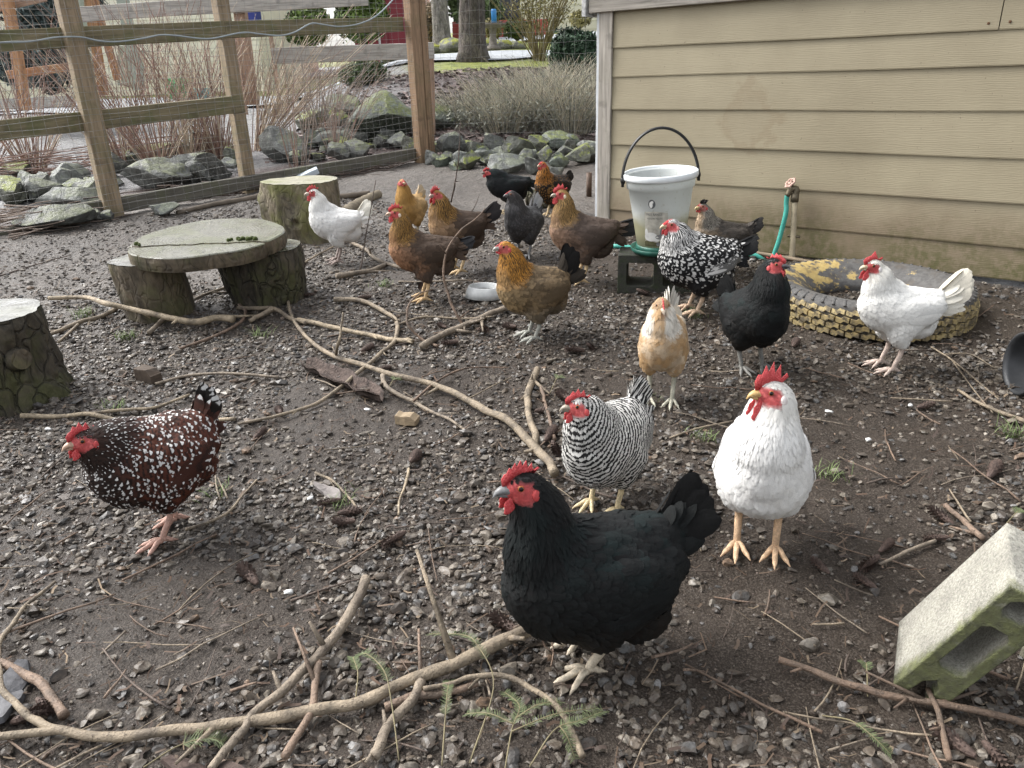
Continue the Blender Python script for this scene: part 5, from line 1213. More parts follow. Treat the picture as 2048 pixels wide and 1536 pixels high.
HENS = [
 dict(key='speckled', name='speckled_hen', label='mahogany hen speckled with white, striding left through the gravel', foot=(335, 1060), yaw=222, sc=0.98, head=(0.15, 0.02, 0.335), hyaw=8, bow=-.01, wide=1.14, deep=1.16, long=0.95, lean=-6, fsize=0.85, neck=1.2, color=col_speckled, tail=dict(elev=72, L=.13, n=10, c=(.02, .017, .015), c2=(.66, .65, .63), pat=(0, 0, 0, 1.0), w=.02, spread=7), comb=.75, wattle=.85, legc=(.45, .27, .21), beak=(.42, .28, .2), stance=((.03, 0), (-.04, 0)), leg=.01, bbox='135-450 748-1090', seed=1),
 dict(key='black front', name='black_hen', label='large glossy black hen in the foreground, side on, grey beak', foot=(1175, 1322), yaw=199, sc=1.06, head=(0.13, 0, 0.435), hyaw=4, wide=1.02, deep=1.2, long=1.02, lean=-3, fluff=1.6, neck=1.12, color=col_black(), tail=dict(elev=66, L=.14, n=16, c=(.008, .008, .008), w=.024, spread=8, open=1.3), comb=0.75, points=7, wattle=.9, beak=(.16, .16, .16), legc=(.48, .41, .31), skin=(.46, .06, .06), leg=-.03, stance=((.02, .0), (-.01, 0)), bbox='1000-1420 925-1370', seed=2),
 dict(key='barred', name='barred_hen', label='black and white barred hen behind the foreground black hen', foot=(1208, 1015), yaw=233, sc=0.92, head=(.145, .0, .385), hyaw=-42, wide=1.08, deep=1.08, slim=1, color=col_barred, neck=1.25, keel=1, fsize=.92, tail=dict(elev=68, L=.12, n=10, c=(.58, .57, .54), c2=(.014, .014, .014), pat=(0, 0, 1., 0), w=.02, spread=6), comb=.8, wattle=.95, beak=(.3, .26, .2), legc=(.55, .45, .27), bbox='1112-1320 738-1035', seed=3),
 dict(key='white front', name='white_hen', label='plump white hen facing the camera with a tall red comb', foot=(1510, 1104), yaw=252, sc=1.02, head=(0.105, 0, 0.435), hyaw=-62, wide=1.06, deep=1.06, lean=6, slim=0.5, color=col_white(), neck=1.32, keel=1, leg=.015, fvar=.09, tail=dict(elev=66, L=.12, n=10, c=(.74, .73, .70), c2=(.7, .7, .7)), comb=1.45, wattle=1.5, lobe=(.62, .56, .54), beak=(.46, .30, .12), legc=(.62, .42, .26), bbox='1425-1622 738-1145', seed=4),
 dict(key='buff', name='buff_hen', label='cream and buff bearded hen walking straight towards the camera', foot=(1320, 808), yaw=252, sc=0.9, head=(0.105, 0, 0.385), hyaw=17, hpitch=-16, wide=0.88, deep=1.08, lean=6, slim=1, color=col_buff, leg=.03, neck=1.1, muff=1, face=.25, skin=(.35, .12, .08), tail=dict(elev=72, L=.15, n=8, c=(.72, .69, .62), w=.018, spread=4, open=.5), comb=.5, ctype='pea1', wattle=0, beak=(.42, .34, .26), legc=(.45, .43, .34), tufts=((.012, -.02, 60, .03, (.16, .145, .125), 1.0),), bbox='1270-1382 570-825', seed=5),
 dict(key='black right', name='black_hen', label='black hen with its head turned right, in front of the yellow tyre', foot=(1502, 748), yaw=285, sc=0.97, head=(0.085, 0, 0.425), hyaw=42, wide=1.0, deep=1.1, lean=17, slim=1, color=col_black(), keel=1, neck=1.2, tail=dict(elev=66, L=.14, n=10, c=(.008, .008, .008), w=.02, spread=6), comb=.6, wattle=.9, beak=(.06, .06, .065), legc=(.16, .155, .14), bbox='1440-1590 512-755', seed=6),
 dict(key='white right', name='white_hen', label='slender white hen with raised creamy tail beside the tyre', foot=(1772, 738), yaw=184, sc=.96, head=(0.12, 0, 0.39), hyaw=4, wide=.88, deep=.95, long=0.97, lean=4, color=col_white((.80, .79, .75), (.76, .70, .57), .4), leg=.02, fvar=.09, tail=dict(elev=46, L=.16, n=28, c=(.72, .67, .56), w=.027, spread=3.6, open=.55, cov=(.76, .72, .62)), comb=1.05, points=3, wattle=1.2, lobe=(.6, .56, .54), beak=(.5, .4, .27), legc=(.5, .4, .34), bbox='1703-1945 513-748', seed=7),
 dict(key='silver laced', name='silver_laced_hen', label='plump hen with white feathers laced black, below the bucket', foot=(1385, 626), yaw=190, sc=1.06, head=(0.12, 0, 0.375), hyaw=8, wide=1.12, deep=1.12, long=0.98, lean=2, color=col_laced, fsize=1.15, neck=1.12, tail=dict(elev=22, L=.13, n=10, c=(.012, .012, .012), w=.02), comb=.5, ctype='pea', wattle=.8, lobe=(.5, .2, .19), beak=(.5, .38, .25), legc=(.5, .36, .25), wing=(pal(.55, .54, .52), pal(.012, .012, .012), np.array([.8, 0, 0, 0])), bbox='1312-1510 443-635', seed=8),
 dict(key='crested', name='crested_hen', label='grey hen with a dark feather crest, beside the tan shed wall', foot=(1432, 545), yaw=187, sc=0.84, head=(0.12, 0, 0.405), hyaw=14, wide=.95, lean=4, color=col_crested, neck=1.0, tail=dict(elev=34, L=.14, n=10, c=(.02, .018, .017), w=.02), comb=.4, ctype='pea1', wattle=.55, beak=(.55, .44, .22), skin=(.46, .16, .13), tufts=((-.002, .018, 60, .03, (.02, .018, .017), .6),), bbox='1388-1525 405-530', seed=9),
 dict(key='gold centre', name='golden_hen', label='golden necked brown hen standing by the white bowl', foot=(1064, 674), yaw=196, sc=.96, head=(0.12, 0, 0.415), hyaw=6, wide=1.02, deep=1.06, long=0.93, color=col_partridge((.46, .21, .035), (.24, .17, .09), (.125, .088, .05), (.20, .165, .12)), neck=1.15, tail=dict(elev=80, L=.165, n=14, c=(.010, .0095, .0095), w=.023, cov=(.03, .024, .018)), comb=.3, ctype='pea1', wattle=.35, beak=(.3, .29, .26), legc=(.33, .33, .29), skin=(.4, .07, .06), fvar=.4, bbox='988-1140 475-685', seed=10),
 dict(key='brown left', name='brown_hen', label='brown hen with red comb, nearest of the brown group left of the bowl', foot=(848, 598), yaw=194, sc=.97, head=(.11, 0, .425), hyaw=0, wide=.92, deep=.98, long=1.04, lean=5, color=col_partridge(**WELS), leg=.02, tail=dict(elev=12, L=.13, n=8, c=(.02, .02, .022), w=.019, open=.5), comb=.9, wattle=1.0, lobe=(.6, .5, .4), beak=(.4, .28, .2), legc=(.55, .38, .2), bbox='773-945 408-605', seed=11),
 dict(key='brown back', name='brown_hen', label='brown hen with fanned black tail behind another brown hen', foot=(916, 546), yaw=208, sc=.98, head=(0.11, 0, 0.41), hyaw=22, wide=.95, long=0.98, lean=4, color=col_partridge(**dict(WELS, breast=(.34, .22, .13), body=(.06, .04, .028))), leg=.02, neck=1.1, tail=dict(elev=40, L=.15, n=14, c=(.014, .012, .012), w=.022), comb=.9, wattle=1., lobe=(.45, .1, .1), beak=(.35, .25, .2), legc=(.55, .4, .22), far=1, bbox='862-988 382-545', seed=12),
 dict(key='buff far', name='buff_hen', label='golden buff hen between the white hen and the brown hens', foot=(824, 476), yaw=252, sc=0.84, head=(.11, 0, .42), hyaw=50, wide=1.0, color=col_partridge((.40, .22, .06), (.40, .23, .075), (.42, .27, .12), None, .35, (.2, .1, .03)), neck=1.15, tail=dict(elev=55, L=.13, n=8, c=(.55, .44, .3)), comb=.3, ctype='pea1', wattle=.25, beak=(.3, .2, .12), muff=1, far=1, bbox='793-852 370-475', seed=13),
 dict(key='grey', name='grey_hen', label='slate grey hen with pale tail in the middle of the flock', foot=(1046, 517), yaw=238, sc=0.9, head=(.12, 0, .405), hyaw=-38, wide=1.0, long=0.9, color=col_grey, neck=1.2, tail=dict(elev=70, L=.14, n=8, c=(.42, .42, .42), w=.018), comb=.25, ctype='pea1', wattle=0, face=.3, skin=(.12, .06, .06), beak=(.12, .11, .11), legc=(.2, .2, .2), far=1, bbox='1002-1068 382-520', seed=14),
 dict(key='brown right', name='brown_hen', label='brown hen with striped golden neck standing near the shed corner', foot=(1160, 566), yaw=190, sc=1.0, head=(0.105, 0, 0.425), hyaw=2, wide=.96, long=1.04, lean=6, color=col_partridge(**dict(WELS, neck=(.38, .23, .085), body=(.085, .062, .05), breast=(.24, .15, .1))), leg=.02, tail=dict(elev=12, L=.15, n=12, c=(.02, .02, .021), w=.021, open=.7), comb=1.0, points=4, wattle=1.05, lobe=(.66, .58, .42), beak=(.3, .26, .2), legc=(.6, .44, .25), bbox='1105-1268 373-570', seed=15),
 dict(key='black far', name='black_hen', label='black hen crouched at the back beside the gold laced hen', foot=(1014, 430), yaw=196, sc=0.85, head=(.16, 0, .34), hyaw=5, wide=.98, long=1.12, lean=6, color=col_black((.011, .0115, .013)), tail=dict(elev=-2, L=.13, n=8, c=(.02, .021, .023)), comb=.7, wattle=.8, beak=(.15, .12, .1), far=1, bbox='973-1065 343-430', seed=16),
 dict(key='gold laced far', name='gold_laced_hen', label='dark gold laced hen furthest back, near the rocks', foot=(1103, 436), yaw=222, sc=0.86, head=(.10, 0, .40), hyaw=0, wide=.98, color=col_goldlaced, tail=dict(elev=45, L=.1, n=8, c=(.015, .013, .012)), comb=.5, ctype='pea', wattle=.7, skin=(.4, .06, .05), legc=(.5, .38, .22), far=1, bbox='1070-1140 318-435', seed=17),
 dict(key='white left', name='white_hen', label='white hen standing beside the tall mossy stump', foot=(676, 528), yaw=197, sc=.95, head=(0.1, 0, 0.405), hyaw=4, wide=.9, lean=7, long=0.9, color=col_white((.80, .79, .76), (.76, .72, .6), .25), leg=.015, fvar=.08, tail=dict(elev=52, L=.14, n=12, c=(.70, .67, .58)), comb=.9, wattle=1., lobe=(.6, .55, .5), beak=(.5, .42, .35), legc=(.34, .27, .24), far=1, bbox='617-710 372-530', seed=18),
]
for S in HENS: hen(S)
# ================================================================ ROCKS
def rock_material(name, c, moss_amt, green=(.14, .16, .022)):
    g = NT(name); o = g.obj(); p = g.pos(); n = g.noise(o, 5, 6, .65, .3); n2 = g.noise(o, 24, 5, .65); v = g.n('ShaderNodeTexVoronoi', feature='DISTANCE_TO_EDGE'); v.inputs['Scale'].default_value = 6; g.l(o, v.inputs['Vector'])
    col = g.ramp(n, [(.3, tuple(q * .5 for q in c)), (.52, c), (.72, tuple(min(1, q * 1.6) for q in c))]); col = g.mix(1., col, g.ramp(n2, [(.3, (.5, .5, .5)), (.7, (1.4, 1.4, 1.4))]), 'MULTIPLY'); vein = g.mapr(g.math('ABSOLUTE', g.math('SUBTRACT', g.noise(o, 8, 4, .6, 1.5), .5)), 0, .012, .55, 0); col = g.mix(vein, col, (.03, .03, .027))
    lich = g.mapr(g.noise(o, 17, 5, .7), .6, .68, 0, .4); col = g.mix(lich, col, (.42, .45, .40))
    dn = g.math('MULTIPLY', g.mapr(g.math('ADD', g.noise(o, 7, 5, .65), g.math('MULTIPLY', g.sep(g.nrm())[2], .25)), .62, .74, 0, 1), moss_amt); mo = g.ramp(n2, [(.3, tuple(q * .45 for q in green)), (.7, tuple(q * 1.7 for q in green))]); col = g.mix(dn, col, mo)
    g.set(Base_Color=col, Roughness=g.mapr(n2, .3, .7, .42, .75)); g.bump(g.math('ADD', n, g.math('MULTIPLY', n2, .5)), .9, .035); return g.m
RK = [rock_material('slate_rock', (.125, .13, .12), .3), rock_material('mossy_rock', (.11, .115, .09), 1.), rock_material('pale_rock', (.20, .21, .195), .25), rock_material('green_rock', (.12, .14, .115), .6)]
def rock(px, py, wpx, hpx, mi, label, depth=1., flat=1., name='rock', grp='rocks edging the run'):
    """px,py = centre in the photo, size in photo pixels; sits on the ground under it"""
    p = hit(px, py + hpx * .46); rng_ = np.random.default_rng(abs(px * 7 + py)); d = np.linalg.norm(p - EYE); w = wpx * 1.12 / FPX * d / 2; h = hpx * 1.1 / FPX * d / 2 / .93
    v, f = ICO4; v = v.copy()
    for k in range(15):
        nrm = rng_.normal(size=3); nrm /= np.linalg.norm(nrm); t = rng_.uniform(.38, .78); ex = np.maximum(v @ nrm - t, 0); v = v - ex[:, None] * nrm * .96
    v = v * (1 + .06 * fbm(v * 2.3, px % 50, 3))[:, None] + .012 * fbm(v * 9, py % 50, 2)[:, None]
    v = v / np.abs(v).max(0); v = v * np.array([w, w * .8 * depth, h])
    o = fast_mesh(name, v, f, RK[mi]); o.data.set_sharp_from_angle(angle=R(24))
    sh = v[:, 2].min(); o.location = Vector((p[0], p[1] + w * .5 * depth, float(gz(p[0], p[1])) + h * .82)); o.rotation_euler = (0, 0, 0); tag(o, label, 'rock', grp); return o
ROCKS = [(899, 297, 58, 50, 0, 'rounded grey rock right of the corner post'), (866, 318, 28, 26, 0, 'small dark rock tucked against the corner post foot'), (876, 294, 26, 26, 1, 'little moss covered rock beside the corner post'),
 (928, 320, 42, 28, 2, 'pale angular rock at the back edge of the run'), (989, 290, 40, 46, 0, 'upright grey rock with moss on its side'), (955, 303, 40, 28, 1, 'low rock with pale top left of the upright rock'), (1013, 331, 72, 34, 2, 'broad pale rock nearest the back of the run'),
 (1037, 300, 66, 42, 1, 'wide yellow green mossy rock behind the broad pale rock'), (1067, 333, 30, 34, 0, 'small blue grey rock left of the far gold laced hen'), (1124, 285, 72, 34, 3, 'flat topped grey green rock near the shed'), (1117, 318, 34, 30, 3, 'squarish rock behind the far gold laced hen'), (1158, 313, 52, 38, 1, 'mossy rock right up against the shed side'), (1118, 345, 30, 16, 2, 'small flat pale stone by the gold laced hen'), (1093, 310, 34, 28, 1, 'mossy stone between the larger back rocks'),
 (783, 247, 150, 88, 3, 'big grey green boulder behind the corner post'), (868, 232, 90, 60, 3, 'boulder showing right of the corner post'), (818, 297, 34, 34, 1, 'mossy rock just left of the corner post'), (766, 285, 40, 28, 0, 'dark rock below the big boulder'), (714, 305, 56, 34, 0, 'angular rock behind the kick board'), (716, 255, 44, 40, 2, 'tilted pale rock left of the big boulder'), (660, 236, 60, 32, 1, 'mossy rock left of the tilted pale rock'), (690, 212, 70, 36, 3, 'rock with pale upper edge above the others'), (745, 208, 60, 30, 3, 'rock at the rear beside the big boulder'), (664, 280, 92, 40, 2, 'flat wet slab of rock behind the fence'), (610, 245, 60, 36, 1, 'mossy rock among the bare canes'),
 (562, 298, 100, 66, 0, 'large rock with dark hollow right of the second fence post'), (306, 315, 84, 44, 1, 'brown mossy rock under the bare canes'), (400, 296, 68, 56, 3, 'tall grey rock left of the second fence post'), (394, 342, 100, 48, 0, 'wide wet grey rock behind the kick board'), (300, 360, 110, 50, 0, 'broad grey rock right of the first fence post'), (228, 338, 40, 40, 0, 'rock showing just right of the first fence post'), (138, 355, 66, 36, 2, 'pale rock left of the first fence post'), (70, 386, 80, 40, 0, 'grey rock behind the mesh at the left'), (134, 402, 106, 34, 2, 'long flat pale rock behind the mesh at the left'), (176, 384, 56, 40, 0, 'sloping wet rock next to the first fence post'), (14, 392, 60, 50, 1, 'mossy rock at the left edge of the photo'), (20, 350, 70, 30, 1, 'low mossy rock at the far left behind the mesh'),
 (96, 452, 120, 42, 0, 'flat brown grey rock at the foot of the mesh'), (187, 440, 36, 22, 0, 'small rock at the foot of the first fence post'), (325, 424, 58, 22, 2, 'little pale rock in front of the kick board'), (215, 438, 22, 18, 0, 'tiny dark rock beside the first fence post')]
for (px, py, w, h, mi, lb) in ROCKS: rock(px, py, w, h, mi, lb)
rk_g = np.random.default_rng(41)
for i in range(84):                       # smaller stones wedged between the large ones
    if i < 30: px = rk_g.uniform(860, 1178); py = 318 - .02 * (px - 860) + rk_g.uniform(-28, 14)
    elif i < 54: px = rk_g.uniform(560, 840); py = 330 - .13 * (px - 560) - rk_g.uniform(0, 60)
    else: px = rk_g.uniform(-30, 480); py = 418 - .16 * px - rk_g.uniform(0, 50)
    w = rk_g.uniform(22, 48); rock(int(px), int(py), w, w * rk_g.uniform(.5, .85), int(rk_g.choice([0, 0, 1, 1, 3, 3, 2])), 'small rough stone wedged among the larger edging rocks')

# ================================================================ FOLIAGE HELPERS
def leaf_cloud(name, centres, radii, n, size, mat, parent, rng_, elong=1., shell=.55, droop=0.):
    """n leaf faces spread through several ellipsoids"""
    centres = np.asarray(centres, float); radii = np.asarray(radii, float); k = rng_.choice(len(centres), n, p=radii.prod(1) / radii.prod(1).sum())
    d = rng_.normal(size=(n, 3)); d /= np.linalg.norm(d, axis=1)[:, None]; r = shell + (1 - shell) * rng_.random(n); r = r * (1 + .28 * vnoise(d * 3 + k[:, None] * 9, 4)); p = centres[k] + d * radii[k] * r[:, None]
    nr = nsm_(d + rng_.normal(0, .7, (n, 3))); t = nsm_(np.cross(nr, rng_.normal(size=(n, 3)))); b = np.cross(nr, t); s = size * rng_.uniform(.6, 1.4, n)
    t = nsm_(t + np.array([0, 0, droop])); a = t * (s * elong)[:, None]; c = b * (s * .5)[:, None]
    Vt = np.stack([p - a, p + c, p + a, p - c], 1).reshape(-1, 3); F = (np.arange(n) * 4)[:, None] + np.arange(4)[None]
    o = fast_mesh(name, Vt, F, mat, parent, False); sh = rng_.uniform(.55, 1.35, n) * (0.75 + .4 * vnoise(p * 5, 3)); vcol(o, 'col', np.repeat(np.stack([sh, sh, sh], -1), 4, 0)); return o
def nsm_(v): return v / (np.linalg.norm(v, axis=-1, keepdims=True) + 1e-9)
def leaf_mat(name, c):
    if name in MATS: return MATS[name]
    g = NT(name); a = g.attr('col'); g.set(Base_Color=g.mix(1., a, c, 'MULTIPLY'), Roughness=.65); g.b.inputs['Specular IOR Level'].default_value = .25; MATS[name] = g.m; return g.m
def stems(name, base, n, h, spread, r, mat, parent, rng_, lean=(0, 0), curve=.25, base_r=.06, forks=1, sides=4, seg=9, minh=.55):
    """many thin upright canes from one crown, each tapered and a little crooked, with side shoots"""
    parts = []
    for i in range(n):
        a = rng_.uniform(0, 2 * np.pi); s = spread * math.sqrt(rng_.random()); hh = h * rng_.uniform(minh, 1.05); b0 = np.array([math.cos(a), math.sin(a), 0]) * base_r * rng_.random()
        tip = np.array([math.cos(a) * s + lean[0], math.sin(a) * s + lean[1], 1.]); t = np.linspace(0, 1, seg)[:, None]; P = b0 + tip * hh * t + np.array([math.cos(a) * s + lean[0], math.sin(a) * s + lean[1], -.15]) * hh * curve * t * t
        P = P + .02 * hh * np.cumsum(rng_.normal(0, .35, (seg, 3)), 0) * np.array([1, 1, .3]); rr = r * rng_.uniform(.7, 1.3)
        parts.append(tube_arrays(P, np.linspace(rr, rr * .35, seg), sides, False))
        for q in range(rng_.integers(0, forks + 1)):
            j = rng_.integers(seg // 3, seg - 2); d = nsm_(P[j + 1] - P[j] + rng_.normal(0, .45, 3) * np.linalg.norm(P[j + 1] - P[j])); ln = hh * rng_.uniform(.12, .3); Q = P[j] + d * ln * np.linspace(0, 1, 5)[:, None] + np.array([0, 0, .1 * ln]) * np.linspace(0, 1, 5)[:, None] ** 2; parts.append(tube_arrays(Q, np.linspace(rr * .6, rr * .25, 5), 3, False))
    v, f = cat_meshes(parts); return mesh_obj(name, v, f, mat, parent)
cane_m = simple('red_brown_cane', (.26, .165, .13), .6, .45, 9, 0, world_space=True); cane_t = simple('tan_cane', (.48, .39, .29), .65, .4, 9, 0, world_space=True); cane_g = simple('grey_cane', (.24, .19, .155), .7, .4, 9, 0, world_space=True)
def shrub(name, label, px, py, build, cat='shrub', loc=None):
    p = hit(px, py) if loc is None else loc; r_ = empty(name, gpt(p[0], p[1], -.02)); tag(r_, label, cat); build(r_, np.random.default_rng(abs(px + py))); return r_
def canes(n, h, sp, ln, m1=cane_m, m2=cane_t, r=.0055):
    def b(root, g):
        stems('canes', None, n, h, sp, r, m1, root, g, ln, .2, .09, 4); stems('canes', None, n // 2, h * .9, sp * 1.2, r * .85, m2, root, g, ln, .25, .1, 1)
    return b
shrub('cane_shrub', 'clump of red brown bare canes right of the first fence post', 322, 346, canes(44, 1.8, .6, (-.06, .05)))
shrub('cane_shrub', 'dense clump of bare canes behind the second fence post', 440, 322, canes(60, 1.75, .5, (-.1, .12)))
shrub('cane_shrub', 'bare canes leaning far to the right behind the second post', 520, 300, canes(52, 1.5, .45, (.6, .1), cane_t, cane_m))
shrub('cane_shrub', 'thin dark canes in front of the flat wet slab', 600, 345, canes(12, 1.3, .25, (.12, .0), cane_g, cane_m, .005))
shrub('cane_shrub', 'sparse reddish canes left of the first fence post', 70, 350, canes(44, 1.6, .55, (.02, .1)))
shrub('cane_shrub', 'grey tangled canes at the left edge', -20, 330, canes(24, 1.2, .7, (.1, .1), cane_g, cane_m))
shrub('cane_shrub', 'reddish canes between the first post and the tall clump', 250, 338, canes(44, 1.6, .45, (-.1, .1)))
shrub('cane_shrub', 'tan canes just left of the second fence post', 382, 330, canes(44, 1.7, .4, (.0, .15), cane_t, cane_m))
shrub('cane_shrub', 'dark thin canes left of the big boulder', 672, 316, canes(20, 1.2, .4, (.15, .1), cane_g, cane_m, .005))
shrub('bramble', 'arching tangle of grey bramble stems behind the fence', 640, 262, lambda r_, g: stems('canes', None, 70, .95, .8, .005, cane_g, r_, g, (.1, .3), .5, .25, 3))
shrub('bramble', 'low tangle of pale stems above the big boulder', 560, 236, lambda r_, g: stems('canes', None, 50, .85, .75, .005, cane_t, r_, g, (.2, .4), .5, .3, 3))
# brush piles: fallen canes heaped along the inside and outside of the mesh
def brush(px0, py0, px1, py1, n, ln, label, hgt=.1, m=cane_g):
    a, b = hit(px0, py0), hit(px1, py1); g = np.random.default_rng(abs(px0 + 9)); r_ = empty('brush_pile', gpt(*(.5 * (a + b))[:2])); tag(r_, label, 'brush pile'); parts = []
    dirv = nsm_((b - a)[:2])
    for i in range(n):
        c = a + (b - a) * g.random(); c = c[:2] + g.normal(0, .09, 2); ang = math.atan2(dirv[1], dirv[0]) + g.normal(0, .45); L = ln * g.uniform(.4, 1.2); d = np.array([math.cos(ang), math.sin(ang)]); k = 7; t = np.linspace(-.5, .5, k); xy = c + d * (L * t)[:, None] + np.array([-d[1], d[0]]) * (g.normal(0, .12) * L * (t * t))[:, None]
        z = gz(xy[:, 0], xy[:, 1]) + .01 + hgt * g.random() ** 2 + t * g.normal(0, .1) * L * .6; z = np.maximum(z, gz(xy[:, 0], xy[:, 1]) + .004); parts.append(tube_arrays(np.c_[xy, z] - np.array(r_.location), np.linspace(.006, .0025, k) * g.uniform(.6, 1.3), 4, False))
    v, f = cat_meshes(parts); o = mesh_obj('sticks', v, f, m, r_); tag(o, kind='stuff')
brush(260, 405, 560, 372, 90, .6, 'heap of dark dead twigs along the kick board', .07, simple('dark_twig', (.085, .062, .05), .8, .4, 12, 0, world_space=True)); brush(560, 368, 800, 335, 60, .5, 'dark twigs piled under the right end of the kick board', .05, simple('dark_twig', (.085, .062, .05)))
brush(-60, 480, 130, 450, 110, .55, 'pile of grey dead stems at the left foot of the mesh', .14); brush(-40, 370, 190, 345, 80, .8, 'long fallen stems lying over the rocks at the left', .25, cane_m); brush(200, 330, 430, 300, 60, .9, 'fallen brown stems behind the first fence post', .22, cane_m)
# ================================================================ GARDEN BED: dry perennials, evergreens, trees
def dry_clump(n, h, sp, mats, r=.003, lean=(0, 0)):
    def b(root, g):
        leaf_cloud('leaves', [(0, 0, h * .3), (.25, .1, h * .25), (-.25, -.05, h * .28)], [(.45, .4, h * .32)] * 3, int(n * 5), .016, leaf_mat('grey_sage_leaf', (.27, .28, .225)), root, g, 1.8, .3)
        for m, k in mats: stems('stalks', None, int(n * 1.35 * k), h, sp, r, m, root, g, lean, .5, .3, 2, 3, 6, .25)
    return b
straw = simple('straw_stalk', (.56, .50, .38), .8, .3, 6, 0, world_space=True); sage = simple('sage_stalk', (.34, .345, .27), .8, .35, 6, 0, world_space=True); dkst = simple('dark_stalk', (.10, .09, .075), .8, .35, 6, 0, world_space=True)
for (px, py, n, h, sp, lb) in ((925, 240, 160, .5, .8, 'low pale dry clump beside the boulder'), (1040, 225, 220, .7, .7, 'pale feathery dry clump in the bed centre'), (985, 222, 160, .6, .7, 'dry reddish stalk patch below the conifer trunk'), (1010, 262, 260, .62, .7, 'grey green dry lavender clump left of centre in the bed'), (1075, 256, 320, .8, .75, 'tall dry tufted clump in the middle of the bed'), (1140, 262, 320, .8, .75, 'dense dry clump right beside the shed corner'), (1190, 250, 240, .85, .7, 'dry clump half hidden behind the shed'), (960, 248, 120, .5, .8, 'thin reddish dry clump right of the corner post'), (1100, 215, 200, .75, .7, 'straw coloured grass clump at the back of the bed'), (1160, 212, 200, .75, .7, 'straw coloured grass clump near the low conifer')):
    shrub('dry_clump', lb, px, py, dry_clump(n, h * .92, sp, ((straw, .6), (sage, .5), (dkst, .3))), 'shrub')
def tree(name, label, loc, r0, h, bark, crown, seed, lean=(0, 0), crown_z=3.2):
    g = np.random.default_rng(seed); root = empty(name, loc); tag(root, label, 'tree'); n = 30; t = np.linspace(0, 1, n); P = np.stack([lean[0] * h * t + .03 * np.sin(t * 7), lean[1] * h * t, h * t - .1], -1); rad = r0 * (1 - .55 * t) + r0 * .55 * np.exp(-t * h * 5.5)
    v, f = tube_arrays(P, rad, 36); a = np.arctan2(v[:, 1], v[:, 0]); dsp = .018 * fbm(np.stack([np.cos(a) * 5, np.sin(a) * 5, v[:, 2] * 1.6], -1), seed, 4) * (r0 / .2); c = np.stack([np.cos(a), np.sin(a), 0 * a], -1); v = v + c * dsp[:, None] + c * (.35 * r0 * np.exp(-np.maximum(v[:, 2], 0) * 8) * np.maximum(0, np.sin(a * 4 + seed)))[:, None]; mesh_obj('trunk', v, f, bark, root)
    cs, rs_ = [], []; parts = []
    for k in range(12):
        z0 = crown_z + (h - crown_z) * k / 12; a = k * 2.4; ln = 1.7 * (1 - .6 * k / 12); Q = np.array([(0, 0, z0), (math.cos(a) * ln * .5, math.sin(a) * ln * .5, z0 + .1), (math.cos(a) * ln, math.sin(a) * ln, z0 - .05)]); parts.append(tube_arrays(catmull(Q, 8), np.linspace(r0 * .22, .015, 8), 6, False)); cs.append((math.cos(a) * ln * .7, math.sin(a) * ln * .7, z0 + .1)); rs_.append((ln * .55, ln * .55, .4))
    v, f = cat_meshes(parts); mesh_obj('limbs', v, f, bark, root)
    if crown: o = leaf_cloud('crown', cs, rs_, 5000, .07, crown, root, g, 1.2, .2); 
    return root
bark_tree = bark_material('conifer_bark', (.10, .082, .072), (.16, .16, .10), .25, plate=1.); needle = leaf_mat('dark_needles', (.035, .06, .025)); pale_bark = bark_material('pale_trunk_bark', (.26, .235, .215), (.2, .2, .13), .3)
tb_ = hit(945, 124); tree('conifer_tree', 'thick dark conifer trunk standing beyond the garden bed', gpt(tb_[0], tb_[1] + .2), .235, 7.5, bark_tree, needle, 5, (-.004, 0))
tb2 = at_depth(884, 72, 19.); tree('pale_tree', 'paler leaning trunk further off left of the conifer', gpt(tb2[0], tb2[1]), .2, 7, pale_bark, leaf_mat('mid_leaf', (.10, .13, .045)), 9, (-.05, 0), 3.6)
def twiggy(n, h, sp, m, leafm=None, leafn=0):
    def b(root, g):
        stems('branches', None, n, h, sp, .012, m, root, g, (0, 0), .35, .1, 6, 4, 9)
        if leafn: leaf_cloud('leaves', [(0, 0, h * .62)], [(sp * h * .8, sp * h * .8, h * .36)], leafn, .022, leafm, root, g, 1.2, .25)
    return b
p_ = hit(1078, 122); shrub('bare_shrub', 'yellowish twiggy shrub beyond the bed, left of the low conifer', 0, 0, twiggy(46, 1.45, .62, simple('olive_twig', (.19, .155, .075), .8, .3, 8, 0), leaf_mat('yellow_leaf', (.28, .25, .10)), 1500), loc=p_)
def bush(label, px, py, wpx, hpx, mat, n=4500, size=.035, elong=1.3, Y=None, name='evergreen_bush', shell=.55):
    p = hit(px, py + hpx * .5) if Y is None else at_depth(px, py + hpx * .5, Y); d = np.linalg.norm(p - EYE); w, h = wpx / FPX * d / 2, hpx / FPX * d
    z0 = gz(p[0], p[1]) if Y is None else p[2]; root = empty(name, (p[0], p[1] + w * .5, float(z0))); tag(root, label, 'shrub'); g = np.random.default_rng(abs(px + 3 * py)); cs = [(0, 0, h * .5)] + [(g.uniform(-.55, .55) * w, g.uniform(-.5, .3) * w, h * g.uniform(.35, .75)) for _ in range(7)]; rs_ = [(w * .8, w * .7, h * .48)] + [(w * g.uniform(.3, .48), w * .4, h * g.uniform(.22, .34)) for _ in range(7)]
    leaf_cloud('foliage', cs, rs_, n, size, mat, root, g, elong, shell); parts = []
    for k in range(7): a = k * .9; parts.append(tube_arrays(np.array([(0, 0, -.05), (math.cos(a) * w * .3, math.sin(a) * w * .3, h * .4), (math.cos(a) * w * .55, math.sin(a) * w * .5, h * .7)]), np.array([.02, .014, .006]), 5, False))
    v, f = cat_meshes(parts); mesh_obj('stem', v, f, bark_tree, root); return root
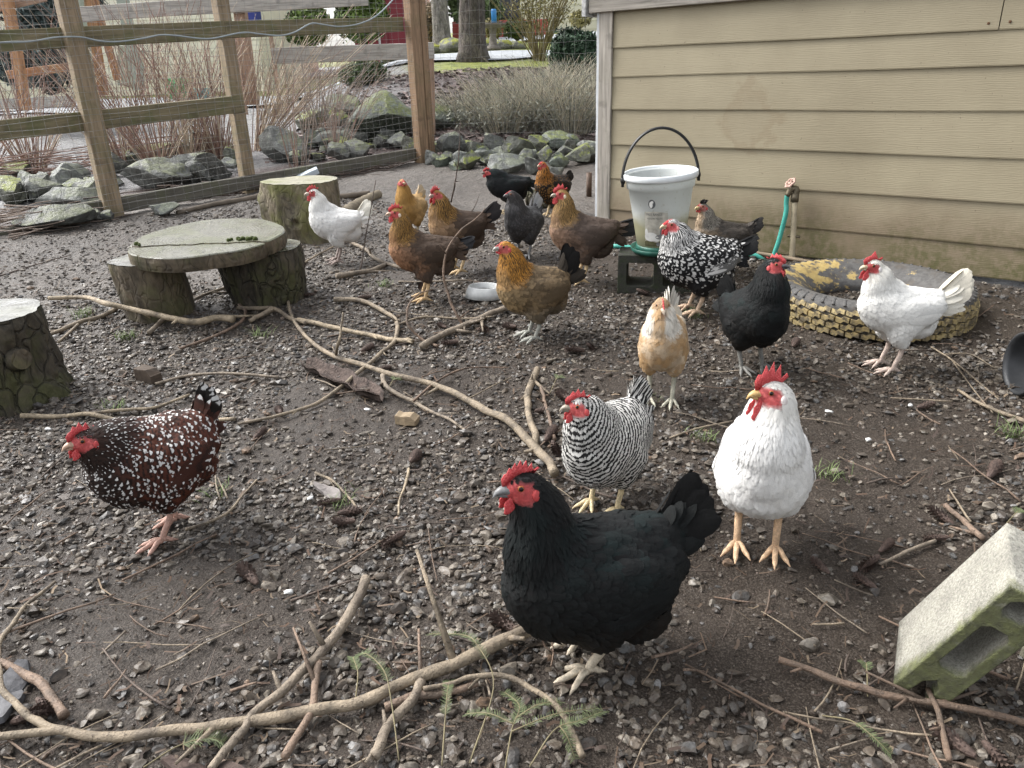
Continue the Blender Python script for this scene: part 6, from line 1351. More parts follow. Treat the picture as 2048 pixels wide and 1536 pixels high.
bush('dark green spreading conifer shrub beside the shed', 1150, 118, 110, 90, leaf_mat('deep_green', (.045, .085, .045)), 7000, .035); bush('dark green juniper shrub behind the bramble stems', 722, 148, 110, 48, leaf_mat('juniper', (.085, .12, .05)), 5000, .03)
bush('rounded clipped green shrub left of the corner post', 722, 38, 118, 105, leaf_mat('bright_green', (.13, .19, .045)), 8000, .045, 1.1, 15.5, 'clipped_shrub'); bush('lower clipped green shrub left of the tall clipped one', 615, 55, 100, 80, leaf_mat('bright_green', (.13, .19, .045)), 6000, .045, 1.1, 15., 'clipped_shrub')
bush('blue grey spruce behind the first fence post', 85, 40, 180, 110, leaf_mat('blue_spruce', (.13, .17, .165)), 7000, .05, 1.6, 13., 'spruce'); bush('low blue green spruce bough mass left of the first post', 70, 140, 190, 90, leaf_mat('blue_spruce', (.13, .17, .165)), 6000, .045, 1.6, 12.5, 'spruce')
bush('round yellow green shrub behind the conifer trunk', 988, 62, 40, 40, leaf_mat('yellow_leaf', (.28, .25, .10)), 1500, .04, 1.1, 21.); bush('small broad leaved shrub in front of the red planter', 975, 25, 70, 55, leaf_mat('mid_green', (.11, .15, .06)), 2500, .06, 1.8, 25.); bush('green hedge at the top between the two trunks', 915, 15, 40, 55, leaf_mat('mid_green', (.11, .15, .06)), 2500, .06, 1.2, 24.); bush('low green shrub right of the bird bath', 1035, 62, 60, 34, leaf_mat('mid_green', (.11, .15, .06)), 2000, .04, 1.2, 19.)
bush('small pale shrub far right beside the shed eave', 1160, 40, 50, 30, leaf_mat('yellow_leaf', (.28, .25, .10)), 1500, .05, 1.2, 24.); bush('tawny dry bush at the top behind the corner post', 862, 50, 70, 60, leaf_mat('tawny', (.27, .2, .12)), 2500, .05, 1.4, 20.)
# mossy stones along the far side of the driveway
g_ = np.random.default_rng(77); mossm = rock_material('far_moss_rock', (.17, .17, .14), 1., (.24, .25, .03))
v4, f4 = ICO3
for i, (px, py, w) in enumerate(((862, 70, 44), (893, 78, 30), (905, 92, 60), (935, 84, 30), (876, 88, 30), (972, 90, 50), (1005, 92, 40), (1035, 88, 34), (700, 92, 40), (790, 88, 60), (740, 96, 40), (1160, 62, 44), (1120, 72, 30))):
    p = at_depth(px, py + 6, 18.6); d = np.linalg.norm(p - EYE); s = w / FPX * d / 2; v = v4 * (1 + .15 * fbm(v4 * 2 + i, 3, 3))[:, None] * np.array([s, s * .7, s * .55]); o = fast_mesh('mossy_stone', v, f4, mossm); o.location = gpt(p[0], p[1], s * .25); tag(o, 'rounded stone under bright yellow green moss beyond the driveway', 'stone', 'mossy stones beyond the driveway')
# bird bath
p = at_depth(986, 80, 18.); bb = lathe('bird_bath', [(.0, 0), (.17, 0), (.16, .05), (.09, .1), (.07, .3), (.09, .42), (.28, .48), (.3, .52), (.27, .52), (.2, .49), (0, .48)], simple('aged_stone', (.17, .15, .13), .85, .3, 14, .3), None, 28); bb.location = gpt(p[0], p[1]); tag(bb, 'grey stone bird bath on the far lawn', 'bird bath')
p = at_depth(988, 40, 19.); wp_ = lathe('water_pump', [(0, 0), (.06, 0), (.06, .3), (.05, .34), (0, .34)], simple('blue_plastic', (.05, .25, .6), .5, .05), None, 16); wp_.location = V(p) - Vector((0, 0, .12)); tag(wp_, 'small bright blue bottle above the bird bath', 'bottle')
# houses and red planter wall at the top edge
cream = simple('cream_siding', (.80, .76, .60), .7, .06, 2, 0, world_space=True); maroon = simple('maroon_paint', (.26, .035, .05), .5, .15, 3, 0); redp = simple('red_timber', (.36, .07, .055), .6, .2, 3, 0)
def house(name, label, x0, x1, y, z0, h, rows, wall_m, roof=True):
    r_ = empty(name, ((x0 + x1) / 2, y, z0)); tag(r_, label, 'house'); L = x1 - x0
    core = bm_obj('wall', box_bm(L, 6., h, .0), wall_m, r_); core.location = (0, 3.0, h / 2)
    for k in range(rows):
        o = bm_obj('siding_board', box_bm(L + .02, .03, h / rows * 1.04, .003), wall_m, r_); o.location = (0, -.02, h / rows * (k + .5)); o.rotation_euler = (R(-3.5), 0, 0)
    if roof:
        bm = bmesh.new(); a = L / 2 + .4; vs = [bm.verts.new(q) for q in ((-a, -.6, h), (a, -.6, h), (a, 3., h + 1.6), (-a, 3., h + 1.6), (a, 6.6, h), (-a, 6.6, h))]; bm.faces.new((vs[0], vs[1], vs[2], vs[3])); bm.faces.new((vs[3], vs[2], vs[4], vs[5])); bm.faces.new((vs[1], vs[4], vs[2])); bm.faces.new((vs[0], vs[3], vs[5])); bm_obj('roof', bm, simple('roof_shingle', (.08, .075, .07), .9), r_)
    return r_
h1 = house('house', 'cream lapped house at the top left behind the fence', -19, -5.6, 19.5, float(terr(-10, 19.5)) - .3, 4.2, 18, cream)
for (x, z) in ((-2.2, 2.2), (2.6, 2.2)):
    w_ = bm_obj('window', box_bm(1.1, .08, 1.3, .01), simple('window_frame', (.6, .6, .58), .5), h1); w_.location = (x, -.07, z); q = bm_obj('pane', box_bm(.9, .02, 1.1, 0), simple('dark_glass', (.03, .04, .05), .08, .1, 2, 0), w_); q.location = (0, -.05, 0)
h2 = house('house', 'pale cream house front at the top beside the shed', -1.4, 9., 30, float(terr(3, 30)) - .2, 4.2, 16, cream)
h3 = house('house', 'maroon shed front behind the corner post', -4.15, -2.45, 24.0, float(terr(-4, 24)) - .6, 3.2, 1, maroon)
for x in (-.38, .42):
    o = bm_obj('door', box_bm(.6, .06, 1.9, .01), maroon, h3); o.location = (x, -.08, 1.5); q = bm_obj('door_trim', box_bm(.06, .03, 1.9, .003), simple('white_door_trim', (.7, .68, .66), .5, .05), o); q.location = (.24, -.045, 0)
p = at_depth(1000, 48, 26.5); rw = empty('planter_wall', gpt(p[0] - .2, p[1], 0)); tag(rw, 'low red timber planter wall across the far road', 'planter')
for k in range(3): o = bm_obj('plank', box_bm(3.0, .12, .16, .01), redp, rw); o.location = (.2, .1 * k, .12 + .17 * k)
p = at_depth(1012, 30, 27.5); bn_ = bm_obj('waste_bin', box_bm(.9, .7, .8, .05, 2), simple('dark_bin', (.05, .055, .065), .5)); bn_.location = gpt(p[0], p[1], .9); tag(bn_, 'dark grey bin in front of the pale house', 'bin')
# ================================================================ REAR FENCES, ARBOUR, TUBS
pale_rail = grey_wood('pale_rail_wood', (.40, .375, .34), .1); pinkw = grey_wood('pink_brown_post', (.36, .24, .17), .1); orangew = grey_wood('orange_cedar', (.42, .23, .12), .02); sagew = simple('sage_paint', (.36, .40, .33), .7, .15, 6, .1)
pf = empty('paddock_fence', V(at_depth(497, 190, 9.2))); tag(pf, 'second fence of pale weathered rails behind the wire fence', 'fence')
def pboard(nm, a, b, w, t, m, Y0, Y1, up=(0, 0, 1)):
    o = board(nm, at_depth(*a, Y0), at_depth(*b, Y1), w, t, m, None, up, .004, 8, .002); o.parent = pf; o.location = Vector(o.location) - pf.location
pboard('rail', (330, 17), (735, -4), .15, .04, pale_rail, 9.35, 9.35); pboard('rail', (545, 112), (868, 101), .165, .04, pale_rail, 9.3, 9.3); pboard('rail', (150, 30), (330, 17), .15, .04, pale_rail, 9.4, 9.35)
pboard('post', (505, 210), (470, -60), .13, .11, pinkw, 9.45, 9.45, (1, 0, 0)); pboard('post', (864, 330), (858, 85), .1, .1, pinkw, 9.5, 9.5, (1, 0, 0))
ar = empty('arbour', V(at_depth(180, 190, 11.))); tag(ar, 'orange and sage green timber arbour seen through the fence', 'arbour')
def aboard(nm, a, b, w, t, m, Y, up=(1, 0, 0)):
    o = board(nm, at_depth(*a, Y), at_depth(*b, Y), w, t, m, None, up, .005, 6, .002); o.parent = ar; o.location = Vector(o.location) - ar.location
aboard('post', (185, 195), (150, -30), .11, .11, sagew, 11.); aboard('post', (208, 190), (172, -30), .10, .1, orangew, 11.15); aboard('brace', (236, 160), (186, -10), .09, .06, orangew, 11.25); aboard('post', (52, 220), (8, -40), .11, .11, orangew, 10.6); aboard('rail', (15, 150), (140, 134), .10, .04, orangew, 10.8, (0, 0, 1)); aboard('post', (280, 180), (240, -30), .13, .11, sagew, 11.3); aboard('rail', (-40, 20), (90, -8), .12, .04, pinkw, 10.7, (0, 0, 1)); aboard('panel', (262, 175), (262, 95), .35, .05, sagew, 11.6)
p = hit(70, 222); bm_ = board('timber_beam', gpt(p[0] - 1.4, p[1] - .25, .14), gpt(p[0] + .75, p[1] + .1, .14), .2, .22, pale_rail, None); tag(bm_, 'pale timber beam lying on the ground at the far left', 'beam')
def tub(name, px, py, r, h, c, label, tilt=0.):
    p = hit(px, py); o = lathe(name, [(0, 0), (r * .8, 0), (r, h), (r * 1.08, h), (r * 1.08, h + .02), (r * .95, h + .02), (r * .78, .02), (0, .02)], simple(name + '_plastic', c, .45, .1, 6, 0), None, 32); o.location = gpt(p[0], p[1]); o.rotation_euler = (tilt, tilt * .5, 0); tag(o, label, 'tub'); return o
tub('green_tub', 362, 202, .27, .38, (.10, .40, .16), 'green plastic tub seen through the bare canes', R(8)); tub('teal_tub', 408, 206, .25, .28, (.13, .45, .44), 'teal plastic tub beside the green one')
p = at_depth(500, 35, 14.); o = bm_obj('blue_crate', box_bm(.3, .3, .25, .02), simple('navy_plastic', (.03, .045, .22), .5, .1)); o.location = V(p); tag(o, 'small navy blue crate seen past the top rail', 'crate')
b = board('crate_shelf', V(p) + Vector((-.35, 0, -.17)), V(p) + Vector((.35, 0, -.17)), .08, .3, pinkw, None); b.location.z = p[2] - .17; tag(b, 'plain board shelf under the navy crate', 'shelf')
for sx in (-.3, .3):
    zz = float(terr(p[0] + sx, p[1])); q = board('shelf_leg', Vector((sx, 0, zz - b.location.z)), Vector((sx, 0, -.03)), .06, .06, pinkw, None, (1, 0, 0)); q.parent = b
# wood mulch on the bed (uncountable)
N_ = 5000; x = RNG.uniform(-2.6, 3.2, N_); y = RNG.uniform(8.4, 13.2, N_); z = gz(x, y); L = RNG.uniform(.02, .06, N_); w = RNG.uniform(.006, .018, N_); a = RNG.uniform(0, np.pi, N_); d = np.stack([np.cos(a), np.sin(a)], -1); s = np.stack([-d[:, 1], d[:, 0]], -1); Q = []
for (i, j) in ((-1, -1), (1, -1), (1, 1), (-1, 1)):
    e = np.stack([x, y], -1) + d * (L * i)[:, None] + s * (w * j)[:, None]; Q.append(np.c_[e, z + .012 + i * RNG.normal(0, .012, N_) + j * .006])
o = fast_mesh('mulch', np.stack(Q, 1).reshape(-1, 3), (np.arange(N_) * 4)[:, None] + np.arange(4)[None], leaf_mat('mulch_chip', (.16, .125, .115)), None, False); sh = RNG.uniform(.3, 1.9, N_); vcol(o, 'col', np.repeat(np.stack([sh] * 3, -1), 4, 0)); tag(o, 'dark wood chip mulch covering the garden bed', 'mulch', kind='stuff')
# ================================================================ BRANCHES ON THE GROUND
def branch_material(name, c, spot=(.05, .035, .025)):
    if name in MATS: return MATS[name]
    g = NT(name); p = g.pos(); n = g.noise(p, 22, 5, .65); n2 = g.noise(p, 160, 4, .6); col = g.ramp(n, [(.3, tuple(q * .38 for q in c)), (.52, c), (.75, tuple(min(1, q * 1.3) for q in c))]); col = g.mix(g.mapr(g.noise(p, 9, 4, .6), .5, .66, 0, .6), col, (.085, .066, .05))
    col = g.mix(g.mapr(n2, .58, .66, 0, .7), col, spot); g.set(Base_Color=col, Roughness=.7); g.bump(g.math('ADD', n, g.math('MULTIPLY', n2, .8)), .9, .006); MATS[name] = g.m; return g.m
BM = {'tan': branch_material('tan_branch', (.25, .20, .14)), 'pale': branch_material('pale_branch', (.33, .265, .18)), 'brown': branch_material('brown_branch', (.17, .115, .08)), 'grey': branch_material('grey_branch', (.24, .195, .145)), 'dark': branch_material('dark_branch', (.095, .07, .055)), 'red': branch_material('red_branch', (.20, .14, .10))}
def branch(label, pts, d0, d1, m, air=None, lift=0., nubs=2, name='branch', forks=()):
    """pts: photo pixels on the ground; air: {index: depth} for points held up in the air; d0,d1 diameters in metres"""
    P = []
    for i, q in enumerate(pts):
        if air and i in air: P.append(at_depth(q[0], q[1], air[i]))
        else:
            h = hit(*q); r_ = (d0 + (d1 - d0) * i / (len(pts) - 1)) / 2; P.append(np.array(gpt(h[0], h[1], r_ * 1.1 + .008 + lift)))
    P = np.array(P); n = max(14, 6 * len(pts)); C = catmull(P, n); g = np.random.default_rng(abs(int(pts[0][0] * 3 + pts[0][1]))); L = np.linalg.norm(np.diff(C, axis=0), axis=1).sum()
    rad = np.linspace(d0, d1, n) / 2; rad = rad * (1 + .10 * vnoise(np.stack([np.arange(n) * .45, 0 * np.arange(n) + pts[0][0], 0 * np.arange(n)], -1), 2)); C = C + np.stack([fbm(np.stack([np.arange(n) * .17, 0 * np.arange(n) + k * 9 + pts[0][1], 0 * np.arange(n)], -1), 5, 2) for k in range(3)], -1) * min(.005, d0 * .22) * np.array([1, 1, .3])
    parts = [tube_arrays(C, rad, 10 if d0 > .012 else 6)]
    for k in range(nubs):
        j = g.integers(2, n - 2); d = nsm_(g.normal(size=3) * np.array([1, 1, .5]) + (C[j + 1] - C[j]) * 20); ln = g.uniform(1.2, 3.2) * rad[j] * 2 * (3.5 if g.random() < .35 else 1); parts.append(tube_arrays(np.array([C[j], C[j] + d * ln * .6, C[j] + d * ln]), np.array([rad[j] * .7, rad[j] * .42, rad[j] * .3]), 6))
    o0 = C[n // 2].copy(); v, f = cat_meshes(parts); o = mesh_obj(name, v - o0, f, BM[m]); o.location = o0; tag(o, label, 'branch')
    for fpts, fd0, fd1 in forks:
        Q = np.array([np.array(gpt(*hit(*q)[:2], fd0 * .55 + .008 + lift)) for q in fpts]); v, f = tube_arrays(catmull(Q, 5 * len(fpts)), np.linspace(fd0, fd1, 5 * len(fpts)) / 2, 8); mesh_obj('side_shoot', v - o0, f, BM[m], o)
    return o
branch('long curved branch sweeping from the slab table to the barred hen', [(1112, 962), (1098, 938), (1059, 898), (1017, 860), (968, 827), (913, 798), (864, 781), (789, 768), (731, 745), (669, 720), (623, 690), (587, 645), (579, 612), (582, 576), (601, 538), (653, 505), (691, 491)], .030, .009, 'tan', nubs=6, lift=.004)
branch('hooked branch curling round in the middle of the run', [(669, 602), (708, 604), (740, 614), (770, 630), (789, 643), (796, 658), (792, 677), (779, 697), (760, 716), (721, 755), (682, 785), (643, 811), (604, 830), (545, 846), (480, 860)], .024, .010, 'tan', nubs=5)
branch('straight pale branch inside the hooked branch', [(596, 641), (640, 653), (675, 661), (740, 674), (779, 680), (825, 685)], .020, .022, 'pale', nubs=4)
branch('brown branch by the golden hen with upright shoots', [(846, 703), (887, 674), (936, 651), (985, 633), (1022, 624)], .030, .026, 'grey', nubs=4)
branch('thin shoot arching up in front of the nearest brown hen', [(930, 655), (916, 632), (903, 609), (893, 580), (888, 543), (891, 516), (899, 489), (921, 461), (951, 437), (970, 417)], .014, .005, 'brown', air={1: 3.27, 2: 3.3, 3: 3.33, 4: 3.35, 5: 3.37, 6: 3.39, 7: 3.42, 8: 3.45, 9: 3.47}, nubs=3)
branch('small arched shoot below the nearest brown hen', [(876, 697), (845, 680), (818, 650), (815, 630), (820, 606), (838, 588), (864, 579)], .013, .005, 'brown', air={1: 3.1, 2: 3.13, 3: 3.16, 4: 3.2, 5: 3.24, 6: 3.3}, nubs=2)
branch('forked stick under the long curved branch', [(766, 768), (773, 788), (805, 804), (831, 811), (870, 830), (903, 850), (939, 876)], .020, .008, 'grey', nubs=3)
branch('thin stick running right from the forked stick', [(828, 811), (870, 778), (919, 752), (962, 739), (1014, 739)], .010, .005, 'brown', nubs=2, lift=.01)
branch('knobbly thick stick left of the barred hen', [(1077, 745), (1060, 775), (1056, 800), (1058, 835), (1066, 872), (1074, 908)], .024, .022, 'tan', nubs=4)
branch('thin stick close beside the barred hen', [(1082, 780), (1087, 800), (1095, 837), (1109, 890)], .013, .012, 'brown', nubs=2)
branch('short stick poking up from the long curved branch', [(671, 717), (676, 690), (682, 660), (688, 625)], .014, .008, 'tan', air={1: 2.86, 2: 2.88, 3: 2.9}, nubs=1)
branch('long branch lying in front of the slab table', [(100, 609), (175, 606), (206, 605), (250, 616), (297, 627), (344, 637), (391, 645), (437, 650), (468, 651)], .020, .034, 'pale', nubs=4, lift=.012, air={2: 3.5, 3: 3.46, 4: 3.42, 5: 3.40, 6: 3.40})
branch('forked branch left of the slab table', [(104, 676), (162, 653), (203, 641), (243, 620)], .018, .022, 'tan', nubs=2, forks=((((158, 657), (140, 672), (118, 688)), .014, .012),))
branch('branch running back underneath the slab table', [(298, 672), (350, 631), (406, 597), (464, 579)], .020, .016, 'grey', nubs=3)
branch('crooked stick in front of the dark table stump', [(362, 699), (422, 678), (469, 656), (490, 637), (490, 625), (469, 606)], .012, .018, 'brown', nubs=2)
branch('stick lying right of the dark table stump', [(478, 622), (520, 623), (550, 626), (582, 638), (612, 649)], .022, .018, 'tan', nubs=3)
branch('sawn stub of branch near the dark table stump', [(500, 645), (520, 637), (545, 627)], .020, .026, 'tan', nubs=0)
branch('pale peeled stick behind the speckled hen', [(47, 842), (125, 841), (187, 842), (250, 847), (328, 844), (400, 847), (469, 851)], .017, .012, 'pale', nubs=2, forks=((((187, 840), (230, 832), (266, 827), (312, 819), (381, 797)), .013, .010),))
branch('slim stick beyond the tail of the speckled hen', [(310, 768), (375, 755), (460, 756), (559, 759)], .011, .012, 'grey', nubs=1)
branch('bent stick beside the feet of the speckled hen', [(371, 1055), (422, 1046), (462, 1022), (491, 992), (515, 968)], .009, .006, 'tan', nubs=1)
branch('thickest branch curving across the bottom of the photo', [(1122, 1262), (1081, 1278), (1013, 1312), (927, 1353), (842, 1384), (773, 1411), (705, 1431), (602, 1452), (500, 1470), (406, 1481), (312, 1487), (219, 1484), (125, 1472), (69, 1453), (31, 1428), (9, 1391), (0, 1350), (3, 1306), (28, 1266), (62, 1222), (109, 1172)], .029, .008, 'tan', nubs=7, lift=.006, forks=((((125, 1474), (60, 1482), (-30, 1490)), .016, .014),))
branch('straight branch rising to the right across the bottom branch', [(736, 1179), (705, 1244), (671, 1305), (637, 1346), (585, 1390), (527, 1445), (490, 1492), (453, 1522), (430, 1560)], .022, .014, 'grey', nubs=4, lift=.012)
branch('side branch dropping to the bottom edge left of centre', [(640, 1346), (633, 1390), (626, 1442), (602, 1493), (575, 1545)], .015, .014, 'red', nubs=2, lift=.01)
branch('branch dropping from the bottom branch to the lower edge', [(845, 1387), (828, 1425), (790, 1476), (753, 1545)], .020, .018, 'grey', nubs=2, lift=.006)
branch('arched stick at the bottom centre among fir sprigs', [(850, 1405), (903, 1394), (944, 1382), (996, 1382), (1047, 1397), (1098, 1431), (1132, 1469), (1166, 1545)], .009, .013, 'tan', nubs=2, lift=.015)
branch('brown broken stick under the bottom branch', [(770, 1430), (842, 1412), (905, 1396), (960, 1383)], .018, .012, 'red', nubs=2)
branch('long stick running past the foot of the tilted block', [(1557, 1329), (1624, 1349), (1691, 1373), (1725, 1386), (1792, 1406), (1859, 1420), (1943, 1440), (2060, 1468)], .014, .014, 'brown', nubs=4, lift=.006)
branch('short stick crossing below the tilted block', [(1852, 1400), (1869, 1440), (1883, 1507), (1890, 1550)], .010, .012, 'brown', nubs=1, lift=.016)
branch('stick running up to the top corner of the tilted block', [(1889, 1023), (1926, 1057), (1965, 1094)], .013, .014, 'red', nubs=1)
branch('thin grey stick left of the tilted block', [(1758, 1134), (1809, 1111), (1869, 1090)], .008, .010, 'grey', nubs=1)
branch('speckled stick segment at the lower left edge', [(2, 1338), (40, 1352), (78, 1372), (103, 1400), (131, 1446)], .017, .019, 'red', nubs=1)
branch('branch running between the white hen and the brown hens', [(700, 491), (732, 510), (762, 530), (806, 543)], .022, .020, 'grey', nubs=2)
branch('thick broken stick below the white hen', [(675, 559), (719, 551), (745, 545), (773, 535)], .032, .024, 'grey', nubs=2)
branch('pale split stick at the right edge below the pot', [(1915, 785), (1963, 816), (2060, 856)], .010, .014, 'tan', nubs=1)
branch('thin upright sapling stem behind the brown hens', [(902, 412), (909, 370), (914, 344), (919, 290), (920, 245)], .014, .006, 'dark', air={1: 5.75, 2: 5.76, 3: 5.78, 4: 5.8}, nubs=3)
branch('thin leaning stem left of the brown hens', [(721, 543), (727, 500), (738, 437), (751, 360)], .010, .005, 'dark', air={1: 4.3, 2: 4.33, 3: 4.36}, nubs=2)
branch('twin twig rising behind the brown hens', [(925, 445), (945, 420), (958, 390)], .009, .004, 'dark', air={1: 4.9, 2: 4.95}, nubs=1)
branch('curved twig pair at the feet of the black foreground hen', [(1030, 1282), (1062, 1262), (1078, 1235)], .010, .008, 'brown', nubs=0, lift=.01)
branch('bent twig in the gravel left of the black foreground hen', [(632, 953), (665, 968), (690, 990), (712, 1018)], .009, .007, 'tan', nubs=0)
branch('short wavy twig left of the black foreground hen', [(818, 943), (812, 975), (800, 1000), (797, 1028)], .009, .006, 'pale', nubs=1)
branch('dead stem lying left of the bowl behind the hooked branch', [(800, 655), (850, 643), (920, 640), (990, 642)], .010, .008, 'tan', nubs=1, lift=.01)
branch('dry stem between the brown hens and the bowl', [(797, 565), (860, 567), (944, 566)], .010, .009, 'grey', nubs=0)
branch('old stem in the far left mud', [(0, 556), (60, 536), (138, 512)], .009, .006, 'dark', nubs=1)
branch('dark stem by the rocks in the far left mud', [(88, 463), (150, 455), (210, 445), (270, 432)], .014, .009, 'dark', nubs=1)
branch('dry stalk fan right of the white hen by the tyre', [(1862, 700), (1900, 718), (1950, 760), (1996, 805)], .007, .005, 'tan', nubs=2, forks=((((1890, 710), (1940, 712), (1990, 735)), .005, .004), (((1905, 722), (1950, 790), (1985, 830)), .005, .004)))
branch('thin stick reaching right behind the white foreground hen', [(1340, 882), (1400, 862), (1470, 850)], .007, .006, 'tan', nubs=0)
# scattered twigs, too alike to tell apart
tw_g = np.random.default_rng(5); cnt = 0
while cnt < 190:
    px, py = tw_g.uniform(-20, 2070), tw_g.uniform(560, 1560)
    p = hit(px, py)
    if ((p[0] - .562) * -.628 + (p[1] - 4.93) * -.778) < .1: continue
    L = tw_g.uniform(.05, .28); a = tw_g.uniform(0, np.pi); n = 6; t = np.linspace(-.5, .5, n); xy = p[:2] + np.stack([np.cos(a) * t * L, np.sin(a) * t * L], -1) + np.array([-math.sin(a), math.cos(a)]) * (tw_g.normal(0, .15) * L * (t * t - .1))[:, None]; r_ = tw_g.uniform(.0012, .0038)
    P = np.c_[xy, gz(xy[:, 0], xy[:, 1]) + r_ + .009 + t * tw_g.normal(0, .012)]; o0 = P[n // 2].copy(); v, f = tube_arrays(P - o0, np.linspace(r_, r_ * .6, n), 5); o = mesh_obj('twig', v, f, BM[tw_g.choice(['tan', 'brown', 'grey', 'dark', 'red'])]); o.location = o0; tag(o, 'thin dry twig lying loose on the gravel', 'twig', 'loose twigs'); cnt += 1
# ================================================================ CONES
def cone_mesh():
    parts = []
    P = np.stack([np.linspace(-.03, .03, 9), 0 * np.arange(9), 0 * np.arange(9)], -1); parts.append(tube_arrays(P, np.array([.004, .009, .011, .0115, .011, .010, .008, .005, .002]), 8))
    for k in range(64):
        t = k / 63; x = -.027 + .056 * t; a = k * 2.39996; r_ = .0145 * math.sin(math.pi * (.12 + .8 * (1 - t) ** .85)) ** .7; d = np.array([.55, math.cos(a), math.sin(a)]); d /= np.linalg.norm(d); s = np.cross(d, [1, 0, 0]); s /= np.linalg.norm(s); b = np.array([x, math.cos(a) * r_ * .45, math.sin(a) * r_ * .45]); tip = b + d * r_ * .95; w = r_ * .55
        parts.append((np.array([b - s * w * .5, b + s * w * .5, tip + s * w * .55, tip + d * .0016, tip - s * w * .55]), [[0, 1, 2, 3, 4]]))
    v, f = cat_meshes(parts); return v, f
cv_, cf_ = cone_mesh(); cone_o = mesh_obj('fir_cone', cv_, cf_, simple('cone_scale', (.075, .05, .04), .75, .5, 90, .4), None, False); cone_me = cone_o.data
CP = [(660, 1010), (690, 1050), (790, 1090), (500, 1160), (735, 705), (770, 745), (1085, 830), (1110, 905), (1130, 800), (1100, 880), (620, 590), (885, 655), (900, 690), (965, 665), (1020, 655), (730, 600), (1640, 1140), (1770, 1100), (1740, 1130), (1730, 1165), (1870, 1085), (1880, 1045), (1850, 815), (1150, 700), (1180, 690), (1590, 690), (1905, 1500), (1990, 1530), (830, 925), (60, 1440), (95, 1420), (1285, 590), (520, 875), (310, 1080), (700, 1030), (845, 575), (560, 830), (1010, 1265), (1985, 950)]
for i, (px, py) in enumerate(CP):
    p = hit(px, py); o = cone_o if i == 0 else bpy.data.objects.new('fir_cone', cone_me)
    if i: COL.objects.link(o)
    s = random.uniform(.65, 1.05); o.scale = (s * 1.35, s * .95, s * .95); o.location = gpt(p[0], p[1], .014 * s + .004); o.rotation_euler = (random.uniform(0, 6), random.uniform(-.25, .25), random.uniform(0, 6)); tag(o, 'brown fir cone lying in the gravel', 'cone', 'fallen fir cones')
# ================================================================ FIR SPRIGS AND GRASS
needle_m = leaf_mat('fresh_needles', (.095, .115, .055)); twig_m = simple('green_twig', (.16, .135, .075), .7, .3, 30, 0)
def sprig(label, pts, side=0., up=.03, nl=.012, kinds=()):
    P = np.array([np.array(gpt(*hit(*q)[:2], .012 + up * math.sin(math.pi * i / max(1, len(pts) - 1)))) for i, q in enumerate(pts)]); o0 = P[0].copy(); root = empty('fir_sprig', o0); tag(root, label, 'sprig'); g = np.random.default_rng(abs(int(pts[0][0]))); ax = [catmull(P, 26)]
    for (i0, dpx) in kinds:
        b = ax[0][i0]; d = np.array(gpt(*hit(*dpx)[:2], .02)); ax.append(catmull(np.array([b, (b + d) / 2 + np.array([0, 0, .012]), d]), 16))
    parts = [tube_arrays(a - o0, np.linspace(.0016, .0008, len(a)), 5) for a in ax]; v, f = cat_meshes(parts); mesh_obj('stem', v, f, twig_m, root)
    Vt, sh = [], []
    for k, a in enumerate(ax):
        T = nsm_(np.gradient(a, axis=0)); st = int(len(a) * (.42 if k == 0 else .15))
        for t in np.linspace(st, len(a) - 1.01, 44 if k == 0 else 30):
            i = int(t); p = a[i] + (a[i + 1] - a[i]) * (t - i); s = nsm_(np.cross(T[i], [0, 0, 1.]))
            for sg in (-1, 1):
                d = nsm_(s * sg + T[i] * .55 + np.array([0, 0, .25]) + g.normal(0, .15, 3)); ln = nl * g.uniform(.7, 1.2); w = nsm_(np.cross(d, [0, 0, 1.])) * .0007; q = p - o0; Vt += [q - w, q + w, q + d * ln + w * .6, q + d * ln - w * .6]; sh += [g.uniform(.6, 1.4)] * 4
    Vt = np.array(Vt); o = fast_mesh('needles', Vt, np.arange(len(Vt)).reshape(-1, 4), needle_m, root, False); sh = np.array(sh); vcol(o, 'col', np.stack([sh] * 3, -1)); tag(o, kind='stuff')
sprig('fir sprig crossing over the thickest bottom branch', [(800, 1540), (788, 1450), (775, 1400), (740, 1355), (715, 1330)], 0, .05)
sprig('fir sprig lying left of the arched stick', [(712, 1420), (720, 1380), (712, 1350), (708, 1330)], 0, .02)
sprig('slender fir sprig pointing up right of the bottom branch', [(940, 1540), (990, 1425), (960, 1360), (930, 1320), (860, 1280)], 0, .06)
sprig('upright fir sprig below the arched stick', [(885, 1545), (893, 1480), (898, 1420), (900, 1375)], 0, .03)
sprig('branching fir sprig at the bottom centre', [(1010, 1560), (1025, 1500), (1040, 1450), (1010, 1400)], 0, .03, .012, ((12, (1120, 1430)), (8, (1190, 1440)), (10, (935, 1450))))
sprig('wide fir sprig at the bottom right of centre', [(1060, 1550), (1110, 1500), (1160, 1480), (1205, 1440)], 0, .03, .013, ((10, (1150, 1540)),))
sprig('fir sprig left of the tilted block', [(1735, 1395), (1730, 1350), (1728, 1325)], 0, .02); sprig('fir sprig lying below the stick by the tilted block', [(1645, 1430), (1700, 1455), (1745, 1490), (1780, 1510)], 0, .015)
sprig('green fir tip behind the tilted block', [(2010, 1060), (2030, 1045), (2048, 1030)], 0, .02, .016); sprig('fir tip behind the comb of the barred hen', [(1100, 790), (1115, 775), (1122, 762)], 0, .03, .018)
sprig('fir tip beside the wood offcut', [(778, 790), (790, 780), (800, 772)], 0, .02, .018); sprig('fir sprig at the bottom left under the branch', [(290, 1545), (360, 1520), (420, 1500), (450, 1495)], 0, .02, .02)
gr_m = leaf_mat('young_grass', (.16, .21, .085))
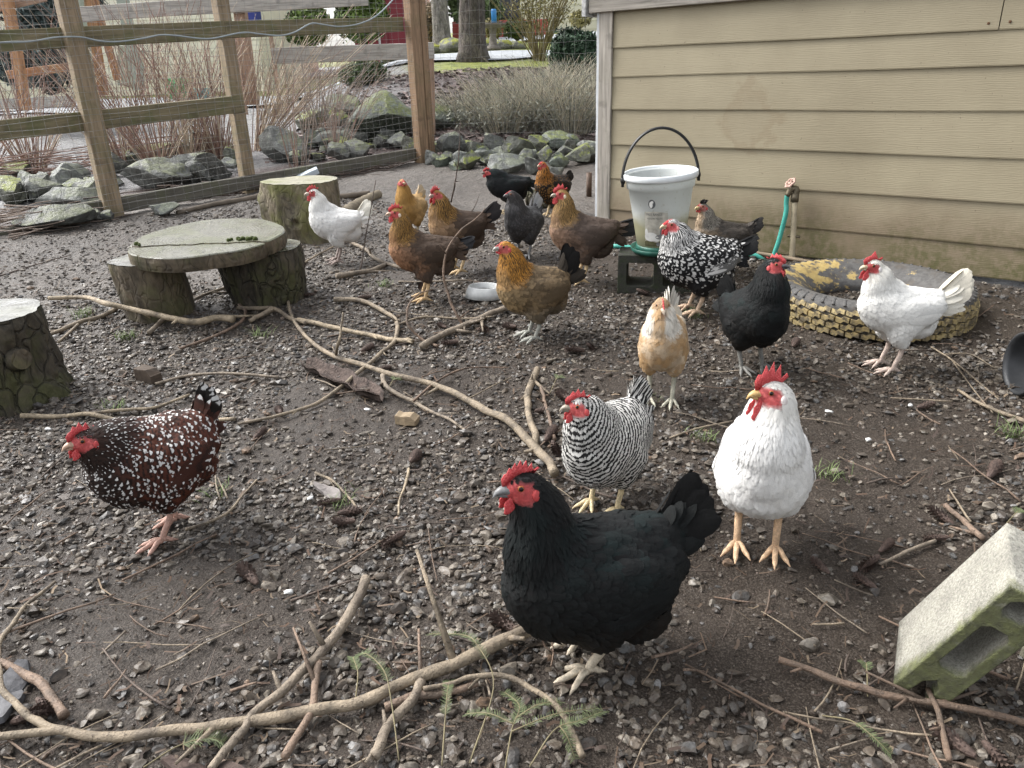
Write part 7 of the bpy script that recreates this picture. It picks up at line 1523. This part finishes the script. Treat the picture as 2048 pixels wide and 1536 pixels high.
def tuft(px, py, n, h, lb):
    p = hit(px, py); root = gpt(p[0], p[1], 0); g = np.random.default_rng(abs(px)); Vt, sh = [], []
    for i in range(n):
        a = g.uniform(0, 6.28); b = np.array([g.normal(0, .025), g.normal(0, .025), 0]); d = np.array([math.cos(a) * .6, math.sin(a) * .6, 1.]); w = np.array([-math.sin(a), math.cos(a), 0]) * .0012; hh = h * g.uniform(.5, 1.2); m = b + d * hh * .55; t = b + d * hh + np.array([math.cos(a), math.sin(a), -.4]) * hh * .3; Vt += [b - w, b + w, m + w * .8, m - w * .8, m - w * .8, m + w * .8, t + w * .2, t - w * .2]; sh += [g.uniform(.6, 1.4)] * 8
    Vt = np.array(Vt); o = fast_mesh('grass_tuft', Vt, np.arange(len(Vt)).reshape(-1, 4), gr_m, None, False); o.location = root; vcol(o, 'col', np.stack([np.array(sh)] * 3, -1)); tag(o, lb, 'grass', kind='stuff')
for (px, py, n, h, lb) in ((170, 635, 70, .05, 'small grass tuft left of the slab table'), (255, 676, 90, .035, 'wide grass tuft in front of the slab table'), (523, 672, 40, .045, 'grass tuft right of the slab table'), (680, 1005, 40, .03, 'sprouting weed in the open gravel'), (1655, 955, 60, .03, 'dry pale grass tuft right of the white foreground hen'), (770, 570, 60, .035, 'sparse grass below the nearest brown hen'), (1388, 632, 50, .035, 'grass tuft at the foot of the silver laced hen'), (1290, 800, 30, .03, 'weed behind the barred hen'), (235, 815, 40, .03, 'grass tuft behind the pale peeled stick'), (1410, 880, 50, .03, 'grass tuft left of the white foreground hen'), (2030, 870, 70, .05, 'green tuft at the right edge'), (430, 990, 40, .03, 'green weed beside the speckled hen')): tuft(px, py, n, h, lb)
# white fluff and droppings
v, f = ICO2
for (px, py) in ((578, 1190), (735, 823), (1655, 835), (1175, 945), (100, 870), (1735, 890), (1820, 815), (620, 1000)):
    p = hit(px, py); o = mesh_obj('down_feather', v * (1 + .5 * vnoise(v * 3, px))[:, None] * np.array([.012, .008, .004]), f.tolist(), simple('white_down', (.6, .6, .58), .9, .1, 60, .5)); o.location = gpt(p[0], p[1], .014); o.rotation_euler = (0, 0, px); tag(o, 'scrap of white down feather on the gravel', 'feather', 'loose down feathers')
print('objects', len(bpy.data.objects))
